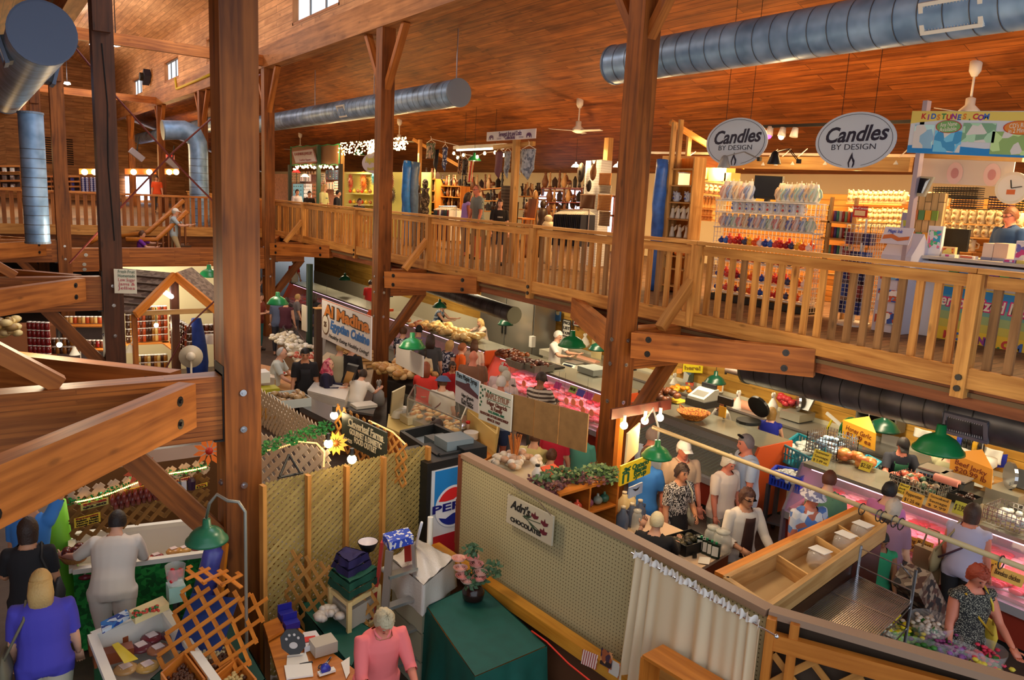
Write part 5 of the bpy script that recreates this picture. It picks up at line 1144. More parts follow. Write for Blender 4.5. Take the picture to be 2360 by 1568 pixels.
# case tops: baskets, breads, scales
def lumps(lab,nm,c,size,n,r,cols,seed=1,container=None,cat='food',kind=None):
    rnd=random.Random(seed);t=TH(nm,lab,cat,c)
    if container:mb=MB();w,d,h=size;[mb.box(*q)for q in(((0,0,.006),(w,d,.012)),((w/2,0,h/2),(.012,d,h)),((-w/2,0,h/2),(.012,d,h)),((0,d/2,h/2),(w,.012,h)),((0,-d/2,h/2),(w,.012,h)))];mb.bd('container',container,t)
    for ci,col in enumerate(cols):
        mb=MB()
        for i in range(n//len(cols)):mb.bl((rnd.uniform(-.42,.42)*size[0],rnd.uniform(-.42,.42)*size[1],size[2]*rnd.uniform(.4,1.05)),(r*rnd.uniform(.7,1.2),r*rnd.uniform(.7,1.2),r*.7),7,5)
        o=mb.bd('contents' if ci==0 else 'contents_mixed',mat(col,.4)if isinstance(col,tuple)else col,t,True);o['kind']='stuff'
    return t
def at(x,y,z):return atZ(x,y,z)
T=1.27
lumps('brown smoked pieces heaped at the left end of the case','smoked_meat',at(1180,825,T),(.5,.7,.12),24,.09,[(90,40,18),(120,60,24)],2)
for i,(x,y)in enumerate(((1205,845),(1236,852))):lumps(['left grey tub of dark smoked meat','right grey tub of dark smoked meat'][i],'tub',at(x,y,T),(.5,.55,.14),20,.08,[(70,30,16),(110,50,24)],5+i,mat((120,116,104),.4))
lumps('big heap of bagged buns behind the queue','bread_rolls',at(1040,772,1.27),(.7,2.6,.16),130,.09,[(222,180,110),(240,206,140)],9)
lumps('row of ribs and roasts beside the buns','roast_meat',at(962,753,1.27),(.6,1.6,.1),24,.09,[(170,90,50),(196,130,80)],10)
lumps('bagged flat bread buns on the right case','bread_buns',at(1980,1070,T),(.3,.5,.12),16,.08,[(222,140,70),(206,116,60)],11);lumps('orange net of buns behind the card','bread_buns',at(1948,1062,T),(.2,.25,.12),8,.07,[(214,120,70)],12)
def wirebox(lab,c,size,cols,m=CHROME,r=.05,n=20):
    t=lumps(lab,'wire_basket',c,(size[0]*.9,size[1]*.9,size[2]*.6),n,r,cols,4,cat='basket');w,d,h=size;mb=MB()
    for s in(-1,1):wiregrid(mb,(0,s*d/2,h/2),(1,0,0),(0,0,1),w,h,.05,.004);wiregrid(mb,(s*w/2,0,h/2),(0,1,0),(0,0,1),d,h,.05,.004)
    mb.bd('basket_wire',m,t);return t
wirebox('wire basket with blue wrapped packets on the right case',at(1915,1045,T),(.5,.5,.3),[(150,180,210),(190,210,225)])
wirebox('wire basket of wrapped snacks before the butcher',at(2122,1125,T),(.4,.6,.14),[(160,110,80),(200,180,150),(90,120,90)]);wirebox('white wire basket with foil packets at the far right',at(2345,1215,T),(.4,.6,.2),[(230,225,215),(240,240,235)])
lumps('tray of red minced meat being packed by the butcher','meat_tray',at(2092,1105,1.3),(.35,.3,.06),10,.06,[(222,80,60),(236,120,90)],8,mat((40,34,30),.5));lumps('small dark tray of sausages behind the yellow-green card','meat_tray',at(2222,1155,T),(.25,.3,.08),12,.04,[(40,20,16),(60,30,20)],14,BLACKM)
def scale_(lab,c,rz=0,col=(222,220,205)):
    t=TH('scale',lab,'scale',c,rz);mb=MB().pm([(-.2,-.18,0),(.2,-.18,0),(.2,-.18,.1),(-.12,-.18,.12),(-.2,-.18,.05)],(0,.36,0));mb.bd('scale_housing',mat(col,.4),t);mb=MB().box((.04,0,.14),(.3,.34,.02));mb.bd('weighing_plate',STAIN,t)
    mb=MB().be((-.17,-.12,.095),(-.17,.12,.095),.05,.03);mb.bd('keypad',mat((60,70,90),.4),t);return t
scale_('black scale with teal digits next to the snack basket',at(2150,1105,T),.1,(36,40,44));scale_('second black scale right of the paper roll',at(2195,1125,T),.1,(34,36,38));scale_('white scale with keypad on the butcher back table',at(2245,1110,.98),.1)
scale_('white scale on steel back counter near the angus sign',at(1320,850,1.0),.2);
def reg(lab,c,rz=0):
    t=TH('cash_register',lab,'register',c,rz);mb=MB().box((0,0,.06),(.42,.42,.12));mb.bd('cash_drawer',mat((60,58,56),.4),t);mb=MB().pm([(-.2,-.18,.12),(.2,-.18,.12),(.2,-.18,.3),(.08,-.18,.3),(-.2,-.18,.17)],(0,.36,0));mb.bd('register_housing',mat((206,204,190),.4),t)
    mb=MB().be((-.07,-.13,.225),(-.07,.13,.225),.16,.012,up=(-.45,0,1));mb.bd('keys',mat((120,118,112),.5),t);mb=MB().box((.15,0,.34),(.05,.3,.08));mb.bd('display_head',mat((50,54,60),.3),t);return t
reg('cream cash register on the dark case',at(1618,935,T),.05)
# back counters
def counter(nm,lab,x0,x1,y0,y1,z,top,body,leg=None):
    t=TH(nm,lab,'counter',((x0+x1)/2,(y0+y1)/2,0));mb=MB().box((0,0,z-.02),(x1-x0,y1-y0,.04));mb.bd('counter_top',top,t);mb=MB().box((0,0,(z-.04)/2),(x1-x0-.04,y1-y0-.04,z-.04));mb.bd('counter_body',body,t);return t
counter('back_counter','steel back counter below the angus beef sign',11.75,12.45,9.9,15.6,.95,STAIN,mat((160,156,140),.5));counter('back_counter','steel back counter behind the empty case',11.75,12.45,5.9,9.6,.95,STAIN,mat((150,146,130),.5));counter('back_counter','pale wooden work table behind the right-hand butcher',11.7,12.45,1.8,5.5,.95,W_LIGHT,mat((190,184,160),.5))
t=TH('fridge','tall stainless fridge with two doors behind the girl','fridge',(12.1,17.3,0));mb=MB().box((0,0,1.05),(.7,2.6,2.1));mb.bd('fridge_body',STAIN,t)
for s in(-1,1):mb=MB().box((-.37,s*.65,1.1),(.03,1.24,1.9));mb.bd('fridge_door',mat((176,172,160),.25,.7),t);mb=MB().box((-.41,s*.08,1.2),(.04,.03,.3));mb.bd('door_handle',BLACKM,t)
def roll(lab,x,y,X,r,L,col,ax=(0,1,0)):
    p=atX(x,y,X);t=TH('paper_roll',lab,'roll');a=V3(ax)*L/2;mb=MB().cyl(p-a,p+a,r,16);mb.bd('paper',mat(col,.6),t,True,sharp=True);mb=MB().cyl(p-a*1.08,p+a*1.08,r*.3,8);mb.bd('core',mat((150,110,70),.6),t);mb=MB()
    for s in(-1,1):mb.be(p+a*s*1.05,p+a*s*1.05+UZ(-r*1.6),.02,.04,up=(1,0,0))
    mb.bd('holder',BLACKM,t);return t
roll('pink butcher paper roll beneath the small lamp',1355,834,12.0,.1,.7,(222,160,130));roll('pink butcher paper roll behind the empty case',1722,938,12.0,.1,.6,(214,150,120));roll('pink paper roll standing by the black scales',2182,1108,9.9,.05,.3,(236,150,130));roll('thin pink paper roll below the wall shelf',2235,1050,12.3,.06,.7,(226,160,140))
roll('cream paper roll lying at the end of the dark case',1530,940,9.7,.04,.35,(226,206,160),(.7,.7,0));roll('small dark paper roll fixed under the balcony beam',1690,857,10.6,.05,.3,(110,90,80))
def bag(lab,x,y0,y1,X,w,col=(230,226,216),m=None):
    p=atX(x,y1,X);h=onV(0,y0,p)-p.z;t=TH('plastic_bag',lab,'bag',p);rnd=random.Random(x)
    mb=MB().tube([(0,0,h*k/8)for k in range(9)],[((w*.5*q)*rnd.uniform(.85,1.1),(w*.32*q)*rnd.uniform(.8,1.1))for q in(.8,1,1,.95,.8,.5,.3,.22,.12)],12);mb.bd('bag_body',m or mat(col,.35),t,True);mb=MB()
    for s in(-1,1):mb.tube([(s*w*.08,0,h*.8),(s*w*.16,0,h*.95),(s*w*.06,0,h*1.02)],.02,5)
    mb.bd('bag_handle',m or mat(col,.35),t,True);return t
bag('white bag hung on the wall left of the calendar',1552,862,900,12.2,.25);bag('white bag hanging behind the cash register',1697,902,960,11.9,.3);bag('white bag hanging right of the black waffle iron',1778,907,955,12.2,.28);bag('white bag of towels near the angus wall',1347,770,800,12.2,.3)
t=TH('waffle_iron','round black waffle iron standing open','appliance',at(1725,975,1.25));mb=MB().tube([(0,0,0),(0,0,.05)],.2,20);mb.bd('lower_plate',BLACKM,t);mb=MB().tube([(.2,.0,.24),(.24,0,.26)],.2,20);mb.bd('raised_lid',mat((24,22,22),.4),t)
def slicer(lab,x,y):
    t=TH('slicer',lab,'slicer',at(x,y,.97));mb=MB().box((0,0,.07),(.5,.42,.14));mb.bd('slicer_base',mat((170,166,150),.35,.5),t);mb=MB().tube([(.0,.05,.32),(.03,.02,.32)],.19,22);mb.bd('blade_disc',CHROME,t);mb=MB().be((-.05,-.12,.2),(.1,-.12,.42),.25,.05);mb.bd('meat_carriage',mat((120,122,124),.3,.7),t);return t
slicer('steel meat slicer beside woman in blue tank top',1838,965);slicer('steel slicer at the right end of the work table',2325,1150)
t=TH('coffee_maker','white coffee maker on the work table','appliance',at(2272,1110,.98));mb=MB().la([(.1,0),(.1,.03),(.05,.06),(.06,.2),(.11,.26),(.1,.36),(0,.37)],n=14);mb.bd('coffee_housing',WHITE,t,True);mb=MB().la([(.06,.04),(.08,.1),(.05,.18)],(.0,-.0,0),12);mb.bd('glass_pot',glass(),t)
t=TH('wicker_basket','empty round wicker basket on the dark case','basket',at(1597,965,T));mb=MB().la([(.16,0),(.26,.1),(.28,.12),(.25,.11),(.15,.02)],n=22,cap=False);mb.bd('basket_weave',pattern([(196,110,30),(226,150,50),(150,80,20)],50),t,True);mb=MB().la([(.0,.012),(.15,.012)],n=16,cap=False);mb.bd('basket_bottom',mat((180,110,40),.6),t)
for s in(-1,1):mb=MB().tube([(-.05,s*.26,.11),(0,s*.31,.16),(.05,s*.26,.11)],.012,5);mb.bd('basket_handle',mat((196,110,30),.6),t)
def crate(lab,pts,z,h,col,fill,seed=3,nm='plastic_crate'):
    P=[atZ(x,y,z+h)for x,y in pts];c=sum(P,V3())/4;t=TH(nm,lab,'crate');mb=MB();Q=[p-UZ(h)for p in P];m=mat(col,.4)
    for i in range(4):
        a,b,a2,b2=P[i],P[(i+1)%4],Q[i],Q[(i+1)%4];mb.be(a,b,.03,.03);mb.be(a2,b2,.02,.02);mb.be(a,a2,.03,.03)
        for k in range(1,9):mb.be(a.lerp(b,k/9),a2.lerp(b2,k/9),.022,.008)
        mb.be(a.lerp(a2,.5),b.lerp(b2,.5),.012,.02)
    mb.bd('crate_frame',m,t);mb=MB().quad(*[q+UZ(.01)for q in Q]);mb.bd('crate_floor',m,t)
    rnd=random.Random(seed);mb=MB()
    for i in range(36):
        u,v=rnd.random()*.8+.1,rnd.random()*.8+.1;p=Q[0].lerp(Q[1],u).lerp(Q[3].lerp(Q[2],u),v);mb.bl(p+V3((0,0,h*rnd.uniform(.5,.85))),(.07,.06,.04),6,4)
    o=mb.bd('bagged_goods',mat(fill,.25),t,True);o['kind']='stuff';return t
crate('teal crate full of bagged goods, top of its stack',[(1805,1025),(1840,1000),(1903,1028),(1872,1060)],.95,.25,(30,140,160),(196,200,196));crate('lower teal crate beneath the bagged one',[(1808,1072),(1842,1046),(1900,1072),(1868,1104)],.6,.25,(20,100,116),(60,80,80))
crate('blue crate on the grey cart with bagged rolls',[(1778,1085),(1790,1074),(1858,1088),(1845,1106)],.85,.2,(40,70,200),(206,206,200));crate('low teal crate beside the butcher in cap',[(1985,1060),(2000,1050),(2030,1066),(2015,1080)],1.0,.12,(50,160,190),(150,190,200))
P=[atZ(x,y,.82)for x,y in((1772,1112),(1795,1098),(1862,1112),(1842,1130))];t=TH('cart','grey rolling cart under the blue crate','cart');mb=MB()
for z in(.8,.2):mb.pm([V3((p.x,p.y,z))for p in P],(0,0,.03))
mb.bd('cart_shelf',mat((96,98,106),.5),t)
for p in P:mb=MB().be((p.x,p.y,.06),(p.x,p.y,.8),.05,.05,up=(0,1,0));mb.bl((p.x,p.y,.04),.04,8,5);mb.bd('cart_leg',mat((80,82,90),.5),t)
# wall items
def wsign(x0,x1,y0,y1,lab,col,lines=(),tc=(30,30,30),nm='wall_sign',X=12.42,m=None,fr=None,dy=0):
    B=vboard((x0,y0),(x1,y0+dy),y1,X=X,thick=.015);t=TH(nm,lab,'sign');mb=MB();B.slab(mb);mb.bd('sign_board',m or mat(col,.5),t)
    if fr:mb=MB();[mb.be(B.p(*a,.005),B.p(*b,.005),.02,.02,up=B.n)for a,b in(((0,0),(1,0)),((1,0),(1,1)),((1,1),(0,1)),((0,1),(0,0)))];mb.bd('sign_frame',mat(fr,.5),t)
    for i,s in enumerate(lines):B.text(s,t,.5,(i+.6)/(len(lines)+.2),B.h/(len(lines)+.3)*.8,mat(tc,.5),width=B.w*.82,bold=.004)
    return t
wsign(1321,1356,732,750,'white framed angus beef sign on the yellow boards',(236,232,220),['ANGUS','BEEF'],(130,40,40),fr=(60,50,40),dy=6)
wsign(1202,1243,706,742,'dark red poster of Canadian cheese on the wall',(120,34,26),['The Great Taste','of Canadian Cheese'],(236,214,180),dy=6);wsign(1262,1293,715,737,'blue chart of cheeses beside the red poster',(70,120,170),m=pattern([(60,110,170),(220,210,170),(60,110,170),(60,110,170)],9),dy=4)
wsign(1298,1316,736,773,'black framed price list left of the big green lamp',(230,226,214),['PRICE','LIST','$ 4.99'],fr=(30,30,30),dy=4);wsign(1290,1306,776,790,'white paper note below the price list',(230,228,220));wsign(1365,1388,778,848,'tall cream cutting board leaning on the wall',(222,206,150),nm='cutting_board',X=12.3,dy=4)
wsign(1575,1620,838,858,'yellow handwritten sign cut by the beam reading here',(246,226,40),['here!'],(150,120,30),dy=2);wsign(1560,1572,850,861,'orange note on the wall near yellow sign',(240,160,70));wsign(1576,1599,857,880,'landscape calendar on the yellow boards',(80,90,90),m=pattern([(90,110,130),(60,70,50),(200,200,190)],6),dy=3)
wsign(1580,1598,880,905,'colourful lower calendar leaf by the register',(230,220,120),m=pattern([(240,220,80),(220,90,60),(120,170,80)],8),dy=2);wsign(1649,1667,884,902,'white framed orange picture under the small dark lamp',(230,150,50),fr=(240,236,220),dy=2)
wsign(2033,2072,1000,1025,'white notice board with red square on the steel wall',(236,232,222),dy=8)
t=TH('wall_cabinet','black open cabinet on the wall behind the butcher','cabinet');B=vboard((1975,948),(2065,968),980,X=12.1,thick=.3);mb=MB();B.slab(mb,-.3,-.28);mb.bd('cabinet_back',mat((22,18,16),.8),t);mb=MB()
for v in(0,1):mb.be(B.p(0,v,-.15),B.p(1,v,-.15),.3,.03)
for u in(0,1):mb.be(B.p(u,0,-.15),B.p(u,1,-.15),.3,.03,up=B.x)
mb.bd('cabinet_frame',mat((110,108,96),.5,.3),t)
t=TH('hose','coiled green garden hose with orange end on the wall','hose');c=atX(1965,1010,12.2);mb=MB()
for k in range(4):mb.tube([c+V3((-.02*k,(.16+.02*k)*math.cos(a),.3*math.sin(a)+.02*k))for a in np.linspace(0,6.28,22)],.017,6)
mb.bd('coil',mat((20,110,60),.4),t,True);c2=atX(1980,1018,11.9);mb=MB().tube([c2+V3((0,.1*math.cos(a),.14*math.sin(a)))for a in np.linspace(-.5,3.6,14)],.02,6);mb.bd('orange_end',mat((230,90,30),.4),t,True)
t=TH('squeegee','yellow handled floor squeegee leaning on the wall','tool');a,b=atX(1895,1010,12.2),atX(1919,965,12.2);mb=MB().cyl(a,b,.02,6);mb.bd('handle',mat((220,200,40),.4),t);mb=MB().be(atX(1905,952,12.2),atX(1940,982,12.2),.04,.05);mb.bd('rubber_blade',mat((220,220,214),.4),t)
def tent(x,y,X,lab,col,txt):
    p=atX(x,y,X);B=Board(p+V3((0,.27,.12)),p+V3((0,-.27,.06)),p+V3((0,.25,-.14)),.01);t=TH('hanging_card',lab,'sign');mb=MB();B.slab(mb);mb.bd('card_sheet',mat(col,.5),t)
    for i,s in enumerate(txt):B.text(s,t,.5,.35+.35*i,.1,mat((120,40,20),.5),width=B.w*.75)
    q=MB();q.pm([B.p(0,0,0),B.p(1,0,0),B.p(.6,-.6,-.15)],B.n*-.008);q.bd('card_fold',mat(tuple(int(c*.85)for c in col),.5),t);mb=MB().cyl(B.p(.6,-.55,-.15),B.p(.6,-.55,-.15)+V3((0,0,max(.05,2.84-B.p(.6,-.55).z))),.003,4);mb.bd('string',WHITE,t)
tent(1978,997,10.6,'hanging orange three-sided card left of the butcher',(246,180,50),['Honey Garlic','$2.49 ea']);tent(2236,1078,10.6,'hanging orange card right of the blond butcher',(226,150,50),['Beef Jerky','$20.99 lb'])
t=TH('wall_shelf','steel wall shelf with black and yellow bottles under the grille','shelf');a,b=P3((2205,1025,12.2),(2275,1050,12.2));mb=MB().be(a,b,.3,.02);mb.bd('shelf_board',WHITE,t)
for i,c in enumerate([(40,60,160),(20,20,20),(24,20,20),(200,150,30),(30,24,20)]):p=a.lerp(b,.12+i*.17);mb=MB().la([(.05,0),(.05,.12),(.02,.17),(.02,.2)],p+V3((-.03,0,.01)),10);tag(mb.bd('bottle',mat(c,.3),None,True),['blue','black, left','black, middle','yellow','black, right'][i]+' bottle on the steel wall shelf','bottle')
for x0,x1,y0,y1,l in((2108,2150,985,1005,'left white towel draped over the wall rail'),(2262,2315,1028,1058,'right white towel draped by the wall shelf')):cloth('towel',l,x0,x1,y0,y1,12.2,mat((226,222,210),.8),hanger=False,sway=.02)
t=TH('flower_shelf','pine wall shelf left of the big green lamp','shelf');a,b=P3((1178,748,12.2),(1248,762,12.2));mb=MB().be(a,b,.3,.03);mb.bd('shelf_board',W_ORG,t)
p=a.lerp(b,.45);t=TH('potted_plant','bushy green plant in grey pot on the pine shelf','plant',p+V3((-.02,0,.016)));mb=MB().la([(.1,0),(.14,.16),(.12,.16),(.0,.14)],n=14);mb.bd('pot',mat((80,86,80),.5),t,True)
def leafball(mb,c,r,n,s,seed=1,flat=1):
    rnd=random.Random(seed)
    for i in range(n):
        d=V3((rnd.gauss(0,1),rnd.gauss(0,1),rnd.gauss(0,1)*flat)).normalized()*r*rnd.uniform(.5,1);p=V3(c)+d;u=V3((rnd.gauss(0,1),rnd.gauss(0,1),rnd.gauss(0,.6))).normalized();v=u.orthogonal().normalized()
        mb.add([p,p+u*s*.5+v*s*.3,p+u*s,p+u*s*.5-v*s*.3],[(0,1,2,3)])
mb=MB();leafball(mb,(0,0,.32),.2,260,.07,3);mb.bd('foliage',mat((70,150,40),.6),t)
for i in(.75,.9):p=a.lerp(b,i);mb=MB().la([(.035,0),(.035,.16),(.014,.22),(.014,.3)],p+V3((-.03,0,.016)),10);tag(mb.bd('bottle',mat((60,80,20),.25),None,True),'green oil bottle on the pine shelf, %s'%('left' if i<.8 else 'right'),'bottle')
def kit(lab,x,y,z,size,col,nm='container',cat='container',m=None):
    p=at(x,y,z);mb=MB().box(p+UZ(size[2]/2),size);return tag(mb.bd(nm,m or mat(col,.4)),lab,cat)
kit('grey plastic tub on the case edge by the column',1368,860,T,(.45,.5,.12),(150,156,150),'plastic_tub');kit('white box on the back counter beneath price list',1265,820,.97,(.3,.4,.14),(226,222,200),'white_box','box');kit('white soap dispenser on the back counter',1226,800,.97,(.12,.12,.28),(236,234,226),'soap_dispenser');kit('black tray near the white scale',1272,845,T,(.3,.5,.03),(24,22,22),'tray','tray')
kit('open tray of yellow papers near the register',1560,925,T,(.3,.3,.02),(226,190,60),'paper_pile','paper');lumps('dark brown loaves heaped at the end behind the column','loaves',at(1520,922,T),(.6,.7,.15),30,.08,[(90,46,24),(130,70,36)],21);lumps('orange and yellow packets near the wall','packets',at(1568,905,1.1),(.3,.4,.12),14,.06,[(250,150,30),(240,200,60)],22)
t=TH('scale_display','black customer display with yellow card at the dark case','display',at(1668,965,T));mb=MB().box((0,0,.3),(.05,.3,.12));mb.bd('display_head',BLACKM,t);mb=MB().cyl((0,0,0),(0,0,.26),.02,6);mb.bd('stand',BLACKM,t);mb=MB().box((-.05,0,.12),(.02,.14,.18));mb.bd('card',mat((236,170,50),.5),t)
wsign(2300,2322,1048,1078,'blue plastic dispenser on the wall at the right',(30,50,170),nm='dispenser',X=12.4)
lumps('red net basket hung on the yellow boards','net_bag',atX(1810,940,12.35),(.12,.4,.2),14,.08,[(190,50,60)],23)
# pendant lamps over the counters
pendant(1318,797,Z=2.12,r=.25,lab='large green lamp before the yellow boards, left of the column');pendant(1376,806,X=11.2,r=.2,m=GRD,lab='small dark green lamp close to the column');pendant(1165,748,X=11.0,r=.2,m=GRD,lab='dark lamp over the butcher in white');pendant(1013,708,X=10.5,r=.2,m=GRD,lab='dark lamp above woman in patterned apron')
pendant(1648,882,X=11.3,r=.2,m=GRD,lab='small dark lamp over the empty case');pendant(2162,1038,Z=2.15,r=.27,lab='large green lamp under the balcony grille at the right');pendant(2035,990,X=11.4,r=.24,m=GRD,lab='dark lamp in the black cabinet shadow');pendant(950,800,Z=2.4,r=.2,lab='green lamp behind the hanging white sheet',wire=1);pendant(640,700,Z=2.5,r=.2,lab='bright green lamp at the third right column',wire=1);pendant(482,637,Z=2.5,Y=None,r=.25,lab='green lamp beside the nearest column, far off');pendant(795,645,X=10,r=.2,m=GRD,lab='dark lamp above the far red-shirted workers')
# ================================================================== stalls in the middle of the hall
def hang(TL,TR,BLy,z,lab,col,nm='hanging_sign',wires=True,thick=.02,top=2.85,m=None):
    B=vboard(TL,TR,BLy,z=z,thick=thick);t=TH(nm,lab,'sign');mb=MB();B.slab(mb);mb.bd('sign_board',m or mat(col,.5),t)
    if wires:mb=MB();[mb.cyl(B.p(u,0,-.01),B.p(u,0,-.01)+UZ(.4),.0015,4)for u in(.1,.9)];mb.bd('hanging_wire',STEEL,t)
    return t,B
DG=mat((20,90,60),.5);DK=mat((24,24,24),.5)
t,B=hang((742,688),(856,730),778,2.5,'Egyptian cuisine banner with orange and purple letters',(226,222,226),'banner')
ora=mat((206,120,40),.5);pu=mat((110,30,50),.5);blu2=mat((40,110,190),.5)
for dk,m_,bo in((.004,DK,.03),(.008,ora,.012)):B.text('Al Madina',t,.52,.27,.3,m_,bold=bo,k=dk,width=B.w*.92,slope=0)
mb=MB();B.slab(mb,.004,.006,0,0,1,.015);mb.bd('hem',mat((226,110,40),.5),t)
B.text('Egyptian Cuisine',t,.58,.58,.24,blu2,bold=.01,shear=.25,k=.005,width=B.w*.78);B.text('Healthy Eating Healthy Living!',t,.56,.86,.11,DK,shear=.3,k=.005,width=B.w*.8)
mb=MB();B.ell(mb,.09,.62,.08,.26,.004,n=24);mb.bd('seal',mat((120,84,50),.5),t);mb=MB();B.ell(mb,.09,.62,.068,.22,.007);mb.bd('seal_inside',WHITE,t);B.text('25',t,.09,.62,.14,mat((90,60,40),.5),bold=.008,k=.012)
t,B=hang((913,793),(975,822),838,2.3,'blank white sheet hanging before the queue',(206,200,196),'hanging_sheet')
t,B=hang((695,702),(706,706),760,2.4,'narrow white sheet hanging far beside the trolley',(214,206,190),'hanging_sheet')
t,B=hang((1051,855),(1105,880),925,2.4,'pure maple syrup sign painted with a winter sugar shack',(206,200,206))
mb=MB();B.slab(mb,.002,.004,0,0,1,.45);mb.bd('painted_sky',mat((150,180,206),.5),t);mb=MB();B.poly(mb,[(.02,.3),(.45,.26),(.55,.2),(.62,.2),(.64,.3),(.98,.44),(.98,.56),(.5,.5),(.02,.44)],.005);mb.bd('painted_shack',mat((84,44,60),.5),t)
B.text('Pure Maple Syrup',t,.5,.09,.1,DK,width=B.w*.85,k=.008);
for i,s in enumerate(('Edgar Gingrich','&','Family','Elmira, Ontario')):B.text(s,t,.55,.66+.08*i,.06,DK,k=.006,width=B.w*(.5 if len(s)>2 else .06))
t,B=hang((1106,885),(1180,912),965,2.4,'white maple syrup sign with green leaves and Edgar Gingrich name',(220,218,206))
for i,(s,h,c,w)in enumerate((('MAPLE SYRUP',.16,(150,110,90),.72),('Edgar Gingrich',.11,(110,60,50),.62),('& Family',.11,(110,60,50),.36),('R.R.2, ELMIRA, ONT.',.06,(30,110,80),.5),('PRODUCERS OF PURE MAPLE SYRUP',.07,(110,60,50),.88),('SINCE 1967',.07,(110,60,50),.4))):B.text(s,t,.57 if i<4 else .5,(.24,.43,.56,.67,.78,.9)[i],h*.62,mat(c,.5),width=B.w*w,k=.006,bold=.002)
mb=MB()
for u,v in((.05,.06),(.1,.14),(.05,.24),(.12,.3),(.04,.38),(.08,.48),(.18,.1),(.28,.12),(.36,.14),(.05,.58)):B.poly(mb,[(u+.035*math.cos(a*.785)*(1 if a%2 else .55),v+.05*math.sin(a*.785)*(1 if a%2 else .55))for a in range(8)],.004)
B.slab(mb,.002,.004,.4,.13,.97,.145);B.slab(mb,.002,.004,.25,.335,.97,.35);mb.bd('leaf_print',DG,t)
KR=mat((150,112,66),.75,noisy=.2)
for(a,b,c,l)in(((1178,908),(1232,922),990,'left panel of the brown hanging cardboard'),((1234,923),(1289,937),1008,'middle panel of the brown hanging cardboard'),((1291,938),(1356,955),1025,'right panel of the brown hanging cardboard')):hang(a,b,c,2.4,l,None,'cardboard_panel',m=KR)
p=atZ(872,932,1.3);bag('white printed plastic bag hanging at the second column',872,877,935,7.0,.3)
# trolley, timber stub post
t=TH('post','dark square bollard post before the far trolley','post');p=atZ(733,840,1.0);mb=MB().be((p.x,p.y,0),(p.x,p.y,2.2),.14,.14,up=(0,1,0));mb.bd('shaft',mat((60,36,24),.6),t);mb=MB().box((p.x,p.y,2.21),(.18,.18,.02));mb.bd('cap',W_LIGHT,t)
t=TH('green_post','tall dark green steel post among the far customers','post');p=atZ(713,760,1.2);mb=MB().cyl((p.x,p.y,0),(p.x,p.y,2.84),.08,10);mb.bd('shaft',mat((20,50,36),.5),t);mb=MB().box((p.x,p.y,.03),(.26,.26,.06));mb.bd('foot_plate',mat((20,50,36),.5),t)
def wirecart(lab,pts,h,cat='trolley'):
    P=[atZ(x,y,h)for x,y in pts];t=TH('wire_trolley',lab,cat);mb=MB()
    for i in range(4):
        a,b=P[i],P[(i+1)%4];d=UZ(-.35);mb.cyl(a,b,.012,5);mb.cyl(a+d,b+d,.01,5);mb.cyl(a,(a.x,a.y,.08),.012,5)
        for k in range(1,8):mb.cyl(a.lerp(b,k/8),a.lerp(b,k/8)+d,.005,4)
    mb.bd('trolley_frame',CHROME,t);mb=MB()
    for p in P:mb.bl((p.x,p.y,.05),.05,8,5)
    mb.bd('wheel',BLACKM,t)
wirecart('wire trolley below the narrow hanging sheet',[(652,752),(672,745),(705,790),(690,800)],.9)
# tables and goods
def block(lab,nm,pts,z,h,m,cat='table',top=None,th=.04):
    """body with its top corners at image points pts, height z, reaching down by h"""
    P=[atZ(x,y,z)for x,y in pts];t=TH(nm,lab,cat);mb=MB()
    if h>th+.02:mb.pm([p-UZ(h)for p in P],(0,0,h-th));mb.bd('body',m,t)
    c=sum(P,V3())/len(P);mb=MB().pm([p+(p-c)*.02-UZ(th)for p in P],(0,0,th));mb.bd('top',top or m,t);return t
CARD=mat((190,140,84),.8)
block('long pale table of white jars in the far middle','market_table',[(640,770),(662,762),(735,850),(700,862)],.85,.85,mat((120,84,50),.7),top=mat((210,200,180),.6))
block('brown counter with trays before the young man in black','market_table',[(592,880),(600,840),(690,858),(670,890)],.85,.85,CARD,top=mat((176,120,70),.5));block('table piled with boxed bread behind the woman in pink scarf','market_table',[(735,830),(755,812),(860,850),(850,900)],.85,.85,CARD,top=mat((190,170,140),.6))
lumps('white tubs and cups crowded on the far table','tubs',at(672,795,.87),(.8,2.4,.12),70,.07,[(236,232,222),(222,216,200),(214,200,170)],31);lumps('small meat packs on the table behind the old man','packs',at(712,835,.87),(.6,1.4,.1),44,.07,[(226,214,196),(190,90,70),(220,200,170)],32)
for i,(x,y)in enumerate(((812,828),(824,832),(836,838))):
    for k in range(7 if i<2 else 5):
        p=at(x,y+10,.87);mb=MB().box(p+UZ(.05+.08*k),(.36,.3,.06));tag(mb.bd('bread_box',mat((206,160,100),.5)),'clear box of flat breads in the %s stack by the banner'%['left','middle','right'][i],'box','bread boxes, stack %d'%i)
lumps('heap of bagged pita breads by the second column','bagged_breads',at(800,862,.87),(.7,.9,.16),40,.1,[(190,150,100),(214,180,130)],34);lumps('large heap of bagged golden pastries right of the second column','bagged_pastries',at(930,868,1.0),(1.1,1.3,.22),90,.1,[(214,170,100),(236,200,140),(190,140,80)],35)
block('dark stand under the heap of golden pastries','market_table',[(893,878),(900,850),(965,860),(958,892)],.98,.98,mat((40,34,30),.6))
for i,(y,h,l)in enumerate(((868,12,'upper'),(880,12,'lower'))):
    t=block(l+' tomato carton at the big column','tomato_carton',[(590,y),(594,y-12),(632,y-8),(633,y+3)],1.15-.17*i,.16,mat((214,196,176),.7),'box')
block('brown carton of tools on the brown counter','carton',[(605,893),(612,880),(690,888),(688,905)],.9,.3,CARD,'box');
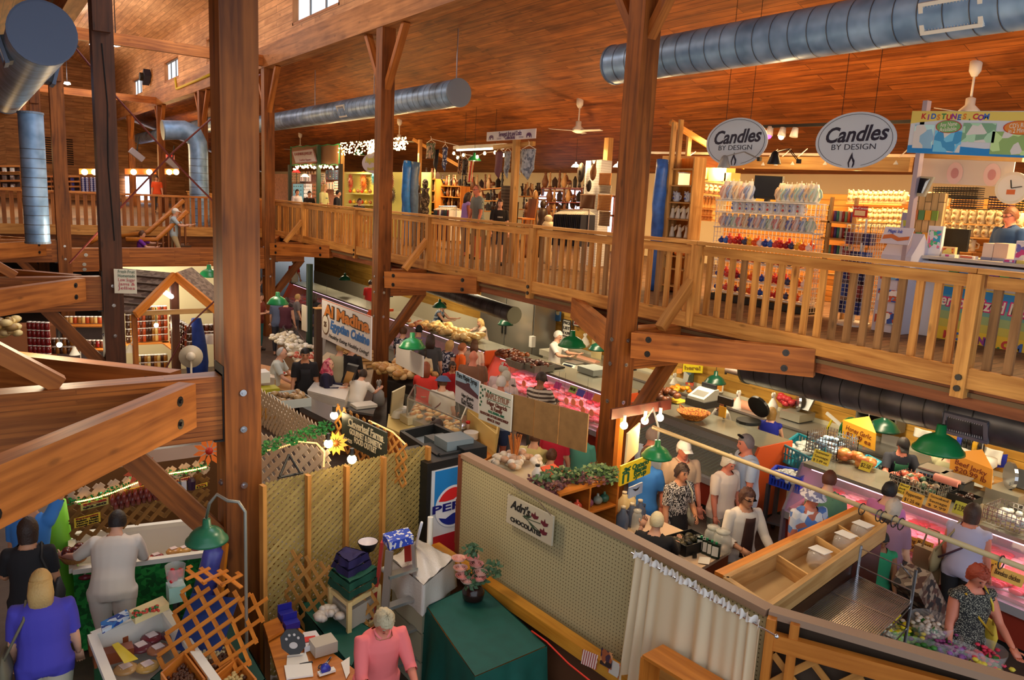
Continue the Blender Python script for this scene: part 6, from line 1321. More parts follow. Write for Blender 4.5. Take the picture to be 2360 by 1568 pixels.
for i,x in enumerate((597,612,626)):p=at(x,890,.95);mb=MB().cyl(p,p+UZ(.12),.075,14);tag(mb.bd('paper_roll',mat((200,160,110),.7),None,True,sharp=True),['left','middle','right'][i]+' brown paper towel roll by the big column','roll')
kit('yellow-green box beside the pickle shelf',617,930,.8,(.35,.3,.3),(176,170,40),'carton','box');kit('white box behind the paper rolls',598,880,1.15,(.3,.3,.2),(226,224,220),'carton','box')
t=TH('plate','white plate with meat on the brown counter','plate');p=at(650,862,.87);mb=MB().la([(0,0),(.1,0),(.16,.02)],p,18,cap=False);mb.bd('dish',WHITE,t,True);mb=MB().bl(p+UZ(.02),(.08,.07,.03),8,5);mb.bd('food',mat((170,60,50),.5),t,True)
t=block('big white plastic-wrapped box in front of the woman in pink scarf','wrapped_box',[(709,900),(725,880),(805,892),(795,922)],1.1,.35,mat((224,220,212),.25,bump=.4),'box')
block('dark steel counter below the wrapped box','market_counter',[(690,925),(730,895),(860,905),(850,945)],.9,.9,mat((90,60,40),.6),top=mat((110,112,114),.3,.6));block('small steel stand with white box by the printed bag','steel_stand',[(800,945),(812,930),(866,938),(860,955)],.9,.06,mat((120,120,120),.3,.6));kit('flat white box on the small steel stand',838,937,.91,(.4,.3,.05),(222,218,206),'flat_box','box')
t=TH('menu_board','slanted dark framed screen with orange paper, middle stall','sign');B=Board(atZ(800,840,1.6),atZ(825,846,1.6),atZ(784,885,1.05),.04);mb=MB();B.slab(mb);mb.bd('sign_frame',DK,t);mb=MB();B.slab(mb,0,.005,.2,.3,.9,.95);mb.bd('sheet',mat((226,170,90),.5),t)
# bakery stall
W_CREAM=mat((214,190,120),.5)
block('cream counter of the bakery stall in the middle','bakery_counter',[(893,985),(897,955),(1075,1035),(1068,1062)],.92,.92,mat((180,100,40),.6),top=W_CREAM)
t=TH('bakery_case','glass bakery case with golden pastries','display case');a,b,c,d=[atZ(x,y,.92)for x,y in((938,975),(955,940),(1075,990),(1060,1030))];H=UZ(.42)
mb=MB().pm([a,b,c,d],(0,0,.1));mb.bd('case_base',STAIN,t);mb=MB()
for p,q in((a,d),(b,c),(a,b),(d,c)):mb.quad(p+H*.25,q+H*.25,q+H,p+H)
mb.bd('glass_panel',glass((.9,.95,.9),.14),t);mb=MB()
for p,q in((a,d),(b,c),(a,b),(d,c)):mb.be(p+H,q+H,.02,.02)
for p in(a,b,c,d):mb.be(p,p+H,.02,.02,up=(0,1,0))
mb.bd('case_trim',STAIN,t)
cc_=(a+b+c+d)/4;rnd=random.Random(5)
for i in range(44):
    u,v=rnd.uniform(.08,.92),rnd.uniform(.15,.85);p=a.lerp(d,u).lerp(b.lerp(c,u),v)+UZ(.115);proto('pas%d'%(i%2),(lambda k:(lambda:(lambda t:(MB().bl((0,0,.025),(.08,.05,.035),8,5).bd('crust',mat([(196,120,44),(226,170,90)][k],.4),t,True),MB().bl((0,0,.05),(.05,.03,.015),6,4).bd('glaze',mat((240,214,150),.3),t,True),t)[2])(TH('pastry','x','pastry'))))(i%2),p,rnd.random()*3,'golden glazed pastry inside the bakery case','pastries in the bakery case')
t=TH('case_screen','angled plexiglass sneeze guard over the bakery counter','screen');B=Board(atZ(905,905,1.6),atZ(935,890,1.6),atZ(900,960,.95),.02);mb=MB();B.slab(mb);mb.bd('panel',mat((214,206,176),.5),t);mb=MB().quad(atZ(938,975,1.0),atZ(1060,1030,1.0),atZ(1050,960,1.45),atZ(930,905,1.45));mb.bd('guard_glass',glass((.95,.95,.9),.12),t)
kit('cream box on the bakery counter',948,973,.93,(.28,.3,.12),(206,196,160),'cream_box','box');
for x,y,s,l in((915,962,.1,'white cake tub on the bakery counter'),(928,955,.09,'white tub with red label on bakery counter')):p=at(x,y,.93);mb=MB().la([(s,0),(s,.12),(s*.9,.13),(0,.13)],p,16);tag(mb.bd('tub',WHITE,None,True,sharp=True),l,'tub')
t=block('plywood tray box with cooking tins on the bakery counter','plywood_box',[(1075,985),(1080,958),(1150,995),(1138,1040)],.95,.1,W_CREAM,'box');
a,b,c,d=[atZ(x,y,.95)for x,y in((1075,985),(1078,956),(1150,993),(1142,1045))];mb=MB()
for p,q in((b,c),(c,d),(a,d)):mb.be(p+UZ(.15),q+UZ(.15),.02,.3)
mb.bd('side_board',mat((214,184,110),.6),t)
block('orange pine base beneath the plywood tray box','pine_plinth',[(1062,1000),(1075,985),(1142,1045),(1100,1070)],.86,.86,W_ORG)
p=at(1060,1002,.96);mb=MB().la([(.05,0),(.09,.1),(.1,.16),(.09,.16),(.0,.03)],p,16);tag(mb.bd('mixing_bowl',CHROME,None,True),'steel mixing bowl in the plywood box','bowl');p=at(1085,1010,.96);mb=MB().la([(.12,0),(.12,.1),(.0,.1)],p,16);tag(mb.bd('tub',WHITE,None,True,sharp=True),'white lidded tub in the plywood box','tub')
for x,y,l in((1078,990,'red sauce bottle cap, left, in the plywood box'),(1102,988,'red sauce bottle cap, right, in the plywood box')):p=at(x,y,1.0);t=TH('sauce_bottle',l,'bottle',p);mb=MB().cyl((0,0,-.04),(0,0,.1),.03,10);mb.bd('bottle_body',mat((226,190,150),.4),t,True);mb=MB().cyl((0,0,.1),(0,0,.14),.035,10);mb.bd('cap',mat((226,40,30),.4),t,True)
# open cooler top, pepsi machine
t=block('grey open machine top with black rim behind the drinks machine','cooler',[(925,1015),(1000,998),(1115,1052),(1010,1072)],1.75,1.75,mat((100,112,116),.5),'cooler',top=mat((150,162,166),.5));a,b,c,d=[atZ(x,y,1.75)for x,y in((925,1015),(1000,998),(1115,1052),(1010,1072))];mb=MB()
for p,q in((a,b),(b,c),(c,d),(d,a)):mb.be(p+UZ(.06),q+UZ(.06),.05,.12)
mb.bd('rim',BLACKM,t)
for x,y,s,l,c in((1010,1030,(.25,.25,.12),'grey motor housing in the cooler top',(80,90,94)),(1045,1045,(.35,.3,.2),'pale grey box in the cooler top',(120,134,142)),(1080,1052,(.3,.3,.14),'black box in the cooler top',(24,26,28))):kit(l,x,y,1.76,s,c,'housing','box')
t=TH('drinks_machine','Pepsi drinks machine with blue, red and white front','vending machine');B=vboard((985,1070),(1085,1048),1330,z=1.85,thick=.6);mb=MB();B.slab(mb,-.6,0);mb.bd('cabinet',BLACKM,t)
mb=MB();B.slab(mb,0,.01,.1,.07,1,.99);mb.bd('front_panel',mat((200,204,212),.4),t);mb=MB();B.slab(mb,.011,.014,.17,.08,1,.42);mb.bd('blue_field',mat((30,120,190),.4),t);mb=MB();B.slab(mb,.011,.014,.17,.66,1,.99);mb.bd('red_field',mat((160,24,36),.4),t)
rx=.37;ry=rx*B.w/B.h;cu,cv=.6,.42
mb=MB();B.ell(mb,cu,cv,rx*1.12,ry*1.12,.016,n=40);mb.bd('emblem_ring',mat((216,218,226),.4),t)
mb=MB();pts=[(cu+rx*math.cos(a),cv-ry*math.sin(a))for a in np.linspace(math.radians(156),math.radians(30),20)]+[(cu+rx*.4,cv-ry*.56),(cu,cv-ry*.36),(cu-rx*.5,cv-ry*.34)];B.poly(mb,pts,.02);mb.bd('emblem_red',mat((206,40,40),.4),t)
mb=MB();pts=[(cu+rx*math.cos(a),cv-ry*math.sin(a))for a in np.linspace(math.radians(-24),math.radians(-152),20)][::-1]+[(cu+rx*.5,cv+ry*.36),(cu,cv+ry*.4),(cu-rx*.45,cv+ry*.6)];B.poly(mb,pts,.02);mb.bd('emblem_blue',mat((26,40,130),.4),t)
B.text('PEPSI',t,.6,.42,.125,mat((20,24,110),.4),bold=.003,width=B.w*.95,k=.024)
# Cloverleaf sign with lattice, bulbs, white lattice
def lattice(mb,B,pitch=.09,w=.035,k0=0,ang=45,u0=0,u1=1,v0=0,v1=1,two=True,t=.008):
    """crossing slats clipped to the board rectangle"""
    W,H=B.w,B.h;U0,U1,V0,V1=u0*W,u1*W,v0*H,v1*H
    for lay,sg in enumerate((1,-1)if two else(1,)):
        s=math.tan(math.radians(ang))*sg;st=pitch/math.cos(math.radians(ang));c=-abs(s)*W*1.2-H;
        while c<H+abs(s)*W*1.2:
            pts=[]
            for U in(U0,U1):
                V=s*U+c
                if V0<=V<=V1:pts.append((U,V))
            for V in(V0,V1):
                U=(V-c)/s
                if U0<U<U1:pts.append((U,V))
            if len(pts)>=2:
                (a,b),(d,e)=pts[0],pts[-1]
                if math.hypot(a-d,b-e)>.05:mb.be(B.p(a/W,b/H,k0+lay*t),B.p(d/W,e/H,k0+lay*t),w,t,up=B.n)
            c+=st
WLAT=mat((206,186,160),.6);W_LAT=wood((124,104,54),(170,146,86),.65,1,.2);W_LAT2=wood((160,104,44),(206,146,72),.6,1,.2)
t=TH('lattice_screen','white lattice panel with rope light left of the black sign','lattice')
B=vboard((597,1000),(760,1040),1105,z=2.05,thick=.01);B.h=1.1;mb=MB();lattice(mb,B,.1,.055);mb.bd('slats',WLAT,t)
B2=vboard((597,895),(750,990),960,z=1.9,thick=.01);mb=MB();B2.h=.5;lattice(mb,B2,.08,.05);mb.bd('slats',WLAT,t)
def rope(lab,pts,z,n,col=(255,180,100),e=3.5,r=.009,seed=1):
    t=TH('rope_light',lab,'lights');P=[atZ(x,y,z)for x,y in pts];mb=MB().tube(P,.007,5);mb.bd('flex',mat((200,150,90),.5),t);L=len(P)-1;mb=MB()
    for k in range(n):f=(k+.5)/n*L;i=min(int(f),L-1);mb.bl(P[i].lerp(P[i+1],f-i),r,5,4)
    o=mb.bd('tiny_bulbs',mat(col,.3,emit=e),t);o['kind']='stuff'
rope('rope light of amber bulbs curving on the white lattice',[(597,1042),(640,1034),(690,1018),(730,1022),(748,1042),(746,1078)],2.08,60);rope('rope light along the top edge of the black sign',[(850,970),(872,980),(905,996),(935,1025)],2.2,40)
t,B=hang((788,950),(890,998),1018,2.2,'black gourmet food outlet sign lit by bulbs',(44,52,44),wires=False)
cr=mat((226,214,180),.5)
for s,v,h,w in(('Cloverleaf Farms',.22,.12,.78),('GOURMET & DIABETIC',.5,.09,.72),('FOOD OUTLET',.72,.09,.5)):B.text(s,t,.56,v,h,cr,width=B.w*w,k=.006,bold=.003)
B.text('662-9225',t,.16,.84,.06,cr,width=B.w*.2,k=.006);mb=MB();B.slab(mb,.002,.004,.15,.33,.97,.35);mb.bd('rule',cr,t)
t=TH('lattice_screen','arched brown lattice behind the black sign','lattice');B3=Board(B.p(-.25,-.12,-.05),B.p(1.35,.05,-.05),B.p(-.25,1.35,-.05),.01);mb=MB();lattice(mb,B3,.1,.03);mb.bd('slats',W_LAT2,t)
for x,y,l in((770,958,'bright bare bulb at the top left of the black sign'),(757,1023,'bright bare bulb beside the ivy and sunflower'),(811,1059,'bright bare bulb under the black sign')):
    p=at(x,y,2.15);t=TH('bare_bulb',l,'lamp',p);mb=MB().bl((0,0,0),.045,12,8);mb.bd('glowing_bulb',mat((255,232,180),.3,emit=24),t,True);mb=MB().cyl((0,0,.04),(0,0,.11),.022,8);mb.bd('socket',BLACKM,t);lamp('POINT','bulb_light',p,9,WARM,.05)
def flower(x,y,z,r,col,cc,lab,n=9):
    p=at(x,y,z);d=(CAM-p).normalized();a=d.orthogonal().normalized();b=d.cross(a);t=TH('paper_flower',lab,'flower');mb=MB()
    for k in range(n):
        an=6.283*k/n;e=a*math.cos(an)+b*math.sin(an);f=a*math.cos(an+1.57)+b*math.sin(an+1.57);mb.pm([p+e*r*.2,p+e*r*.6+f*r*.17,p+e*r,p+e*r*.6-f*r*.17],d*.01)
    mb.bd('petals',mat(col,.5),t);mb=MB().bl(p+d*.01,r*.25,10,6);mb.bd('flower_centre',mat(cc,.5),t,True)
flower(774,1022,2.12,.13,(230,160,40),(160,90,20),'yellow sunflower at the left end of the black sign',12)
def vine(lab,pts,z,n=160,s=.05,col=(40,120,50),r=.07,nm='ivy_garland',seed=2,cat='garland'):
    t=TH(nm,lab,cat);P=[atZ(x,y,z)for x,y in pts];mb=MB().tube(P,.006,5);mb.bd('stem',mat((70,80,30),.7),t);mb=MB();L=len(P)-1;rnd=random.Random(seed)
    for k in range(n):f=rnd.random()*L;i=min(int(f),L-1);leafball(mb,P[i].lerp(P[i+1],f-i),r,2,s,rnd.random())
    o=mb.bd('leaves',mat(col,.5),t);o['kind']='stuff';return t
vine('dark green ivy strand above the rope light',[(600,1035),(650,1018),(690,1005),(735,990),(755,985)],2.15)
for i,(x,y)in enumerate(((601,945),(612,950),(622,957),(633,963),(643,970),(654,976),(664,983))):
    proto('pickle',lambda:(lambda t:(MB().la([(.05,0),(.055,.02),(.055,.14),(.04,.165)],n=12).bd('jar_glass',mat((196,150,80),.2),t,True),MB().cyl((0,0,.16),(0,0,.19),.045,12).bd('lid',mat((236,234,228),.4),t,True),t)[2])(TH('pickle_jar','x','jar')),at(x,y+12,1.5),0,'pickle jar with white lid in the row left of the lattice','pickle jars',1.25)
block('narrow shelf under the pickle jars','jar_shelf',[(590,950),(597,938),(680,995),(668,1005)],1.49,.03,W_LIGHT,'shelf')
lumps('clear tub of brown sweets behind the pickle jars','tub',at(668,930,1.2),(.5,.6,.14),24,.07,[(120,90,60),(160,130,90)],41,mat((190,200,200),.3));block('steel sheet pans stacked on a trolley behind the lattice','pan_trolley',[(690,935),(715,918),(790,945),(770,975)],1.2,.1,mat((130,132,134),.3,.7),'trolley')
# ================================================================== chocolate booth in front
def fenceB(x0,x1,y0,y1,z=2.0):
    a,b=atZ(x0,y0,z),atZ(x1,y1,z);return Board(a,b,(a.x,a.y,.02),.01)
B=fenceB(600,985,1117,1027);t=TH('lattice_fence','green-brown lattice fence behind the stool and ladder','fence');mb=MB();lattice(mb,B,.052,.034,ang=38);mb.bd('slats',W_LAT,t)
for u in(.005,.24,.46,.69,.99):mb=MB().be(B.p(u,0,.03),B.p(u,1,.03),.075,.04,up=B.x);mb.bd('fence_post',W_LAT2,t)
t=TH('lattice_screen','diagonal pine lattice leaning on the fence low left','lattice');B4=Board(atZ(603,1240,1.35),atZ(870,1350,1.05),atZ(612,1440,.5),.01);mb=MB();lattice(mb,B4,.12,.035,ang=52);mb.bd('slats',W_LAT2,t)
t=TH('wire_stand','small black metal frame on top of the lattice fence','stand');q=[atZ(x,y,z)for x,y,z in((645,1098,2.05),(666,1048,2.2),(692,1090,2.05),(640,1102,2.02),(698,1090,2.02))];mb=MB()
for i,j in((0,1),(1,2),(3,4)):mb.cyl(q[i],q[j],.012,6)
mb.bd('wire',BLACKM,t)
# peg board wall
PEG=uvdots((176,164,124),(96,84,56),.036,.17);W_CAP=mat((150,122,100),.6)
pp=[atZ(1066,1050,2.0),atZ(1475,1258,1.98),atZ(1768,1412,1.95),atZ(2380,1590,1.95)]
def wallseg(nm,a,b,z0,m,lab,cat,th=.03):
    mb=MB();n=(b-a).cross(UZ(1)).normalized()*th;L=(V3((b.x-a.x,b.y-a.y,0))).length;q=[V3((a.x,a.y,z0)),V3((b.x,b.y,z0)),b,a]
    h=a.z-z0;mb.quad(q[0],q[1],q[2],q[3],[(0,0),(L,0),(L,h),(0,h)]);mb.quad(q[3]-n,q[2]-n,q[1]-n,q[0]-n,[(0,h),(L,h),(L,0),(0,0)])
    mb.add([q[0],q[1],q[2],q[3],q[0]-n,q[1]-n,q[2]-n,q[3]-n],[(1,0,4,5),(3,2,6,7),(0,3,7,4),(2,1,5,6)]);return tag(mb.bd(nm,m),lab,cat)
wallseg('pegboard_wall',pp[0]-UZ(.02),pp[2]-UZ(.02),.85,PEG,'large beige pegboard wall of the chocolate booth','wall panel')
mb=MB();
for a,b in((pp[0],pp[1]),(pp[1],pp[2]),(pp[2],pp[3])):mb.be(a+V3((.03,0,0)),b+V3((.03,0,0)),.11,.05)
tag(mb.bd('partition_board',W_CAP),'long tan cap board running along the partition top','board')
mb=MB().be(pp[0]+V3((-.0,.03,-.5)),pp[0]+V3((-.0,.03,-1.0)),.04,.06,up=(1,0,0));mb.be((pp[0].x,pp[0].y+.02,.85),pp[0]+V3((0,.02,0)),.05,.05,up=(1,0,0));tag(mb.bd('edge_strip',mat((120,62,34),.6)),'red-brown edge trim at the left end of the pegboard','board')
mb=MB()
mb.be(V3((pp[0].x-.14,7.15,.85)),V3((pp[2].x-.15,3.0,.89)),.12,.12);tag(mb.bd('ledge',wood((190,120,30),(232,166,62),.35,1,.35)),'glossy pine ledge along the foot of the pegboard','ledge')
mb=MB().be(V3((pp[0].x-.1,7.1,.4)),V3((pp[2].x-.1,3.0,.4)),.06,.78);tag(mb.bd('partition_plinth',mat((92,56,34),.6)),'dark wooden base of the partition below the ledge','board')
nP=V3((-1,-.06,0))
def onpeg(x,y,off=.03):return onPlane(x,y,pp[0]+nP*off,nP)
B=Board(onpeg(1174,1138),onpeg(1279,1190),onpeg(1170,1202),.02);t=TH('shop_sign',"white chocolate shop sign with three dark red tulips",'sign');mb=MB();B.slab(mb,0,.02);mb.bd('sign_board',mat((190,180,158),.5),t)
B.text("Adri's",t,.3,.28,.12,BLACKM,shear=.35,bold=.003,width=B.w*.45,k=.024);B.text('CHOCOLATES',t,.44,.8,.06,BLACKM,width=B.w*.68,k=.024,bold=.002)
for i,(u,v)in enumerate(((.62,.3),(.83,.38),(.82,.68))):mb=MB();B.poly(mb,[(u-.07,v+.02),(u-.06,v-.08),(u-.01,v-.05),(u+.01,v-.16),(u+.03,v-.04),(u+.09,v-.06),(u+.07,v+.05),(u,v+.1)],.022);mb.bd('tulip',mat((96,24,40),.5),t)
mb=MB()
for a,b in(((.56,.34),(.38,.5)),((.76,.44),(.4,.52)),((.76,.72),(.4,.5))):mb.be(B.p(*a,.023),B.p(*b,.023),.006,.003,up=B.n)
B.poly(mb,[(.36,.5),(.42,.42),(.56,.38),(.5,.47)],.022);B.poly(mb,[(.5,.6),(.58,.62),(.72,.78),(.6,.72)],.022);mb.bd('stems',mat((50,70,50),.5),t);mb=MB()
for a,b in((.05,.0),(.95,.0)):mb.tube([B.p(a,0,.02),B.p(.3 if a<.5 else .7,-.25,.02),pp[0].lerp(pp[1],.35)+V3((-.05,0,0))],.004,4)
mb.bd('hanging_chain',CHROME,t)
# curtain
t=TH('curtain','cream sheer curtain with ruffled heading on the partition','curtain');ca_,cb_=onpeg(1475,1262,.06),onpeg(1768,1412,.06)
ca_.z,cb_.z=1.97,1.93;mb=MB();L=(cb_-ca_).length
def cur(u,v):
    p=ca_.lerp(cb_,u*1.0);f=.02+.035*v;p=p+V3((-1,0,0))*(f*(1+(.55+.45*math.sin(u*13+1))*math.sin(u*62+4*math.sin(u*7)))+.02);p.z-=v*1.7;p.y-=v*.1*(u-.5);return p
mb.grid(cur,150,14);o=mb.bd('curtain_fabric',mat((226,206,172),.7,alpha=.9),t,True);mb=MB()
mb.grid(lambda u,v:cur(u,0)+V3((-.012-.02*math.sin(u*190)*(v-.2),0,.055*(1-v)+.012*math.sin(u*140+v*3))),260,3);mb.bd('ruffle',mat((226,220,214),.7),t,True);mb=MB().cyl(ca_+V3((-.04,.05,.0)),cb_+V3((-.04,-.12,0)),.007,8);mb.bl(cb_+V3((-.04,-.12,0)),.016,8,6);mb.bd('curtain_rod',CHROME,t)
t=TH('frame_wall','pine framed lattice wall with green garland, lower right','lattice');a,b=pp[2]+V3((-.02,-.06,0)),pp[3]+V3((-.02,0,0));B=Board(a,b,(a.x,a.y,.05),.02);mb=MB();lattice(mb,B,.2,.05,-.03,45,.02,1,.12,.8);mb.bd('slats',W_LAT2,t);mb=MB().be(B.p(.0,0,0),B.p(.0,1,0),.09,.06,up=B.x);mb.be(B.p(.1,0,0),B.p(.1,1,0),.05,.06,up=B.x);mb.be(B.p(0,.09,0),B.p(1,.07,0),.06,.12);mb.bd('frame_timber',W_ORG,t);mb=MB();B.slab(mb,-.12,-.1);mb.bd('back_board',mat((60,42,26),.8),t)
vine('thick green pine garland on the framed lattice',[(1770,1500),(1850,1510),(1920,1540),(2010,1560),(2080,1590)],1.45,420,.07,(40,84,36),.09,'pine_garland',8)
# green clothed table with roses
DGC=mat((8,84,72),.7,noisy=.15)
t=TH('draped_table','table draped in dark green cloth beside the pegboard','table');P=[atZ(x,y,.86)for x,y in((985,1400),(1100,1345),(1258,1490),(1095,1560))];c=sum(P,V3())/4;mb=MB().pm([p-UZ(.03)for p in P],(0,0,.02));mb.bd('table_top',W_ORG,t)
for p in P:q=p.lerp(c,.12);mb=MB().be((q.x,q.y,0),(q.x,q.y,.83),.05,.05,up=(0,1,0));mb.bd('leg',W_COL,t)
def drape(P,zt,dz,seed=1,amp=.05,n=22):
    mb=MB();E=[];c=sum(P,V3())/len(P)
    for i in range(len(P)):
        for k in range(n):E.append(P[i].lerp(P[(i+1)%len(P)],k/n))
    N=len(E);rows=8;vs=[]
    for r in range(rows+1):
        f=r/rows
        for k,e in enumerate(E):
            d=V3((e.x-c.x,e.y-c.y,0)).normalized();w=f*amp*(1+math.sin(k*.85+seed)+.6*math.sin(k*.37+2));vs.append(V3((e.x,e.y,zt-dz*f))+d*(w+.012))
    fs=[(r*N+k,r*N+(k+1)%N,(r+1)*N+(k+1)%N,(r+1)*N+k)for r in range(rows)for k in range(N)];mb.add(vs,fs);mb.add([V3((e.x,e.y,zt))for e in E],[tuple(range(N))]);return mb
o=drape(P,.865,.83).bd('tablecloth',DGC,None,True,sharp=True);tag(o,'dark green cloth hanging in folds over the table','tablecloth')
p=at(1090,1385,.87);t=TH('rose_bouquet','vase of pink roses on the green table','flowers',p);mb=MB().la([(.05,0),(.1,.03),(.11,.1),(.08,.15),(.06,.16)],n=16);mb.bd('dark_pot',mat((40,20,18),.2),t,True);mb=MB();leafball(mb,(0,0,.26),.13,110,.06,5);leafball(mb,(-.02,.02,.52),.07,50,.06,6);leafball(mb,(.16,-.1,.34),.08,50,.06,7);o=mb.bd('leaves',mat((60,92,60),.6),t);o['kind']='stuff'
for i,(x,y,r)in enumerate(((1057,1290,1),(1088,1287,1.1),(1061,1312,1),(1098,1303,1.15),(1107,1322,1),(1104,1335,.8),(1078,1341,1.1),(1066,1330,.7))):
    q=onPlane(x,y,p-ray(1090,1385).normalized()*.17,ray(1090,1385))-p;mb=MB()
    for k in range(4):mb.la([(.01,-.02),(.016*k+.014,0),(.017*k+.022,.036-.005*k)],q,9,cap=False)
    mb.bl(q+UZ(.005),.014,8,5);mb.bd('rose',mat((244,176,164)if i%2 else(248,200,184),.6),t,True)
    mb=MB().tube([q,q*.5+UZ(.06),(0,0,.12)],.004,4);mb.bd('stem',mat((50,80,40),.6),t)
# boxes with bag, drawers, ladder, stool lamp
t=TH('storage_boxes','stacked clear storage boxes under a white plastic bag','boxes');
for k,(z,c)in enumerate(((.0,(196,186,160)),(.3,(180,170,140)),(.6,(190,180,150)))):
    P=[atZ(x,y,1.02)for x,y in((905,1310),(965,1268),(1040,1310),(975,1368))];mb=MB().pm([V3((p.x,p.y,z))for p in P],(0,0,.28));mb.bd('storage_box',mat(c,.4),t)
t=TH('plastic_bag','big white plastic bag pulled over the storage boxes','bag');c=sum(P,V3())/4;mb=MB();Q=[p+(p-c)*.06 for p in P]
o=drape([V3((q.x,q.y,1.1))for q in Q],1.12,.3,3,.02,14);o.bd('bag_sheet',mat((214,206,196),.25,bump=.5),t,True);mb=MB().grid(lambda u,v:Q[0].lerp(Q[1],u).lerp(Q[3].lerp(Q[2],u),v)+V3((0,0,.105+.06*math.sin(3.14*u)*math.sin(3.14*v)+.012*math.sin(u*17+v*11))),14,14);mb.bd('bag_top',mat((216,208,198),.25,bump=.5),t,True);mb=MB().tube([Q[0]+UZ(.0),Q[0]+V3((-.06,-.05,.04)),Q[0]+V3((-.1,-.02,.01))],[.03,.02,.035],6);mb.bd('knot',mat((220,214,204),.3),t,True)
t=TH('drawer_unit','cream plastic drawer tower topped with folded cloths','drawers');P=[atZ(x,y,1.0)for x,y in((762,1352),(795,1325),(872,1348),(805,1388))];c=sum(P,V3())/4;u1=(P[2]-P[3]).normalized();fr=(P[3]+P[2])/2
for p in P:mb=MB().be((p.x,p.y,0),(p.x,p.y,1.0),.04,.04,up=(0,1,0));mb.bd('upright',mat((222,192,130),.5),t)
mb=MB();
for z in(0.06,.34,.64,.97):
    for i in range(4):mb.be(V3((P[i].x,P[i].y,z)),V3((P[(i+1)%4].x,P[(i+1)%4].y,z)),.03,.04)
mb.bd('frame_rail',mat((226,198,138),.5),t)
for k in range(3):mb=MB().pm([V3((p.x,p.y,.09+.3*k)).lerp(V3((c.x,c.y,.09+.3*k)),.06)for p in P],(0,0,.2));mb.bd('drawer',mat((186,176,160),.3),t)
for k,(cl,s,l)in enumerate((((4,64,48),1.0,'thick folded green cloth on the drawer tower'),((6,74,56),.93,'second folded green cloth on the drawer tower'),((28,20,70),.72,'folded navy cloth, topmost of the pile'),((32,24,78),.6,'small navy folded cloth at the very top'))):
    z0=1.03+.075*k;mb=MB();m_=c+V3((0,.04*(k>1),0));Pk=[V3((m_.x+(p.x-c.x)*s,m_.y+(p.y-c.y)*s,0))for p in P]
    mb.grid(lambda a,b:Pk[0].lerp(Pk[1],a).lerp(Pk[3].lerp(Pk[2],a),b)+V3((0,0,z0+.065+.012*math.sin(a*7+k)+.01*math.sin(b*9))),10,10);drv=drape([V3((p.x,p.y,z0+.065))for p in Pk],z0+.065,.065,k,.012,10);mb.add(drv.v,drv.f);tag(mb.bd('folded_cloth',mat(cl,.8),None,True,sharp=True),l,'cloth')
t=TH('step_ladder','step ladder with paint-splashed blue top','ladder');P=[atZ(x,y,1.5)for x,y in((882,1235),(940,1220),(953,1240),(898,1256))];mb=MB().pm([p-UZ(.06)for p in P],(0,0,.08));mb.bd('ladder_top',pattern([(40,70,180),(36,64,170),(50,80,190),(210,210,214)],26,kind='noise'),t)
for i,p in enumerate(P):q=V3((p.x,p.y,0))+(p-(P[0]+P[1]+P[2]+P[3])/4)*(.9);q.z=0;mb=MB().be(p-UZ(.06),q,.07,.03);mb.bd('ladder_leg',mat((150,140,130),.4,.5)if i>1 else mat((180,50,40),.4),t)
for k in range(1,5):f=k/5;a,b=[P[i].lerp(V3((P[i].x,P[i].y,0))+(P[i]-(P[0]+P[1]+P[2]+P[3])/4)*.9,f)for i in(3,2)];a.z=b.z=1.5*(1-f);mb=MB().be(a,b,.09,.03);mb.bd('step',STAIN,t)
t=TH('floor_lamp','uplight lamp with white bowl and black underside near the fence','lamp',at(848,1250,1.35));mb=MB().la([(.02,-.1),(.06,-.08),(.1,.0),(.1,.01)],n=20,cap=False);mb.bd('lamp_shade',BLACKM,t,True);mb=MB().la([(.0,-.05),(.06,-.04),(.095,.008)],n=20,cap=False);mb.bd('shade_lining',mat((214,206,214),.4),t,True);mb=MB().cyl((0,0,-.1),(0,0,-1.34),.015,8);mb.la([(.14,-1.345),(.14,-1.32),(.02,-1.3)],n=16);mb.bd('pole',BLACKM,t)
mb=MB();a,b=atZ(972,1205,1.6),atZ(955,1270,1.1);mb.cyl(a,b,.014,8);tag(mb.bd('white_pole',mat((220,220,226),.4),None,True),'thin white pole leaning beside the ladder','pole');mb=MB();p=at(990,1255,1.12);mb.cyl(p,p+UZ(.3),.03,12);tag(mb.bd('paper_roll',WHITE,None,True,sharp=True),'white paper towel roll beside the drinks machine','roll')
# desk with clutter
t=TH('desk','light wooden desk cluttered with papers, lower middle','desk');P=[atZ(x,y,.76)for x,y in((606,1440),(660,1425),(850,1568),(660,1620))];c=sum(P,V3())/4;mb=MB().pm([p-UZ(.04)for p in P],(0,0,.04));mb.bd('desk_top',W_ORG,t)
for p in P:q=p.lerp(c,.1);mb=MB().be((q.x,q.y,0),(q.x,q.y,.72),.05,.05,up=(0,1,0));mb.bd('leg',W_COL,t)
def flat(lab,nm,pts,z,h,m,cat,txt=None):
    P=[atZ(x,y,z)for x,y in pts];mb=MB().pm(P,(0,0,h));return tag(mb.bd(nm,m),lab,cat)
PPR=mat((232,228,218),.6)
flat('notepad with handwriting on the desk','notepad',[(655,1538),(718,1532),(722,1560),(660,1568)],.765,.015,PPR,'notepad');flat('white sheet in plastic on the desk','paper_sheet',[(662,1512),(705,1505),(712,1528),(660,1536)],.765,.004,PPR,'paper');flat('tall white envelope beside the pink-shirted woman','envelope',[(786,1528),(806,1515),(806,1552),(798,1566)],.77,.004,PPR,'paper');flat('black pen lying above the notepad','pen',[(690,1532),(720,1526),(721,1529),(691,1535)],.77,.01,BLACKM,'pen');flat('wooden board on the corner of the desk','wooden_board',[(607,1445),(640,1430),(655,1458),(618,1480)],.78,.03,W_ORG,'board')
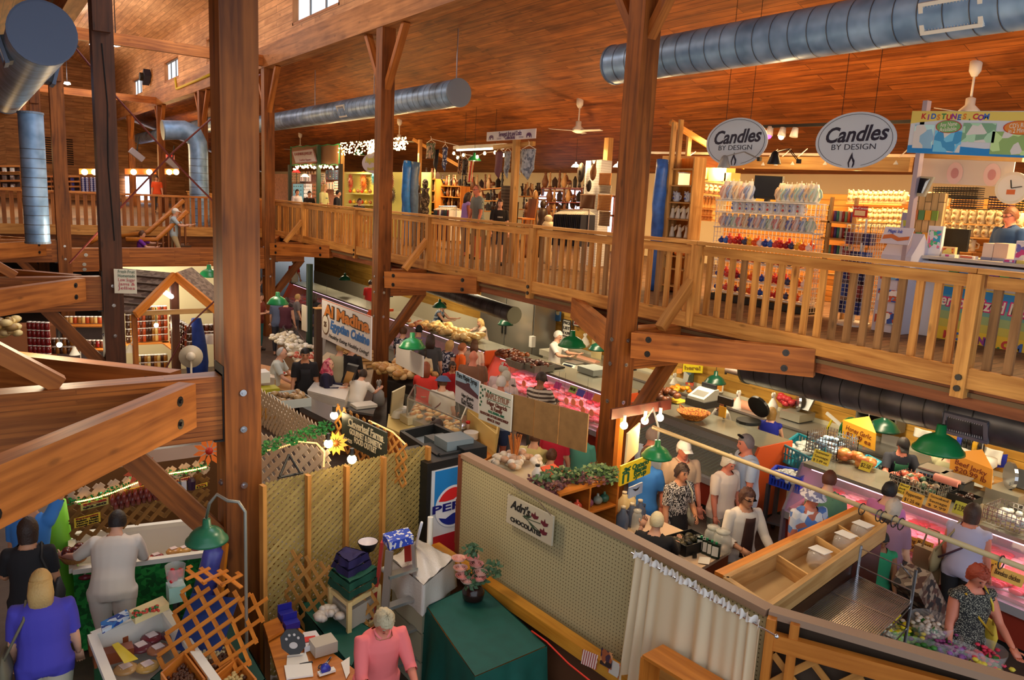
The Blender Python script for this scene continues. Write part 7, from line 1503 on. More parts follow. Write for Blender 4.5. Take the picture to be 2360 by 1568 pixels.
flat('white plastic bag with red print on the desk','shopping_bag',[(698,1470),(728,1465),(745,1490),(702,1505)],.77,.05,mat((222,218,222),.4),'bag');flat('red printed band on the white desk bag','bag_print',[(700,1470),(726,1466),(730,1476),(702,1482)],.825,.004,mat((214,50,44),.5),'print')
kit('clear plastic food tub on the desk',745,1500,.77,(.2,.16,.1),(186,176,160),'food_tub');lumps('crumpled clear plastic wrap in the corner of the desk','plastic_wrap',at(755,1435,.77),(.22,.2,.1),20,.05,[(190,180,170)],51)
for i,(x,y)in enumerate(((660,1425),(672,1447))):t=TH('desk_tray',['upper blue card holder on the desk','lower blue card holder on the desk'][i],'holder',at(x,y,.78));mb=MB().box((0,0,.03),(.13,.08,.06));mb.box((0,.05,.06),(.13,.012,.12));mb.bd('holder_body',mat((40,40,150),.4),t)
t=TH('paw_clock','dark octagonal picture with paw print standing on the desk','picture');B=Board(atZ(640,1452,1.0),atZ(700,1446,1.0),atZ(650,1515,.78),.02);mb=MB();B.ell(mb,.5,.5,.5,.5,-.02,.02,8,22,382);mb.bd('plaque',mat((30,26,26),.4),t);mb=MB();B.ell(mb,.5,.62,.16,.12,.002,.004);[B.ell(mb,.5+.26*math.cos(a),.5-.28*math.sin(a),.05,.05,.002,.004)for a in(.5,1.2,1.95,2.65)];mb.bd('paw_print',mat((196,190,186),.5),t)
t=TH('scissors','black handled scissors on the desk','scissors',at(752,1530,.775),.8);mb=MB()
for s in(-1,1):mb.tube([(.03*math.cos(a)-.05,s*.025+.02*math.sin(a),0)for a in np.linspace(0,6.28,10)],.005,5);
mb.bd('handle',BLACKM,t);mb=MB().be((-.02,.01,0),(.1,-.005,0),.012,.003);mb.be((-.02,-.01,0),(.1,.005,0),.012,.003);mb.bd('blade',CHROME,t)
t=TH('tape_dispenser','blue and white tape dispenser on the desk','dispenser',at(750,1552,.77));mb=MB().tube([(0,-.02,.04),(0,.02,.04)],.04,14);mb.bd('tape_roll',mat((50,60,170),.3),t,True);mb=MB().box((.01,0,.01),(.14,.05,.02));mb.bd('base',WHITE,t)
P=[atZ(x,y,.6)for x,y in((690,1415),(735,1400),(850,1470),(810,1560),(760,1500))];drape([V3((p.x,p.y,.55))for p in P],.7,.68,4,.03,12)and tag(drape([V3((p.x,p.y,.55))for p in P],.7,.68,4,.03,12).bd('cloth_heap',DGC,None,True),'dark green cloth heaped between desk and drawers','cloth')
# crates and cards at the ledge
t=TH('pine_crate','upturned pine crate in front of the curtain','crate');P=[atZ(x,y,1.42)for x,y in((1478,1512),(1530,1490),(1790,1638),(1690,1646))];c=sum(P,V3())/4;mb=MB();a,b=(P[0]+P[1])/2,(P[3]+P[2])/2;mb.be(a,b,(P[0]-P[1]).length,.025);mb.bd('top_board',W_ORG,t)
for k in(0,1):e=(a,b)[k];mb=MB().be(e+UZ(-.013),V3((e.x,e.y,.0)),(P[0]-P[1]).length,.03,up=(b-a).normalized());mb.bd('end_board',W_ORG,t)
mb=MB().be(a.lerp(b,.0)+V3((.1,0,-.6)),b+V3((.1,0,-.6)),.02,1.1);mb.bd('back_board',W_LAT2,t)
for x0,x1,y0,y1,c1,l in((1343,1377,1497,1530,pattern([(150,30,40),(226,210,200),(150,30,40),(230,220,214)],12,kind='Y'),'red and white leaflet standing on the ledge'),(1386,1412,1494,1530,pattern([(40,24,22),(150,80,44),(60,40,60),(200,140,90)],22),'dark photo card standing on the ledge'),(1405,1428,1518,1550,pattern([(190,186,180),(200,50,50),(120,110,90)],9),'grey and red photo card leaning by the curtain')):
    B=Board(onpeg(x0,y0,.2),onpeg(x1,y0+14,.2),onpeg(x0-4,y1,.22),.006);mb=MB();B.slab(mb);tag(mb.bd('photo_card',c1),l,'card')
mb=MB().tube([onpeg(x,y,.3)for x,y in((1225,1455),(1260,1480),(1310,1530),(1360,1570),(1380,1590))],.008,6);tag(mb.bd('cable',mat((226,50,30),.5),None,True),'orange-red cable running below the ledge','cable')
# ================================================================== maple stand
t=TH('light_bar','dark red wooden bar with three bare bulbs, top of the maple stand','lamp');a,b=atZ(1408,955,2.35),atZ(1545,932,2.35);mb=MB().be(a,b,.03,.12);mb.bd('bar',mat((84,36,26),.5),t)
for x,y in((1438,981),(1486,970),(1521,963)):
    p=atZ(x,y,2.22);mb=MB().bl(p,.045,12,8);mb.bd('glowing_bulb',mat((255,236,196),.3,emit=26),t,True);mb=MB().cyl(p+UZ(.03),p+UZ(.12),.02,8);mb.bd('socket',WHITE,t);lamp('POINT','bulb_light',p-V3((0,.08,.05)),14,WARM,.05)
p0=atZ(1425,1110,1.4);mb=MB().be((6.1,6.5,0),(6.1,6.5,2.3),.07,.07,up=(0,1,0));tag(mb.bd('stand_post',W_ORG),'upright post of the maple stand under the light bar','post');t=TH('header_panel','tall cream panel beside the maple stand post','panel');B=vboard((1448,1000),(1476,975),1070,z=2.2);mb=MB();B.slab(mb);mb.bd('panel_board',mat((226,206,160),.6),t)
t=TH('shop_sign','yellow Ontario maple syrup sign with green tree emblem','sign');B=vboard((1432,1075),(1502,1047),1122,z=1.95);mb=MB();B.slab(mb);mb.bd('sign_board',mat((246,204,30),.5),t);DGN=mat((10,90,56),.5)
for i,s in enumerate(('Ontario','Maple','Syrup')):B.text(s,t,.63,.3+.24*i,.085,DGN,shear=.15,bold=.002,width=B.w*(.55,.42,.42)[i])
mb=MB();[B.slab(mb,.002,.004,u0,v0,u1,v1)for u0,v0,u1,v1 in((.06,.5,.12,.92),(.22,.5,.28,.92),(.15,.2,.2,.5))];B.poly(mb,[(.06,.5),(.1,.4),(.24,.4),(.28,.5)]);B.poly(mb,[(.04,.34),(.3,.16),(.32,.22),(.06,.42)]);B.poly(mb,[(.08,.2),(.14,.14),(.3,.34),(.26,.4)]);mb.bd('tree_emblem',DGN,t)
t=TH('poster','pale poster with a flying goose under the yellow sign','poster');B=vboard((1452,1125),(1482,1112),1150,z=1.6);mb=MB();B.slab(mb);mb.bd('sheet',mat((176,190,214),.5),t);mb=MB();B.poly(mb,[(.2,.2),(.5,.35),(.75,.25),(.6,.5),(.4,.5)]);mb.bd('bird',DK,t)
t=TH('display_cabinet','orange pine cabinet of glass ornaments with ivy on top','cabinet');P=[atZ(x,y,1.55)for x,y in((1290,1140),(1222,1100),(1360,1078),(1425,1102))];zt=1.55;a,d=P[0],P[3]
mb=MB().pm([p-UZ(.03)for p in P],(0,0,.03));mb.bd('top',W_ORG,t)
for f in(0,.5,1):p,q=P[0].lerp(P[3],f),P[1].lerp(P[2],f);mb=MB().pm([V3((p.x,p.y,.5)),V3((q.x,q.y,.5)),V3((q.x,q.y,1.52)),V3((p.x,p.y,1.52))],(.025,0,0));mb.bd('side_panel',W_ORG,t)
for z in(.5,.85,1.2):mb=MB().pm([V3((p.x,p.y,z))for p in P],(0,0,.02));mb.bd('shelf',W_ORG,t)
mb=MB().pm([V3((P[1].x,P[1].y,.5)),V3((P[2].x,P[2].y,.5)),V3((P[2].x,P[2].y,1.52)),V3((P[1].x,P[1].y,1.52))],(0,.02,0));mb.bd('back_panel',mat((120,70,34),.6),t)
for i,f in enumerate((.12,.3,.42,.62,.78,.9)):
    for z in(.87,1.22):c=[(120,60,80),(90,120,110),(200,80,60),(110,60,90),(140,150,140),(60,110,90)][i];p=P[0].lerp(P[3],f)+V3((0,.12,0));p.z=z;proto('orn%d'%i,mk_ball(c,.06,'glass_ornament'),p,0,'glass ornament on the %s shelf of the pine cabinet'%('lower' if z<1 else 'upper'),'ornaments in the pine cabinet %.1f'%z)
vine('green and red ivy trailing over the pine cabinet',[(1235,1120),(1280,1095),(1330,1098),(1380,1085),(1415,1100)],1.62,330,.07,(70,104,60),.1,'ivy_plant',12);vine('dark red trailing leaves at the front of the cabinet',[(1225,1115),(1270,1130),(1300,1110),(1390,1105)],1.6,130,.06,(92,44,52),.08,'ivy_plant',13)
p=at(1237,1110,1.57);t=TH('syrup_jug','white syrup jug with dark cap on the cabinet','jug',p);mb=MB().la([(.06,0),(.065,.1),(.03,.16),(.025,.18)],n=14);mb.bd('jug_body',mat((214,206,200),.4),t,True);mb=MB().cyl((0,0,.18),(0,0,.2),.028,10);mb.bd('cap',DK,t)
flat('orange and red carton lying among the ivy','carton',[(1245,1088),(1275,1080),(1300,1098),(1262,1110)],1.58,.06,mat((236,90,50),.5),'box');block('cluttered shelf top behind the pegboard, with jars','stall_table',[(1125,1062),(1160,1045),(1300,1085),(1240,1130)],1.45,.05,mat((214,200,170),.5));lumps('clear bags and boxes of sweets behind the pegboard','packets',at(1185,1072,1.46),(.7,.5,.1),40,.06,[(214,200,180),(190,150,120),(226,220,210)],61)
t=TH('dried_stalks','pot of golden dried stalks behind the pegboard','plant',at(1185,1068,1.46));mb=MB();rnd=random.Random(2)
for k in range(26):a=rnd.uniform(-.08,.08),rnd.uniform(-.08,.08);mb.tube([(a[0]*.3,a[1]*.3,.05),(a[0],a[1],.28+rnd.random()*.1)],.007,5)
mb.bd('stalks',mat((196,120,56),.6),t);mb=MB().la([(.05,0),(.06,.1),(0,.1)],n=10);mb.bd('pot',mat((90,60,40),.5),t)
t=block('pale counter of the maple stand with orange edge','maple_counter',[(1418,1215),(1475,1180),(1680,1270),(1612,1310)],.95,.95,mat((150,74,34),.5),'counter',top=mat((226,196,164),.4))
def jug(x,y,c,lab,s=1.0):
    p=at(x,y,.96);t=TH('syrup_jug',lab,'jug',p);t.scale=(s,s,s);mb=MB().la([(.07,0),(.075,.02),(.075,.15),(.03,.22),(.028,.25)],n=16);mb.bd('jug_body',mat(c,.3),t,True);mb=MB().tube([(.03,0,.22),(.085,0,.2),(.075,0,.13)],.01,6);mb.bd('jug_handle',mat(c,.3),t,True);mb=MB().cyl((0,0,.25),(0,0,.275),.03,10);mb.bd('cap',mat((214,200,170),.4),t,True)
for x,y,c,l in((1433,1218,(84,96,120),'grey-blue jug, front left of the maple counter'),(1453,1210,(84,96,120),'grey-blue jug, middle of the front three'),(1472,1202,(78,92,118),'grey-blue jug, right of the front three'),(1436,1182,(226,206,150),'cream jug behind, left'),(1450,1178,(226,206,150),'cream jug behind, right')):jug(x,y,c,l+' on the maple stand' if 'behind' in l else l)
for i,(x,y)in enumerate(((1614,1270),(1627,1276),(1638,1281),(1648,1286))):p=at(x,y,.96);t=TH('syrup_tin',['leftmost','second','third','rightmost'][i]+' dark syrup tin in the row of four','tin',p,.4);mb=MB().box((0,0,.08),(.05,.09,.16));mb.bd('tin_body',mat((16,40,30),.25),t);mb=MB().box((-.026,0,.08),(.003,.07,.11));mb.bd('tin_label',PPR,t);mb=MB().cyl((0,0,.16),(0,0,.18),.014,8);mb.bd('cap',mat((40,140,90),.3),t)
for x,y,l,s in((1640,1262,'large glass jar left, behind the tins',.09),(1662,1272,'large glass jar right, behind the tins',.1),(1466,1222,'glass cookie jar beside the grey jugs',.06)):p=at(x,y,.96);t=TH('glass_jar',l,'jar',p);mb=MB().la([(s,0),(s*1.1,.05),(s,.18),(s*.7,.22)],n=16);mb.bd('jar_glass',glass((.9,.9,.85),.35),t,True);mb=MB().la([(s*.75,.22),(s*.8,.25),(0,.26)],n=16);mb.bd('lid',glass((.9,.9,.85),.5),t,True)
lumps('black wire basket full of dark packets on the maple counter','wire_basket',at(1585,1262,.96),(.4,.3,.12),30,.05,[(30,30,20),(60,56,30)],71,DK,'basket');flat('yellow note paper beside the black basket','note_paper',[(1560,1258),(1580,1255),(1590,1268),(1565,1272)],.96,.004,mat((240,206,120),.6),'paper');flat('black phone on the maple counter','phone',[(1595,1272),(1605,1272),(1606,1286),(1596,1286)],.965,.012,DK,'phone');flat('white receipt paper near the tins','note_paper',[(1612,1284),(1638,1286),(1634,1302),(1608,1298)],.962,.003,PPR,'paper')
pendant(1513,1052,Z=1.95,r=.17,lab='green lamp with white lining hung by the yellow maple sign',on=1,zt=2.5,wire=1);mb=MB();p=at(1513,1052,1.95);q=atZ(1486,970,2.3);mb.tube([p+UZ(.19),p+UZ(.32),p.lerp(q,.5)+UZ(.35),q],.012,7);tag(mb.bd('lamp_arm',mat((200,196,180),.4),None,True),'curved white arm holding the maple stand lamp','arm')
t=TH('curtain_rod','long pale wooden rod crossing in front of the shoppers','rod');a,b=atZ(1505,985,2.3),atZ(2375,1316,2.3);mb=MB().cyl(a,b,.022,10);mb.bd('rod',mat((196,170,120),.5),t,True)
for f in(.66,.7,.71,.735,.75,.95):mb=MB();p=a.lerp(b,f);mb.tube([p+V3((.05*math.cos(k),0,.05*math.sin(k)-.02))for k in np.linspace(0,6.28,12)],.005,5);mb.bd('curtain_ring',STEEL,t)
# ================================================================== flower cooler with open trays, wire rack, bouquets
t=TH('flower_cooler','long dark cabinet topped by open pine trays','cabinet');zt=1.75;P=[atZ(x,y,zt)for x,y in((1672,1335),(1985,1178),(2038,1212),(1770,1400))];mb=MB().pm([V3((p.x,p.y,.02))for p in P],(0,0,1.55));mb.bd('cabinet_body',mat((50,28,18),.25),t)
mb=MB().pm([p-UZ(.17)for p in P],(0,0,.03));mb.bd('tray_floor',mat((190,154,100),.6),t)
for i in range(4):mb=MB().be(P[i]-UZ(.06),P[(i+1)%4]-UZ(.06),.05,.16);mb.bd('tray_edge',wood((176,128,70),(222,178,116),.5,1,.3),t)
for f in(.32,.6,.78):mb=MB().be(P[0].lerp(P[1],f)-UZ(.07),P[3].lerp(P[2],f)-UZ(.07),.02,.14);mb.bd('tray_divider',W_LIGHT,t)
mb=MB().be(P[0].lerp(P[3],-.15),P[1].lerp(P[2],-.12),.1,.03);mb.bd('edge_board',W_ORG,t)
for i,(u,v,l)in enumerate(((.5,.6,'glass jar with white card, nearest in the open tray'),(.72,.6,'glass jar with white card, middle of the open tray'),(.88,.6,'glass jar with card, farthest in the open tray'))):p=P[0].lerp(P[1],u).lerp(P[3].lerp(P[2],u),v)-UZ(.14);t=TH('glass_jar',l,'jar',p);mb=MB().la([(.08,0),(.11,.05),(.1,.13),(.07,.16)],n=16);mb.bd('jar_glass',glass((.95,.93,.88),.3),t,True);mb=MB().box((0,0,.17),(.13,.16,.006));mb.bd('card',PPR,t)
t=TH('wire_rack','chrome wire shelving rack seen from above','rack');P=[atZ(x,y,1.45)for x,y in((1975,1328),(2100,1388),(2010,1480),(1838,1418))];m=CHROME;n=34;mb=MB()
for k in range(n+1):mb.cyl(P[0].lerp(P[1],k/n),P[3].lerp(P[2],k/n),.007,4)
for f in(0,.45,1):mb.cyl(P[0].lerp(P[3],f),P[1].lerp(P[2],f),.01,5)
for i in range(4):mb.cyl(P[i]-UZ(.05),P[(i+1)%4]-UZ(.05),.005,5)
mb.bd('wire_shelf',m,t)
for i,p in enumerate(P):mb=MB().cyl((p.x,p.y,.02),(p.x,p.y,1.75 if i<2 else 1.47),.014,8);mb.bd('upright',m,t)
mb=MB()
for k in range(9):z=1.72-.17*k;mb.cyl((P[0].x,P[0].y,z),(P[1].x,P[1].y,z),.006,5)
for k in range(8):z=1.2-.15*k;mb.cyl((P[1].x,P[1].y,z),(P[2].x,P[2].y,z),.006,5)
mb.bd('side_rungs',m,t)
def bouquet(x,y,z,r,col,lab,wrap=True,n=60,g=(50,110,40)):
    p=at(x,y,z);t=TH('bouquet',lab,'flowers',p);mb=MB();rnd=random.Random(x)
    for i in range(n):d=V3((rnd.gauss(0,.5),rnd.gauss(0,.5),abs(rnd.gauss(0,.35))));mb.bl(d*r,(r*.16,r*.16,r*.1),6,4)
    o=mb.bd('blooms',mat(col,.5),t,True);o['kind']='stuff';mb=MB();leafball(mb,(0,0,-.06),r,70,.08,x);o=mb.bd('leaves',mat(g,.6),t);o['kind']='stuff'
    if wrap:mb=MB().la([(r*.25,-.45),(r*1.0,-.05),(r*1.25,.12)],n=14,cap=False);mb.bd('clear_wrap',glass((1,1,1),.22),t,True)
    mb=MB().la([(r*.3,-z+.01),(r*.35,-.4),(0,-.4)],n=12);mb.bd('bucket',DK,t)
for a in((2070,1452,.85,.16,(240,214,20),'bright yellow chrysanthemums behind the wire rack',0),(2075,1480,.8,.15,(150,200,30),'lime green chrysanthemums beside the rack',0),(2040,1465,.85,.12,(230,220,190),'cream flowers seen through the rack',1),(2145,1455,.9,.16,(222,206,190),'pale wrapped flowers behind the red-haired woman',1),(2165,1490,.85,.15,(140,50,110),'purple wrapped bouquet',1),(2120,1530,.8,.2,(60,130,50),'leafy green bunch at bottom right',1),(2205,1530,.8,.17,(150,90,170),'lilac wrapped bouquet near the bottom edge',1),(2265,1520,.8,.15,(220,50,80),'red and pink wrapped bouquet',1),(2240,1560,.8,.18,(210,190,60),'yellow-green wrapped bouquet at bottom edge',1),(2160,1560,.75,.17,(120,60,70),'dark red small flowers at bottom edge',1)):
    bouquet(*a[:5],a[5]+(' in the flower stand' if len(a[5].split())<4 else ''),bool(a[6]))
# ================================================================== left side: freezers, jam booth, gable booth
FG=PT7=pattern([(10,110,40),(16,130,50),(8,90,34),(40,150,60)],24)
YEL=mat((240,214,60),.5)
def freezer(pts,z,lab,cloth,nm='chest_freezer'):
    P=[atZ(x,y,z)for x,y in pts];c=sum(P,V3())/4;t=TH(nm,lab,'freezer');mb=MB()
    for i in range(4):a,b=P[i],P[(i+1)%4];mb.be(a-UZ(.02),b-UZ(.02),.07,.05)
    mb.bd('rim',WHITE,t);mb=MB();Q=[p.lerp(c,.06)for p in P]
    for i in range(4):a,b=Q[i],Q[(i+1)%4];mb.quad(a,b,b-UZ(.35),a-UZ(.35))
    mb.quad(*[q-UZ(.35)for q in Q]);mb.bd('inner_liner',mat((226,222,214),.4),t);mb=MB()
    for i in range(4):a,b=P[i],P[(i+1)%4];mb.quad(a-UZ(.04),b-UZ(.04),V3((b.x,b.y,.03)),V3((a.x,a.y,.03)))
    mb.bd('cloth_skirt',cloth,t);return t,P
t,P=freezer([(168,1312),(165,1230),(470,1195),(478,1272)],.92,'white chest freezer draped in green clover cloth',FG)
t,Q=freezer([(212,1462),(375,1398),(520,1600),(300,1680)],.92,'open freezer of pies and cakes with green sides, lower left',mat((20,110,70),.4))
a,b=atZ(163,1240,.95),atZ(482,1200,.95);a.z,b.z=onV(0,1165,a),onV(0,1085,b);B=Board(a,b,(a.x,a.y,.9),.01);t=TH('lattice_screen','brown lattice with tinsel behind the green freezer','lattice');mb=MB();lattice(mb,B,.1,.045,-.02);mb.bd('slats',wood((110,78,34),(160,116,56),.6,1,.2),t);mb=MB();lattice(mb,Board(B.p(0,-.35),B.p(1,-.3),B.p(0,0),.01),.1,.06,-.02);mb.bd('white_slats',WLAT,t)
def lsign(u0,v0,u1,v1,lines,lab,col=(240,214,60),k=.03,tc=(40,20,10),bolds=.002):
    t=TH('price_sign',lab,'sign');mb=MB();B.slab(mb,k,k+.006,u0,v0,u1,v1);mb.bd('card_sheet',mat(col,.5),t);n=len(lines)
    for i,s in enumerate(lines):B.text(s,t,(u0+u1)/2,v0+(v1-v0)*(i+.6)/(n+.2),(v1-v0)*B.h/(n+.2)*.85,mat(tc if i else(150,30,20),.5),width=(u1-u0)*B.w*.85,k=k+.008,bold=bolds)
lsign(.08,.02,.27,.2,['ICE','$2.50'],'yellow ice price sign on the tinsel lattice',(206,206,110));lsign(.03,.36,.21,.62,['Pepperettes','Sulex   Mild','Hot as Heck','Honey Garlic'],'large yellow pepperettes sign at the left of the lattice');lsign(.38,-.06,.55,-.01,['Pepperettes'],'small yellow pepperettes strip at top');lsign(.3,.12,.4,.16,['Salex'],'small yellow strip on the upper pouches');lsign(.5,.27,.62,.31,['Hot as Heck'],'yellow hot as heck strip under the pouches');lsign(.6,.42,.68,.45,['Sweet'],'short yellow strip low on the lattice');lsign(.9,.3,.99,.4,['All New','3 for 4'],'yellow card at the right end of the lattice')
lsign(.7,.0,.78,.09,['Hot'],'orange and white snack card, left',(240,190,110));lsign(.79,.0,.86,.09,['Mild'],'orange and white snack card, right',(240,200,130))
for j,(v,l)in enumerate(((.02,'top'),(.17,'lower'))):
    for i in range(10):
        p=B.p(.3+.04*i+.02*j,v+.08,.05);mb=MB().tube([p+UZ(.06),p,p-UZ(.06)],[.012,.03,.024],7);tag(mb.bd('meat_pouch',mat((96,36,34)if i%2 else(120,50,44),.2),None,True),'shiny pouch of dark pepperettes in the %s rack row'%l,'pouch','pouches, %s row'%l)
for i,(u,c,l)in enumerate(((.7,(30,30,90),'dark blue jar at the lattice, left'),(.76,(40,150,190),'turquoise packet at the lattice'),(.81,(206,214,230),'silver packet at the lattice'),(.87,(50,30,60),'dark jar at the lattice, right'))):mb=MB();p=B.p(u,.22,.05);mb.box(p,(.05,.07,.13))if i in(1,2)else mb.la([(.04,-.06),(.045,.04),(.03,.07)],p,10);tag(mb.bd('packet' if i in(1,2)else 'jar',mat(c,.3)),l,'packet')
t=TH('tinsel_garland','green tinsel and amber rope light along the lattice','garland');mb=MB();rnd=random.Random(4)
for i in range(330):f=rnd.random();leafball(mb,B.p(f,-.12+.1*math.sin(f*9)-.15*f+rnd.uniform(-.07,.07),.03),.03,1,.035,i)
o=mb.bd('tinsel',mat((20,140,70),.2,.4),t);o['kind']='stuff';mb=MB();[mb.bl(B.p(f,-.1+.06*math.sin(f*8)-.12*f,.05),.009,5,4)for f in np.linspace(.05,.98,70)];o=mb.bd('tiny_bulbs',mat((255,190,110),.3,emit=7),t);o['kind']='stuff'
flower(482,1040,1.95,.16,(250,130,20),(190,40,20),'orange paper daisy right, next to the big column',10);flower(326,1085,1.95,.16,(236,90,20),(150,30,20),'orange-red paper daisy below the diagonal beam',10)
mb=MB();p=atZ(126,1300,.0);p=V3((P[1].x-.12,P[1].y-.1,0));mb.tube([(p.x,p.y,z)for z in(.02,.5,.9,1.35)],[.2,.17,.12,.08],14);tag(mb.bd('cloth_drape',mat((130,220,60),.5),None,True),'lime green cloth hanging at the freezer corner','cloth')
def pack(x,y,z,s,col,lab,gr,lbl=1):
    def f():
        t=TH('food_pack','x','food');mb=MB().bl((0,0,s[2]*.5),(s[0]*.5,s[1]*.5,s[2]*.5),12,7);mb.bd('pack_body',mat(col,.25),t,True)
        if lbl:mb=MB().box((0,0,s[2]+.002),(s[0]*.42,s[1]*.42,.006));mb.bd('pack_label',mat((226,206,206),.5),t)
        return t
    proto('fp%s'%str(col)+str(s),f,atZ(x,y,z),.3,lab,gr)
for i,(x,y,c)in enumerate(((312,1455,(60,30,34)),(350,1440,(50,26,30)),(350,1478,(120,40,50)),(325,1500,(110,50,60)),(365,1505,(170,110,80)),(395,1470,(90,40,50)),(340,1545,(200,160,90)),(290,1550,(190,150,100)))):pack(x,y,.72,(.19,.19,.06),c,'wrapped pie with white label in the open freezer','pies in the open freezer')
for i,(x,y)in enumerate(((250,1495),(262,1522))):kit(['upper','lower'][i]+' brown pie carton with round label in the freezer',x,y,.7,(.3,.12,.1),(150,76,40),'pie_carton','box')
flat('yellow no-sugar pies sign lying in the open freezer','price_sign',[(258,1488),(272,1482),(318,1520),(286,1530)],.85,.006,YEL,'sign')
for x,y,c in((200,1335,(130,50,60)),(228,1325,(150,60,60)),(250,1320,(140,50,60)),(360,1292,(160,60,70)),(400,1278,(200,150,90)),(425,1275,(206,160,90)),(455,1268,(150,60,70))):pack(x,y,.78,(.16,.14,.07),c,'wrapped meat pack in the green-clothed freezer','packs in the clothed freezer')
t=TH('wicker_basket','round wicker basket of glossy bags under a reaching hand','basket',atZ(172,1292,.95));mb=MB().la([(.1,0),(.15,.08),(.14,.08),(.09,.01)],n=18,cap=False);mb.bd('basket_weave',mat((170,120,60),.7,bump=.8),t,True);mb=MB();[mb.bl((rnd.uniform(-.07,.07),rnd.uniform(-.07,.07),.1),.05,7,5)for i in range(7)];o=mb.bd('glossy_bags',mat((96,40,36),.2),t,True);o['kind']='stuff'
flat('open cream carton of green and red sweets','sweets_carton',[(298,1422),(375,1388),(390,1405),(312,1440)],1.0,.06,mat((226,206,150),.6),'box');lumps('red and green wrapped sweets filling the cream carton','sweets',atZ(335,1415,1.06),(.24,.1,.03),40,.017,[(190,60,40),(40,110,50)],81);flat('blue and silver chocolate bars laid on the freezer rim','chocolate_bars',[(232,1442),(292,1412),(300,1426),(236,1462)],.98,.03,pattern([(40,110,190),(30,60,140),(190,206,226)],22),'sweets')
t=TH('sweets_jar','clear tub of red sweets near the trellis','tub',atZ(405,1345,1.15));mb=MB().la([(.07,0),(.085,.16),(.09,.17)],n=12,cap=False);mb.bd('tub_wall',glass((1,1,1),.3),t,True);mb=MB();[mb.bl((rnd.uniform(-.05,.05),rnd.uniform(-.05,.05),rnd.uniform(.05,.13)),.022,6,4)for i in range(30)];o=mb.bd('red_sweets',mat((200,30,40),.2),t,True);o['kind']='stuff';mb=MB().box((0,0,-.08),(.14,.14,.15));mb.bd('box_below',mat((150,190,180),.4),t);p=t.location;mb=MB().cyl((0,0,-1.1),(0,0,-.16),.03,8);mb.bd('stand',BLACKM,t)
t=TH('rolled_tarp','violet-blue plastic roll standing beside the big column','tarp');mb=MB();a,b=atZ(462,1400,.6),atZ(495,1262,1.35);mb.tube([V3((a.x,a.y,.02)),a,a.lerp(b,.5),b],[.12,.12,.1,.09],12);mb.bd('roll',mat((80,84,170),.3,noisy=.2),t,True);mb=MB().be(atZ(507,1380,.8),atZ(520,1252,1.4),.03,.06);mb.bd('orange_edge',mat((226,130,30),.5),t)
BT=Board(atZ(425,1350,1.3),atZ(560,1365,1.3),atZ(355,1540,.8),.01);t=TH('trellis','golden pine trellis screen over the tray stand','lattice');mb=MB();lattice(mb,BT,.12,.035,0,45,t=.012);mb.bd('slats',W_ORG,t)
BT2=Board(BT.p(0,0)+V3((.02,.05,.02)),BT.p(1,0)+V3((0,.05,.02)),BT.p(.1,0)+V3((.04,.3,.05)),.01);mb=MB();lattice(mb,BT2,.12,.035,0,45,t=.012);mb.bd('top_slats',W_ORG,t);BT3=Board(BT.p(1,0),BT.p(1,0)+V3((.16,-.22,0)),BT.p(1,.9)+V3((.0,-.02,0)),.01);mb=MB();lattice(mb,BT3,.12,.03,0,45,t=.012);mb.bd('side_slats',W_ORG,t)
mb=MB();BT.slab(mb,-.14,-.12,.05,.05,.85,.75);tag(mb.bd('blue_sheet',mat((30,60,130),.6)),'blue plastic sheet behind the golden trellis','sheet')
t=TH('tray_stand','stand draped in dark green cloth holding pine trays','stand');P=[atZ(x,y,.78)for x,y in((350,1570),(430,1500),(530,1430),(610,1570),(520,1640))];mb=drape([V3((p.x,p.y,.8))for p in P],.8,.78,6,.02,10);mb.bd('cloth',mat((6,60,50),.8),t,True,sharp=True)
for i,(pts,c,l)in enumerate(((((432,1500),(505,1450),(548,1515),(478,1565)),(200,190,150),'pine tray with bagged nuts and popcorn, upper right'),(((372,1555),(425,1508),(472,1570),(410,1610)),(80,44,26),'pine tray of dark chocolate pieces, lower left'),(((485,1572),(548,1520),(590,1570),(530,1620)),(196,170,110),'pine tray with bagged snacks at the bottom edge'))):
    P=[atZ(x,y,.9)for x,y in pts];t=TH('pine_tray',l,'tray');mb=MB().pm([p-UZ(.08)for p in P],(0,0,.015));mb.bd('tray_floor',W_ORG,t);mb=MB();[mb.be(P[k]-UZ(.03),P[(k+1)%4]-UZ(.03),.015,.09)for k in range(4)];mb.bd('tray_wall',W_ORG,t);mb=MB()
    for k in range(60):u,v=rnd.uniform(.1,.9),rnd.uniform(.1,.55);mb.bl(P[0].lerp(P[1],u).lerp(P[3].lerp(P[2],u),v)-UZ(.045),.018,6,4)
    o=mb.bd('contents',mat(c,.5),t,True);o['kind']='stuff';mb=MB()
    for k in range(60):u,v=rnd.uniform(.1,.9),rnd.uniform(.5,.9);mb.bl(P[0].lerp(P[1],u).lerp(P[3].lerp(P[2],u),v)-UZ(.045),.018,6,4)
    o=mb.bd('dark_contents',mat((90,56,34),.5),t,True);o['kind']='stuff'
p=atZ(477,1245,1.75);t=pendant(477,1245,Z=1.75,r=.17,lab='big green lamp on a bent pipe beside the nearest column',m=mat((40,110,80),.3),wire=1);mb=MB();q=[atZ(x,y,z)for x,y,z in((483,1160,2.15),(500,1140,2.22),(525,1155,2.18),(550,1158,2.18),(565,1180,2.1))];mb.tube([p+UZ(.2),q[0]]+q+[V3((q[-1].x,q[-1].y,.3))],.014,7);tag(mb.bd('lamp_arm',mat((150,150,140),.4,.5),None,True),'bent grey pipe carrying the big green lamp','pipe')
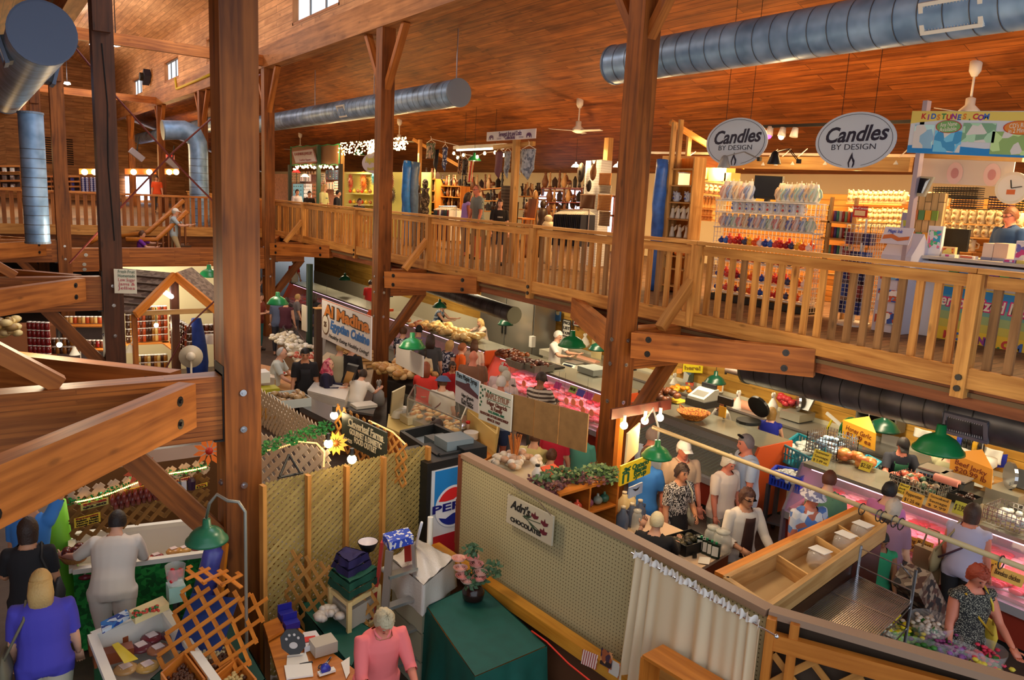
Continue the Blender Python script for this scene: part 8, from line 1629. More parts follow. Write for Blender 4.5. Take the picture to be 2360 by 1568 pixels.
# jam booth
JC=[(120,20,24),(150,100,40),(206,180,110),(90,40,20),(170,70,30),(60,34,20)]
def mk_jar(c):
    def f():
        t=TH('jam_jar','x','jar');mb=MB().la([(.05,0),(.055,.02),(.055,.12),(.045,.14)],n=10);mb.bd('jar_glass',mat(c,.15),t,True);mb=MB().cyl((0,0,.14),(0,0,.16),.05,10);mb.bd('lid',mat((236,232,226),.4),t,True);return t
    return f
def jars(x0,y0,x1,y1,n,levels,dz,z,cols,lab,gr):
    a,b=atZ(x0,y0,z),atZ(x1,y1,z)
    for l in range(levels):row(['jj%d'%c for c in cols],[mk_jar(JC[c])for c in cols],a+UZ(l*dz),b+UZ(l*dz),n,lab,gr,0)
jars(68,830,118,832,5,5,.165,.85,[0],'dark red jam jar in the left stack of the jam booth','red jam jars');jars(122,815,180,815,7,2,.18,.85,[5,1],'small labelled jar beside the red stack','small jars');jars(150,745,235,745,9,1,.18,1.35,[1,2,4],'golden jar on the shelf behind the beam','golden jars')
jars(293,790,385,784,13,5,.165,1.0,[5,1,2,4,3,4,5],'brown or golden jar in the middle stacks of the jam booth','middle stacks');jars(395,790,440,822,9,4,.165,1.0,[3,4,5],'jar in the right-hand angled stacks of the jam booth','angled stacks');jars(310,852,385,848,10,2,.17,.45,[1,2,5],'jar on the low shelf of the jam booth','low shelf jars');jars(440,780,492,778,5,2,.17,1.0,[5,3],'tall dark jar at the right end of the jam booth','right end jars')
jars(155,800,240,800,9,1,.17,.95,[5,0,3],'dark jar on the shelf under the beam','dark jars under the beam')
def jshelf(x0,y0,x1,y1,z,lab):a,b=atZ(x0,y0,z),atZ(x1,y1,z);mb=MB().be(a+V3((0,.0,-.02)),b+UZ(-.02),.35,.03);tag(mb.bd('jar_shelf',W_ORG),lab,'shelf')
jshelf(62,832,245,832,.84,'orange wood shelf under the red jam jars');jshelf(288,790,388,786,.99,'orange wood shelf under the middle stacks');jshelf(390,786,445,826,.99,'angled orange shelf at the right of the jam booth');jshelf(300,854,390,850,.44,'low orange shelf of the jam booth');jshelf(436,784,496,780,.99,'short shelf at the right end of the jam booth');jshelf(145,748,240,748,1.34,'upper shelf of golden jars');jshelf(150,803,245,803,.94,'mid shelf of dark jars')
p=atZ(20,790,.9);lumps('pale bags and cartons at the far left of the jam booth','packets',p,(.5,.7,.5),26,.12,[(214,180,110),(226,206,150),(150,120,70)],91)
for x,y,l,w in((262,782,'white cone desk lamp shining down in the jam booth',1),(248,830,'lower white desk lamp by the beam',1),(300,812,'white desk lamp right of the dark column',0),(172,818,'short white lamp among the small jars',0)):
    p=atZ(x,y,1.15);t=TH('desk_lamp',l,'lamp',p);mb=MB().la([(.03,.16),(.04,.12),(.1,.0)],n=14,cap=False);mb.bd('lamp_shade',WHITE,t,True);mb=MB().tube([(0,0,.15),(.08,.1,.22),(.12,.2,.0),(.12,.2,-.6)],.012,6);mb.bd('lamp_arm',WHITE,t,True)
    if w:mb=MB().bl((0,0,.02),.04,8,6);mb.bd('glowing_bulb',mat((255,240,190),.3,emit=14),t,True);lamp('POINT','desk_lamp_light',p-V3((0,.1,.05)),10,MID,.05)
for x,y,l in((137,795,'bright bulb among the jam shelves, left'),(360,750,'bright bulb over the middle jam stacks'),(335,733,'small bulb above the middle stacks')):p=atZ(x,y,1.5);t=TH('bare_bulb',l,'lamp',p);mb=MB().bl((0,0,0),.05,10,7);mb.bd('glowing_bulb',mat((255,240,190),.3,emit=20),t,True);mb=MB().cyl((0,0,.04),(0,0,.4),.012,5);mb.bd('cord',BLACKM,t);lamp('POINT','bulb_light',p-V3((0,.15,0)),14,MID,.05)
t=TH('electric_fan','round pedestal fan seen from behind, jam booth','fan');p=atZ(440,822,1.35);d=(CAM-p).normalized();mb=MB().tube([p+d*.02,p-d*.05],.22,22);mb.bd('fan_cage',mat((190,176,150),.5),t,True);mb=MB().bl(p+d*.12,.09,10,7);mb.cyl(p+d*.1,p+d*.1-UZ(.9),.02,7);mb.bd('fan_motor',mat((226,214,190),.4),t,True)
t=TH('rolled_tarp','dark blue cloth hung at the right of the jam booth','tarp');a=atZ(455,855,.5);mb=MB().tube([V3((a.x,a.y,z))for z in(.2,.7,1.2,1.7)],[.2,.24,.2,.1],12);mb.bd('cloth',mat((20,60,150),.7,noisy=.3),t,True)
t=TH('white_bucket','white bucket hanging beyond the blue cloth','bucket',atZ(486,792,1.2));mb=MB().la([(.1,0),(.12,.2),(.11,.2),(.09,.02)],n=16,cap=False);mb.bd('bucket_wall',WHITE,t,True);mb=MB().la([(0,.01),(.1,.01)],n=14,cap=False);mb.bd('bottom',WHITE,t)
t=TH('hand_written_sign','white low sugar jams and jellies sign on the dark column','sign');B=vboard((262,620),(314,622),676,Y=15.2);mb=MB();B.slab(mb);mb.bd('sign_board',mat((222,216,196),.6),t)
for i,(s,c)in enumerate((('Fresh Fruit',(50,90,70)),('Homemade',(50,90,70)),('Low Sugar',(180,40,70)),('Jams &',(180,40,70)),('Jellies',(180,40,70)))):B.text(s,t,.55,.1+.17*i,.08,mat(c,.5),width=B.w*.75,k=.006)
# gable booth
t=TH('gable_booth','small shingled gable roof over a white-lit booth','booth');ax,bx,cx=V3((3.42,17.6,2.72)),V3((2.55,17.0,2.0)),V3((4.15,17.0,2.0));D=V3((-.95,1.2,0));SH=pattern([(110,90,76),(130,110,96),(90,70,60)],9,stretch=(1,1,3))
mb=MB().pm([ax,bx,bx+D,ax+D],(0,0,.05));mb.bd('shingle_roof',SH,t)
for k in range(1,6):mb=MB();a,b=ax.lerp(bx,k/6),(ax+D).lerp(bx+D,k/6);mb.be(a+UZ(.06),b+UZ(.06),.05,.03);mb.bd('shingle_course',mat((84,64,54),.7),t)
mb=MB().pm([ax,cx,cx+V3((.6,1.2,0)),ax+V3((.6,1.2,0))],(0,0,.05));mb.bd('right_roof',SH,t)
for a,b in((ax,bx),(ax,cx)):mb=MB().be(a,b,.08,.16);mb.bd('barge_board',W_ORG,t)
mb=MB().be((3.42,17.7,0),(3.42,17.7,2.7),.16,.16,up=(0,1,0));mb.bd('middle_post',W_COLD,t)
for q in(bx,cx):mb=MB().be((q.x,q.y+.2,0),(q.x,q.y+.2,2.0),.1,.1,up=(0,1,0));mb.bd('corner_post',W_COL,t)
mb=MB().be(bx+V3((0,.2,-.0)),cx+V3((0,.2,-.0)),.06,.1);mb.bd('tie_rail',W_LIGHT,t)
mb=MB().be((2.4,20.6,1.3),(5.4,20.6,1.3),.05,2.6);tag(mb.bd('booth_screen',mat((226,214,170),.6)),'cream back wall glowing behind the gable booth','panel');lamp('POINT','booth_tube',(3.4,19.3,2.3),60,(1,.9,.65),.2)
mb=MB();a,b=atZ(366,665,2.3),atZ(395,684,2.3);mb.cyl(a,b,.05,8);tag(mb.bd('tube_lamp',mat((255,244,255),.3,emit=9),None,True),'bright tube lamp under the gable','lamp')
# more light and stalls far back under the balcony
for i,(x,y,z,s,c,l)in enumerate(((360,1060,1.2,(2.2,.5,1.25),(110,74,42),'brown stall cupboard behind the tinsel lattice'),(60,730,1.2,(1.2,.6,1.0),(150,90,50),'brown stall counter behind the left beams'),(470,700,1.0,(.8,1.2,.9),(190,150,90),'pale stall cupboard by the big column'))):p=at(x,y,z);mb=MB().box((p.x,p.y,s[2]/2),s);tag(mb.bd('stall_cupboard',mat(c,.6)),l,'cupboard')
# ================================================================== people
SKIN={'l':(226,170,140),'t':(200,140,104),'d':(150,98,66),'r':(214,130,104)}
def rz_(v,a):c,s=math.cos(a),math.sin(a);return V3((v[0]*c-v[1]*s,v[0]*s+v[1]*c,v[2]))
def armdir(f,s,sd):
    f,s=math.radians(f),math.radians(s);return V3((sd*math.sin(s),math.sin(f)*math.cos(s),-math.cos(f)*math.cos(s)))
POSE={'down':(6,9,12,-4),'bent':(15,12,85,-25),'fwd':(45,12,50,-15),'reach':(70,14,20,-8),'hip':(-15,40,60,-70),'bag':(5,14,70,-40),'up':(150,14,20,0),'face':(40,20,125,-35),'side':(30,45,40,0),'low':(30,10,30,-12),'point':(85,40,5,20)}
def person(px,py,h,face,lab,top,bot,hair,skin='l',arms=('down','down'),lean=4,sl=.8,low='p',ex=(),z0=0.,fat=1.,step=0,turn=0,look=8,det=0,group=None,loc=None,X=0):
    k=h/1.7;ln=math.radians(lean);zt=z0+(.95+.65*math.cos(ln)+.108)*k;P0=loc or(atX(px,py,X)if X else atZ(px,py,zt));base=V3((P0.x,P0.y,z0))
    toc=V3((CAM.x-base.x,CAM.y-base.y,0)).normalized();rgt=V3((-toc.y,toc.x,0));rgt=rgt if rgt.dot(RT)>0 else-rgt
    a=math.radians(face);fw=toc*math.cos(a)+rgt*math.sin(a);rz=math.atan2(fw.y,fw.x)-math.pi/2
    t=TH('person',lab,'person',base,rz,group);Lr=math.radians(-lean)
    # correct so that the leaned head keeps its place
    def U(p):
        p=V3(p);f=min(1,max(0,(p.z-.9)/.2));an=Lr*f;q=p-UZ(.95);c,s=math.cos(an),math.sin(an);return V3((q.x,q.y*c-q.z*s,q.y*s+q.z*c))*1+UZ(.95)
    hd=U((0,.02,1.6));off=V3((0,-hd.y*.9,0));S=lambda p:(V3(p)+off)*k
    segs=[];mb=MB();F=fat
    tr=[(.86,.15,.105),(.93,.172,.12),(1.02,.155,.11),(1.12,.15,.105),(1.24,.165,.112),(1.34,.175,.108),(1.4,.15,.09),(1.45,.08,.065),(1.5,.052,.055),(1.56,.05,.055)]
    ff=lambda z:F if z<1.42 else 1
    mb.tube([S(U((0,0,z)))for z,_,_ in tr],[(x*ff(z)*k,y*(ff(z)*1.1 if F>1.05 else 1)*k)for z,x,y in tr],16)
    H=S(hd);M=Matrix.Rotation(math.radians(-look-lean*.5),3,'X')@Matrix.Rotation(math.radians(turn),3,'Z')
    hp=lambda x,y,z:H+(M@V3((x,y,z)))*k
    def ball(c,r):b=MB();b.bl((0,0,0),r,14,10);mb.add([c+(M@v)*k for v in b.v],b.f)
    ball(H,(.074,.092,.105));ball(hp(0,.03,-.055),(.052,.06,.055));mb.tube([hp(0,.085,.02),hp(0,.105,-.012),hp(0,.112,-.022),hp(0,.09,-.034)],[.01*k,.014*k,.016*k,.01*k],6);ball(hp(0,.075,.028),(.045,.022,.012));ball(hp(0,.082,-.052),(.022,.016,.011));ball(hp(0,.07,-.088),(.024,.022,.018))
    for s in(-1,1):ball(hp(s*.076,-.005,-.008),(.012,.022,.032))
    segs.append(('torso',S((0,0,.88)),S(U((0,0,1.43))),.16*F));segs.append(('neck',S(U((0,0,1.49))),S(U((0,.01,1.54))),.05));segs.append(('head',H,H+UZ(.01),.11))
    hands=[]
    for s,ar in((-1,arms[0]),(1,arms[1])):
        q=POSE[ar]if isinstance(ar,str)else ar;sh=U((s*.165*(1+.5*(F-1)),0,1.385));e=sh+armdir(q[0],q[1],s)*.285;w=e+armdir(q[0]+q[2],q[1]+q[3],s)*.25;sh,e,w=S(sh),S(e),S(w)
        mb.tube([sh.lerp(S(U((0,0,1.36))),.4),sh,sh.lerp(e,.35),e],[.05*k,.058*k*F,.05*k*F,.04*k],10);mb.tube([e-(e-w)*-.0,e.lerp(w,.3),w],[.041*k,.041*k,.026*k],10)
        segs+=[('ua',sh,e,.05),('fa',e,w,.035)];hands.append((w,(w-e).normalized(),s))
    for s in(-1,1):
        st=step*s;hip=S((s*.085*F,0,.9));kn=S((s*.1,.06*abs(st)+st*.1,.48));an=S((s*.1,st*.16-.01,.09));toe=an+V3((s*.02,.15,-.045))*k
        if low=='sit':kn=S((s*.13,.4,.92));an=S((s*.13,.42,.5));toe=an+V3((0,.14,-.04))*k
        mb.tube([hip+UZ(.03),hip.lerp(kn,.4),kn,kn.lerp(an,.35),an],[.1*k*F,.082*k*F,.056*k,.055*k,.036*k],12);segs+=[('th',hip,kn,.08),('sh',kn,an,.05),('ft',an,toe,.04)]
        mb.tube([an+V3((0,-.05,-.04))*k,an+V3((0,.03,-.04))*k,toe+V3((0,.0,-.005))],[.032*k,.036*k,.028*k],8)
    me0=mb.mesh('tmp',mat((1,1,1)));o=bpy.data.objects.new('tmp',me0);md=o.modifiers.new('r','REMESH');md.mode='VOXEL';md.voxel_size=(.011 if det>1 else .015 if det else .02)*k;sm=o.modifiers.new('s','SMOOTH');sm.iterations=3;sm.factor=.5
    ev=evalm(o);n=len(ev.vertices);co=np.empty(n*3);ev.vertices.foreach_get('co',co);co=co.reshape(-1,3);nn=np.empty(n*3);ev.vertices.foreach_get('normal',nn);nn=nn.reshape(-1,3);fs=[tuple(p.vertices)for p in ev.polygons];bpy.data.meshes.remove(ev);bpy.data.objects.remove(o)
    # which limb each vertex belongs to, and how far along it
    D=[];T=[]
    for nm,a_,b_,r in segs:
        A=np.array(a_);Bv=np.array(b_)-A;tt=(co-A)@Bv/(Bv@Bv);tc=np.clip(tt,0,1);D.append(np.linalg.norm(co-A-tc[:,None]*Bv,axis=1)/(r*k));T.append(tt)
    D=np.array(D);T=np.array(T);idx=D.argmin(0);tv=T[idx,np.arange(n)];nm=np.array([s[0]for s in segs])[idx]
    sk=mat(SKIN[skin],.55);m2=MB();m2.v=[V3(v)for v in co];m2.f=list(fs);m2.uv=[None]*len(fs);m2.mi=[0]*len(fs)
    for w,d,s in hands:      # palm, four fingers of unequal length and a thumb leaving the side of the palm
        u=d.cross(V3((0,1,0)));u=(V3((1,0,0))if u.length<.2 else u.normalized());u=(u-d*u.dot(d)).normalized();v=d.cross(u);v=v if v.dot(V3((-s,0,.3)))>0 else-v;u=d.cross(v).normalized();K=k
        m2.be(w-d*.01*K,w+d*.085*K,.068*K,.026*K,up=v)
        for i,L in enumerate((.062,.074,.07,.054)):
            b0=w+d*.08*K+u*(-.027+.018*i)*K;c1=b0+d*L*.5*K+v*.006*K;c2=c1+d*L*.38*K+v*L*.4*K;m2.tube([b0,c1,c2],[.0088*K,.008*K,.0065*K],6)
        b0=w+d*.025*K-u*.03*K;m2.tube([b0,b0-u*.028*K+d*.025*K+v*.012*K,b0-u*.03*K+d*.055*K+v*.024*K],[.011*K,.0095*K,.007*K],6)
    bd=m2.bd('body',sk,t,True)
    def shell(name,mask,m,o_=.012,flare=0,smooth=True):
        keep=[f for f in fs if all(mask[i]for i in f)]
        if not keep:return
        used=sorted({i for f in keep for i in f});mp={i:j for j,i in enumerate(used)};s2=MB();s2.v=[V3(co[i]+nn[i]*o_*k)for i in used];s2.f=[tuple(mp[i]for i in f)for f in keep];s2.uv=[None]*len(keep);s2.mi=[0]*len(keep)
        return s2.bd(name,m if not isinstance(m,tuple)else mat(m,.85),t,smooth)
    if top is not None:shell('shirt',((nm=='torso')&((tv<1.01)|(np.abs(co[:,0])>.065*k))&(tv>-.12 if low!='d' else tv>-1))|((nm=='ua')&(tv<sl))|((nm=='fa')&(tv<sl-1)),top,.016)
    lim={'p':('sh',.93),'s':('th',.85),'k':('th',.3),'d':('th',.3),'sit':('sh',.9)}[low]
    shell('trousers' if low in 'p sit' else 'shorts' if low=='s' else 'underskirt',((nm=='torso')&(tv<.2))|((nm=='th')&(tv<(2 if lim[0]=='sh' else lim[1])))|((nm=='sh')&(tv<lim[1])&(lim[0]=='sh')),bot,.011)
    shell('shoes',nm=='ft',(60,50,46),.01)
    if low in 'kd':
        s2=MB();zs=(1.04,.9,.7,.45)if low=='k' else(1.04,.9,.66,.38);rr=(.16,.19,.21,.22)
        s2.grid(lambda u,v:S((math.cos(u*6.283)*rr[min(3,int(v*3+.01))]*F*(1+.03*math.sin(u*50)*v),math.sin(u*6.283)*rr[min(3,int(v*3+.01))]*.8*F,zs[min(3,int(v*3+.01))])),28,3);s2.bd('skirt',bot if not isinstance(bot,tuple)else mat(bot,.85),t,True)
    # hair
    sty,hc=hair[0],hair[1];hm=mat(hc,.6,bump=.6);rnd=random.Random(int(px));long={'s':.0,'b':.06,'l':.2,'c':.02,'x':0,'n':0,'h':.0}[sty];am=.012 if sty=='c' else .004;ex_r=1.16 if sty in 'cb' else 1.1
    if sty not in 'x':
        hb=MB();nu,nv=26,12
        def hf(u,v):
            az=u*6.2832;fr=math.cos(az);mx=58+(62 if sty!='n' else 40)*(.5-.5*fr)**.7 if fr>-.99 else 118;mx=(62 if fr>.55 else 62+(120-62)*min(1,(.55-fr)/.5))if sty!='n' else(30+90*min(1,max(0,(.3-fr))/.6));th=math.radians(mx)*min(1,v*1.0);r=ex_r+rnd.uniform(-am,am)*8
            if sty=='n' and mx<40:th*=.01
            p=V3((math.sin(th)*math.sin(az)*.078*r,math.sin(th)*math.cos(az)*.096*r,math.cos(th)*.108*r));
            if v>.99 and fr<.4:p.z-=long;p*=1
            return hp(p.x,p.y-.004,p.z)
        hb.grid(hf,nu,nv);hr=hb.bd('hair',hm,t,True)
        if long>.1:hb=MB().tube([hp(0,-.035,.03),hp(0,-.05,-.08),hp(0,-.065,-.2)],[(.084*k,.08*k),(.098*k,.075*k),(.085*k,.045*k)],12);hb.bd('hair_length',hm,hr,True)
        if sty=='h':hb=MB().bl(hp(0,-.1,.06),.035*k,8,6);hb.bd('hair_bun',hm,hr,True)
    if abs(face)<115 or det:
        for s in(-1,1):e=MB().bl(hp(s*.03,.083,.012),.009*k,8,6);e.bd('eye',mat((40,28,24),.2),bd,True);e=MB().be(hp(s*.018,.093,.034),hp(s*.045,.084,.033),.006*k,.006*k);e.bd('eyebrow',hm,bd)
        e=MB().be(hp(-.022,.096,-.053),hp(.022,.096,-.053),.006*k,.008*k);e.bd('mouth',mat((170,84,76),.5),bd)
    for x in ex:
        n_=x[0]
        if n_=='cap':e=MB().grid(lambda u,v:hp(math.sin(v*1.5)*math.sin(u*6.283)*.086,math.sin(v*1.5)*math.cos(u*6.283)*.104,.02+math.cos(v*1.5)*.098),20,6);e.pm([hp(-.065,.07,.035),hp(.065,.07,.035),hp(.05,.17,.022),hp(-.05,.17,.022)],(0,0,.006));e.bd('cap',mat(x[1],.7),t,True)
        elif n_=='hat':e=MB().grid(lambda u,v:hp((.082 if v<.5 else .09+.13*(v-.5))*math.sin(u*6.283)*(v*2 if v<.34 else 1),(.1 if v<.5 else .108+.13*(v-.5))*math.cos(u*6.283)*(v*2 if v<.34 else 1),.12 if v<.34 else .12-.15*(v-.34)),24,9);e.bd('sun_hat',x[1]if not isinstance(x[1],tuple)else mat(x[1],.8),t,True)
        elif n_=='glasses':e=MB();[e.be(hp(s*.012,.1,.012),hp(s*.058,.094,.014),.03*k,.008*k,up=(0,0,1))for s in(-1,1)];[e.be(hp(s*.058,.092,.014),hp(s*.078,0,.012),.005*k,.006*k)for s in(-1,1)];e.bd('glasses',mat((20,16,16),.15),t)
        elif n_=='headglasses':e=MB().be(hp(-.06,.06,.1),hp(.06,.06,.1),.03*k,.02*k);e.bd('glasses',mat((20,16,16),.15),t)
        elif n_=='scarf':e=MB().grid(lambda u,v:hp(math.sin(u*6.283)*(.09+.07*max(0,v-.5))*(math.sin(min(v*3.4,1.57))),math.cos(u*6.283)*(.108+.05*max(0,v-.5))*math.sin(min(v*3.4,1.57))-.012-(.03 if math.cos(u*6.283)>.6 and v<.75 and v>.3 else 0),.13-.33*v),22,10);e.bd('headscarf',x[1],t,True)
        elif n_=='apron':e=MB().grid(lambda u,v:S(U(((u-.5)*.3*(1 if v>.35 else .6),.145*F+.015*math.cos((u-.5)*3),1.34-.78*v))),8,8);o_=e.bd('apron',mat(x[1],.8),t,True);o_.modifiers.new('s','SOLIDIFY').thickness=.012;e=MB().tube([S(U((-.09,.12,1.33))),S(U((-.08,0,1.47))),S(U((0,-.06,1.49))),S(U((.08,0,1.47))),S(U((.09,.12,1.33)))],.008*k,5);e.tube([S(U((-.12,.13*F,1.05))),S(U((-.19*F,0,1.05))),S(U((0,-.15*F,1.05))),S(U((.19*F,0,1.05))),S(U((.12,.13*F,1.05)))],.01*k,5);e.bd('apron_strap',mat(x[1],.8),o_)
        elif n_=='jacket':e=MB().grid(lambda u,v:S(U(((u-.5)*.13*(1+.3*v),.138*F+.02*math.cos((u-.5)*3),1.4-.5*v))),6,8);o_=e.bd('inner_top',mat(x[1],.8),t,True);o_.modifiers.new('s','SOLIDIFY').thickness=.01
        elif n_=='bag':
            s=x[2];c=S(U((s*.24*F,-.05,1.0)));b=MB();b.tube([c+UZ(-.18)*k,c+UZ(-.05)*k,c+UZ(.09)*k],[(.04*k,.15*k),(.06*k,.17*k),(.02*k,.12*k)],12);sb=s*.1;st=MB().tube([c+V3((0,-.1,.06))*k,S(U((sb*1.2,-.12,1.36))),S(U((sb*1.1,0,1.47))),S(U((sb*1.2,.13,1.36))),c+V3((0,.1,.06))*k],.012*k,6)
            st.bd('bag_strap',mat(x[1],.7),b.bd('shoulder_bag',mat(x[1],.7),t,True),True)
        elif n_=='strap':s=x[2];st=MB().tube([S(U((-s*.2*F,.1*F,1.0))),S(U((0,.135*F,1.22))),S(U((s*.12,.06,1.43))),S(U((s*.1,-.1,1.38))),S(U((0,-.135*F,1.2))),S(U((-s*.2*F,-.1*F,1.0)))],.012*k,6);st.bd('bag_strap',mat(x[1],.7),t,True)
        elif n_=='print':e=MB();[e.bl(S(U((u*.035,.128*F,1.26))),(.012*k,.006,.02*k),6,4)for u in(-1.5,-.5,.5,1.5)];e.bd('shirt_print',mat(x[1],.6),t)
        elif n_=='collar':e=MB().tube([S(U((.07*math.cos(a),.065*math.sin(a)+.005,1.455+.02*math.cos(a*2))))for a in np.linspace(1.9,7.5,14)],.013*k,6);e.bd('collar',x[1]if not isinstance(x[1],tuple)else mat(x[1],.8),t,True)
    return t
PT=pattern
BW=PT([(30,28,30),(214,206,196),(60,56,56)],26,kind='noise',stretch=(1,3,1));FLO=PT([(50,54,84),(200,200,210),(30,30,50)],26);STR=PT([(70,56,50),(196,184,170)],4.5,kind='Z');HAW=PT([(196,206,226),(90,130,200),(226,226,230),(190,110,90)],12);PLD=PT([(90,110,120),(170,170,150),(120,140,150)],16,kind='X');DRS=PT([(26,26,28),(26,26,28),(150,146,130)],95,kind='noise');CAMO=PT([(120,124,110),(70,76,66),(150,150,136)],10);PINKS=PT([(190,60,90),(150,50,70),(210,120,130)],24)
G_,Wt,Bl,Rd=(110,110,116),(226,218,206),(26,24,28),(206,40,40)
W2=(236,230,220);blond,brn,dkb,blk,gry_,red_=(196,160,100),(90,56,34),(50,32,24),(24,20,20),(190,184,170),(150,66,34)
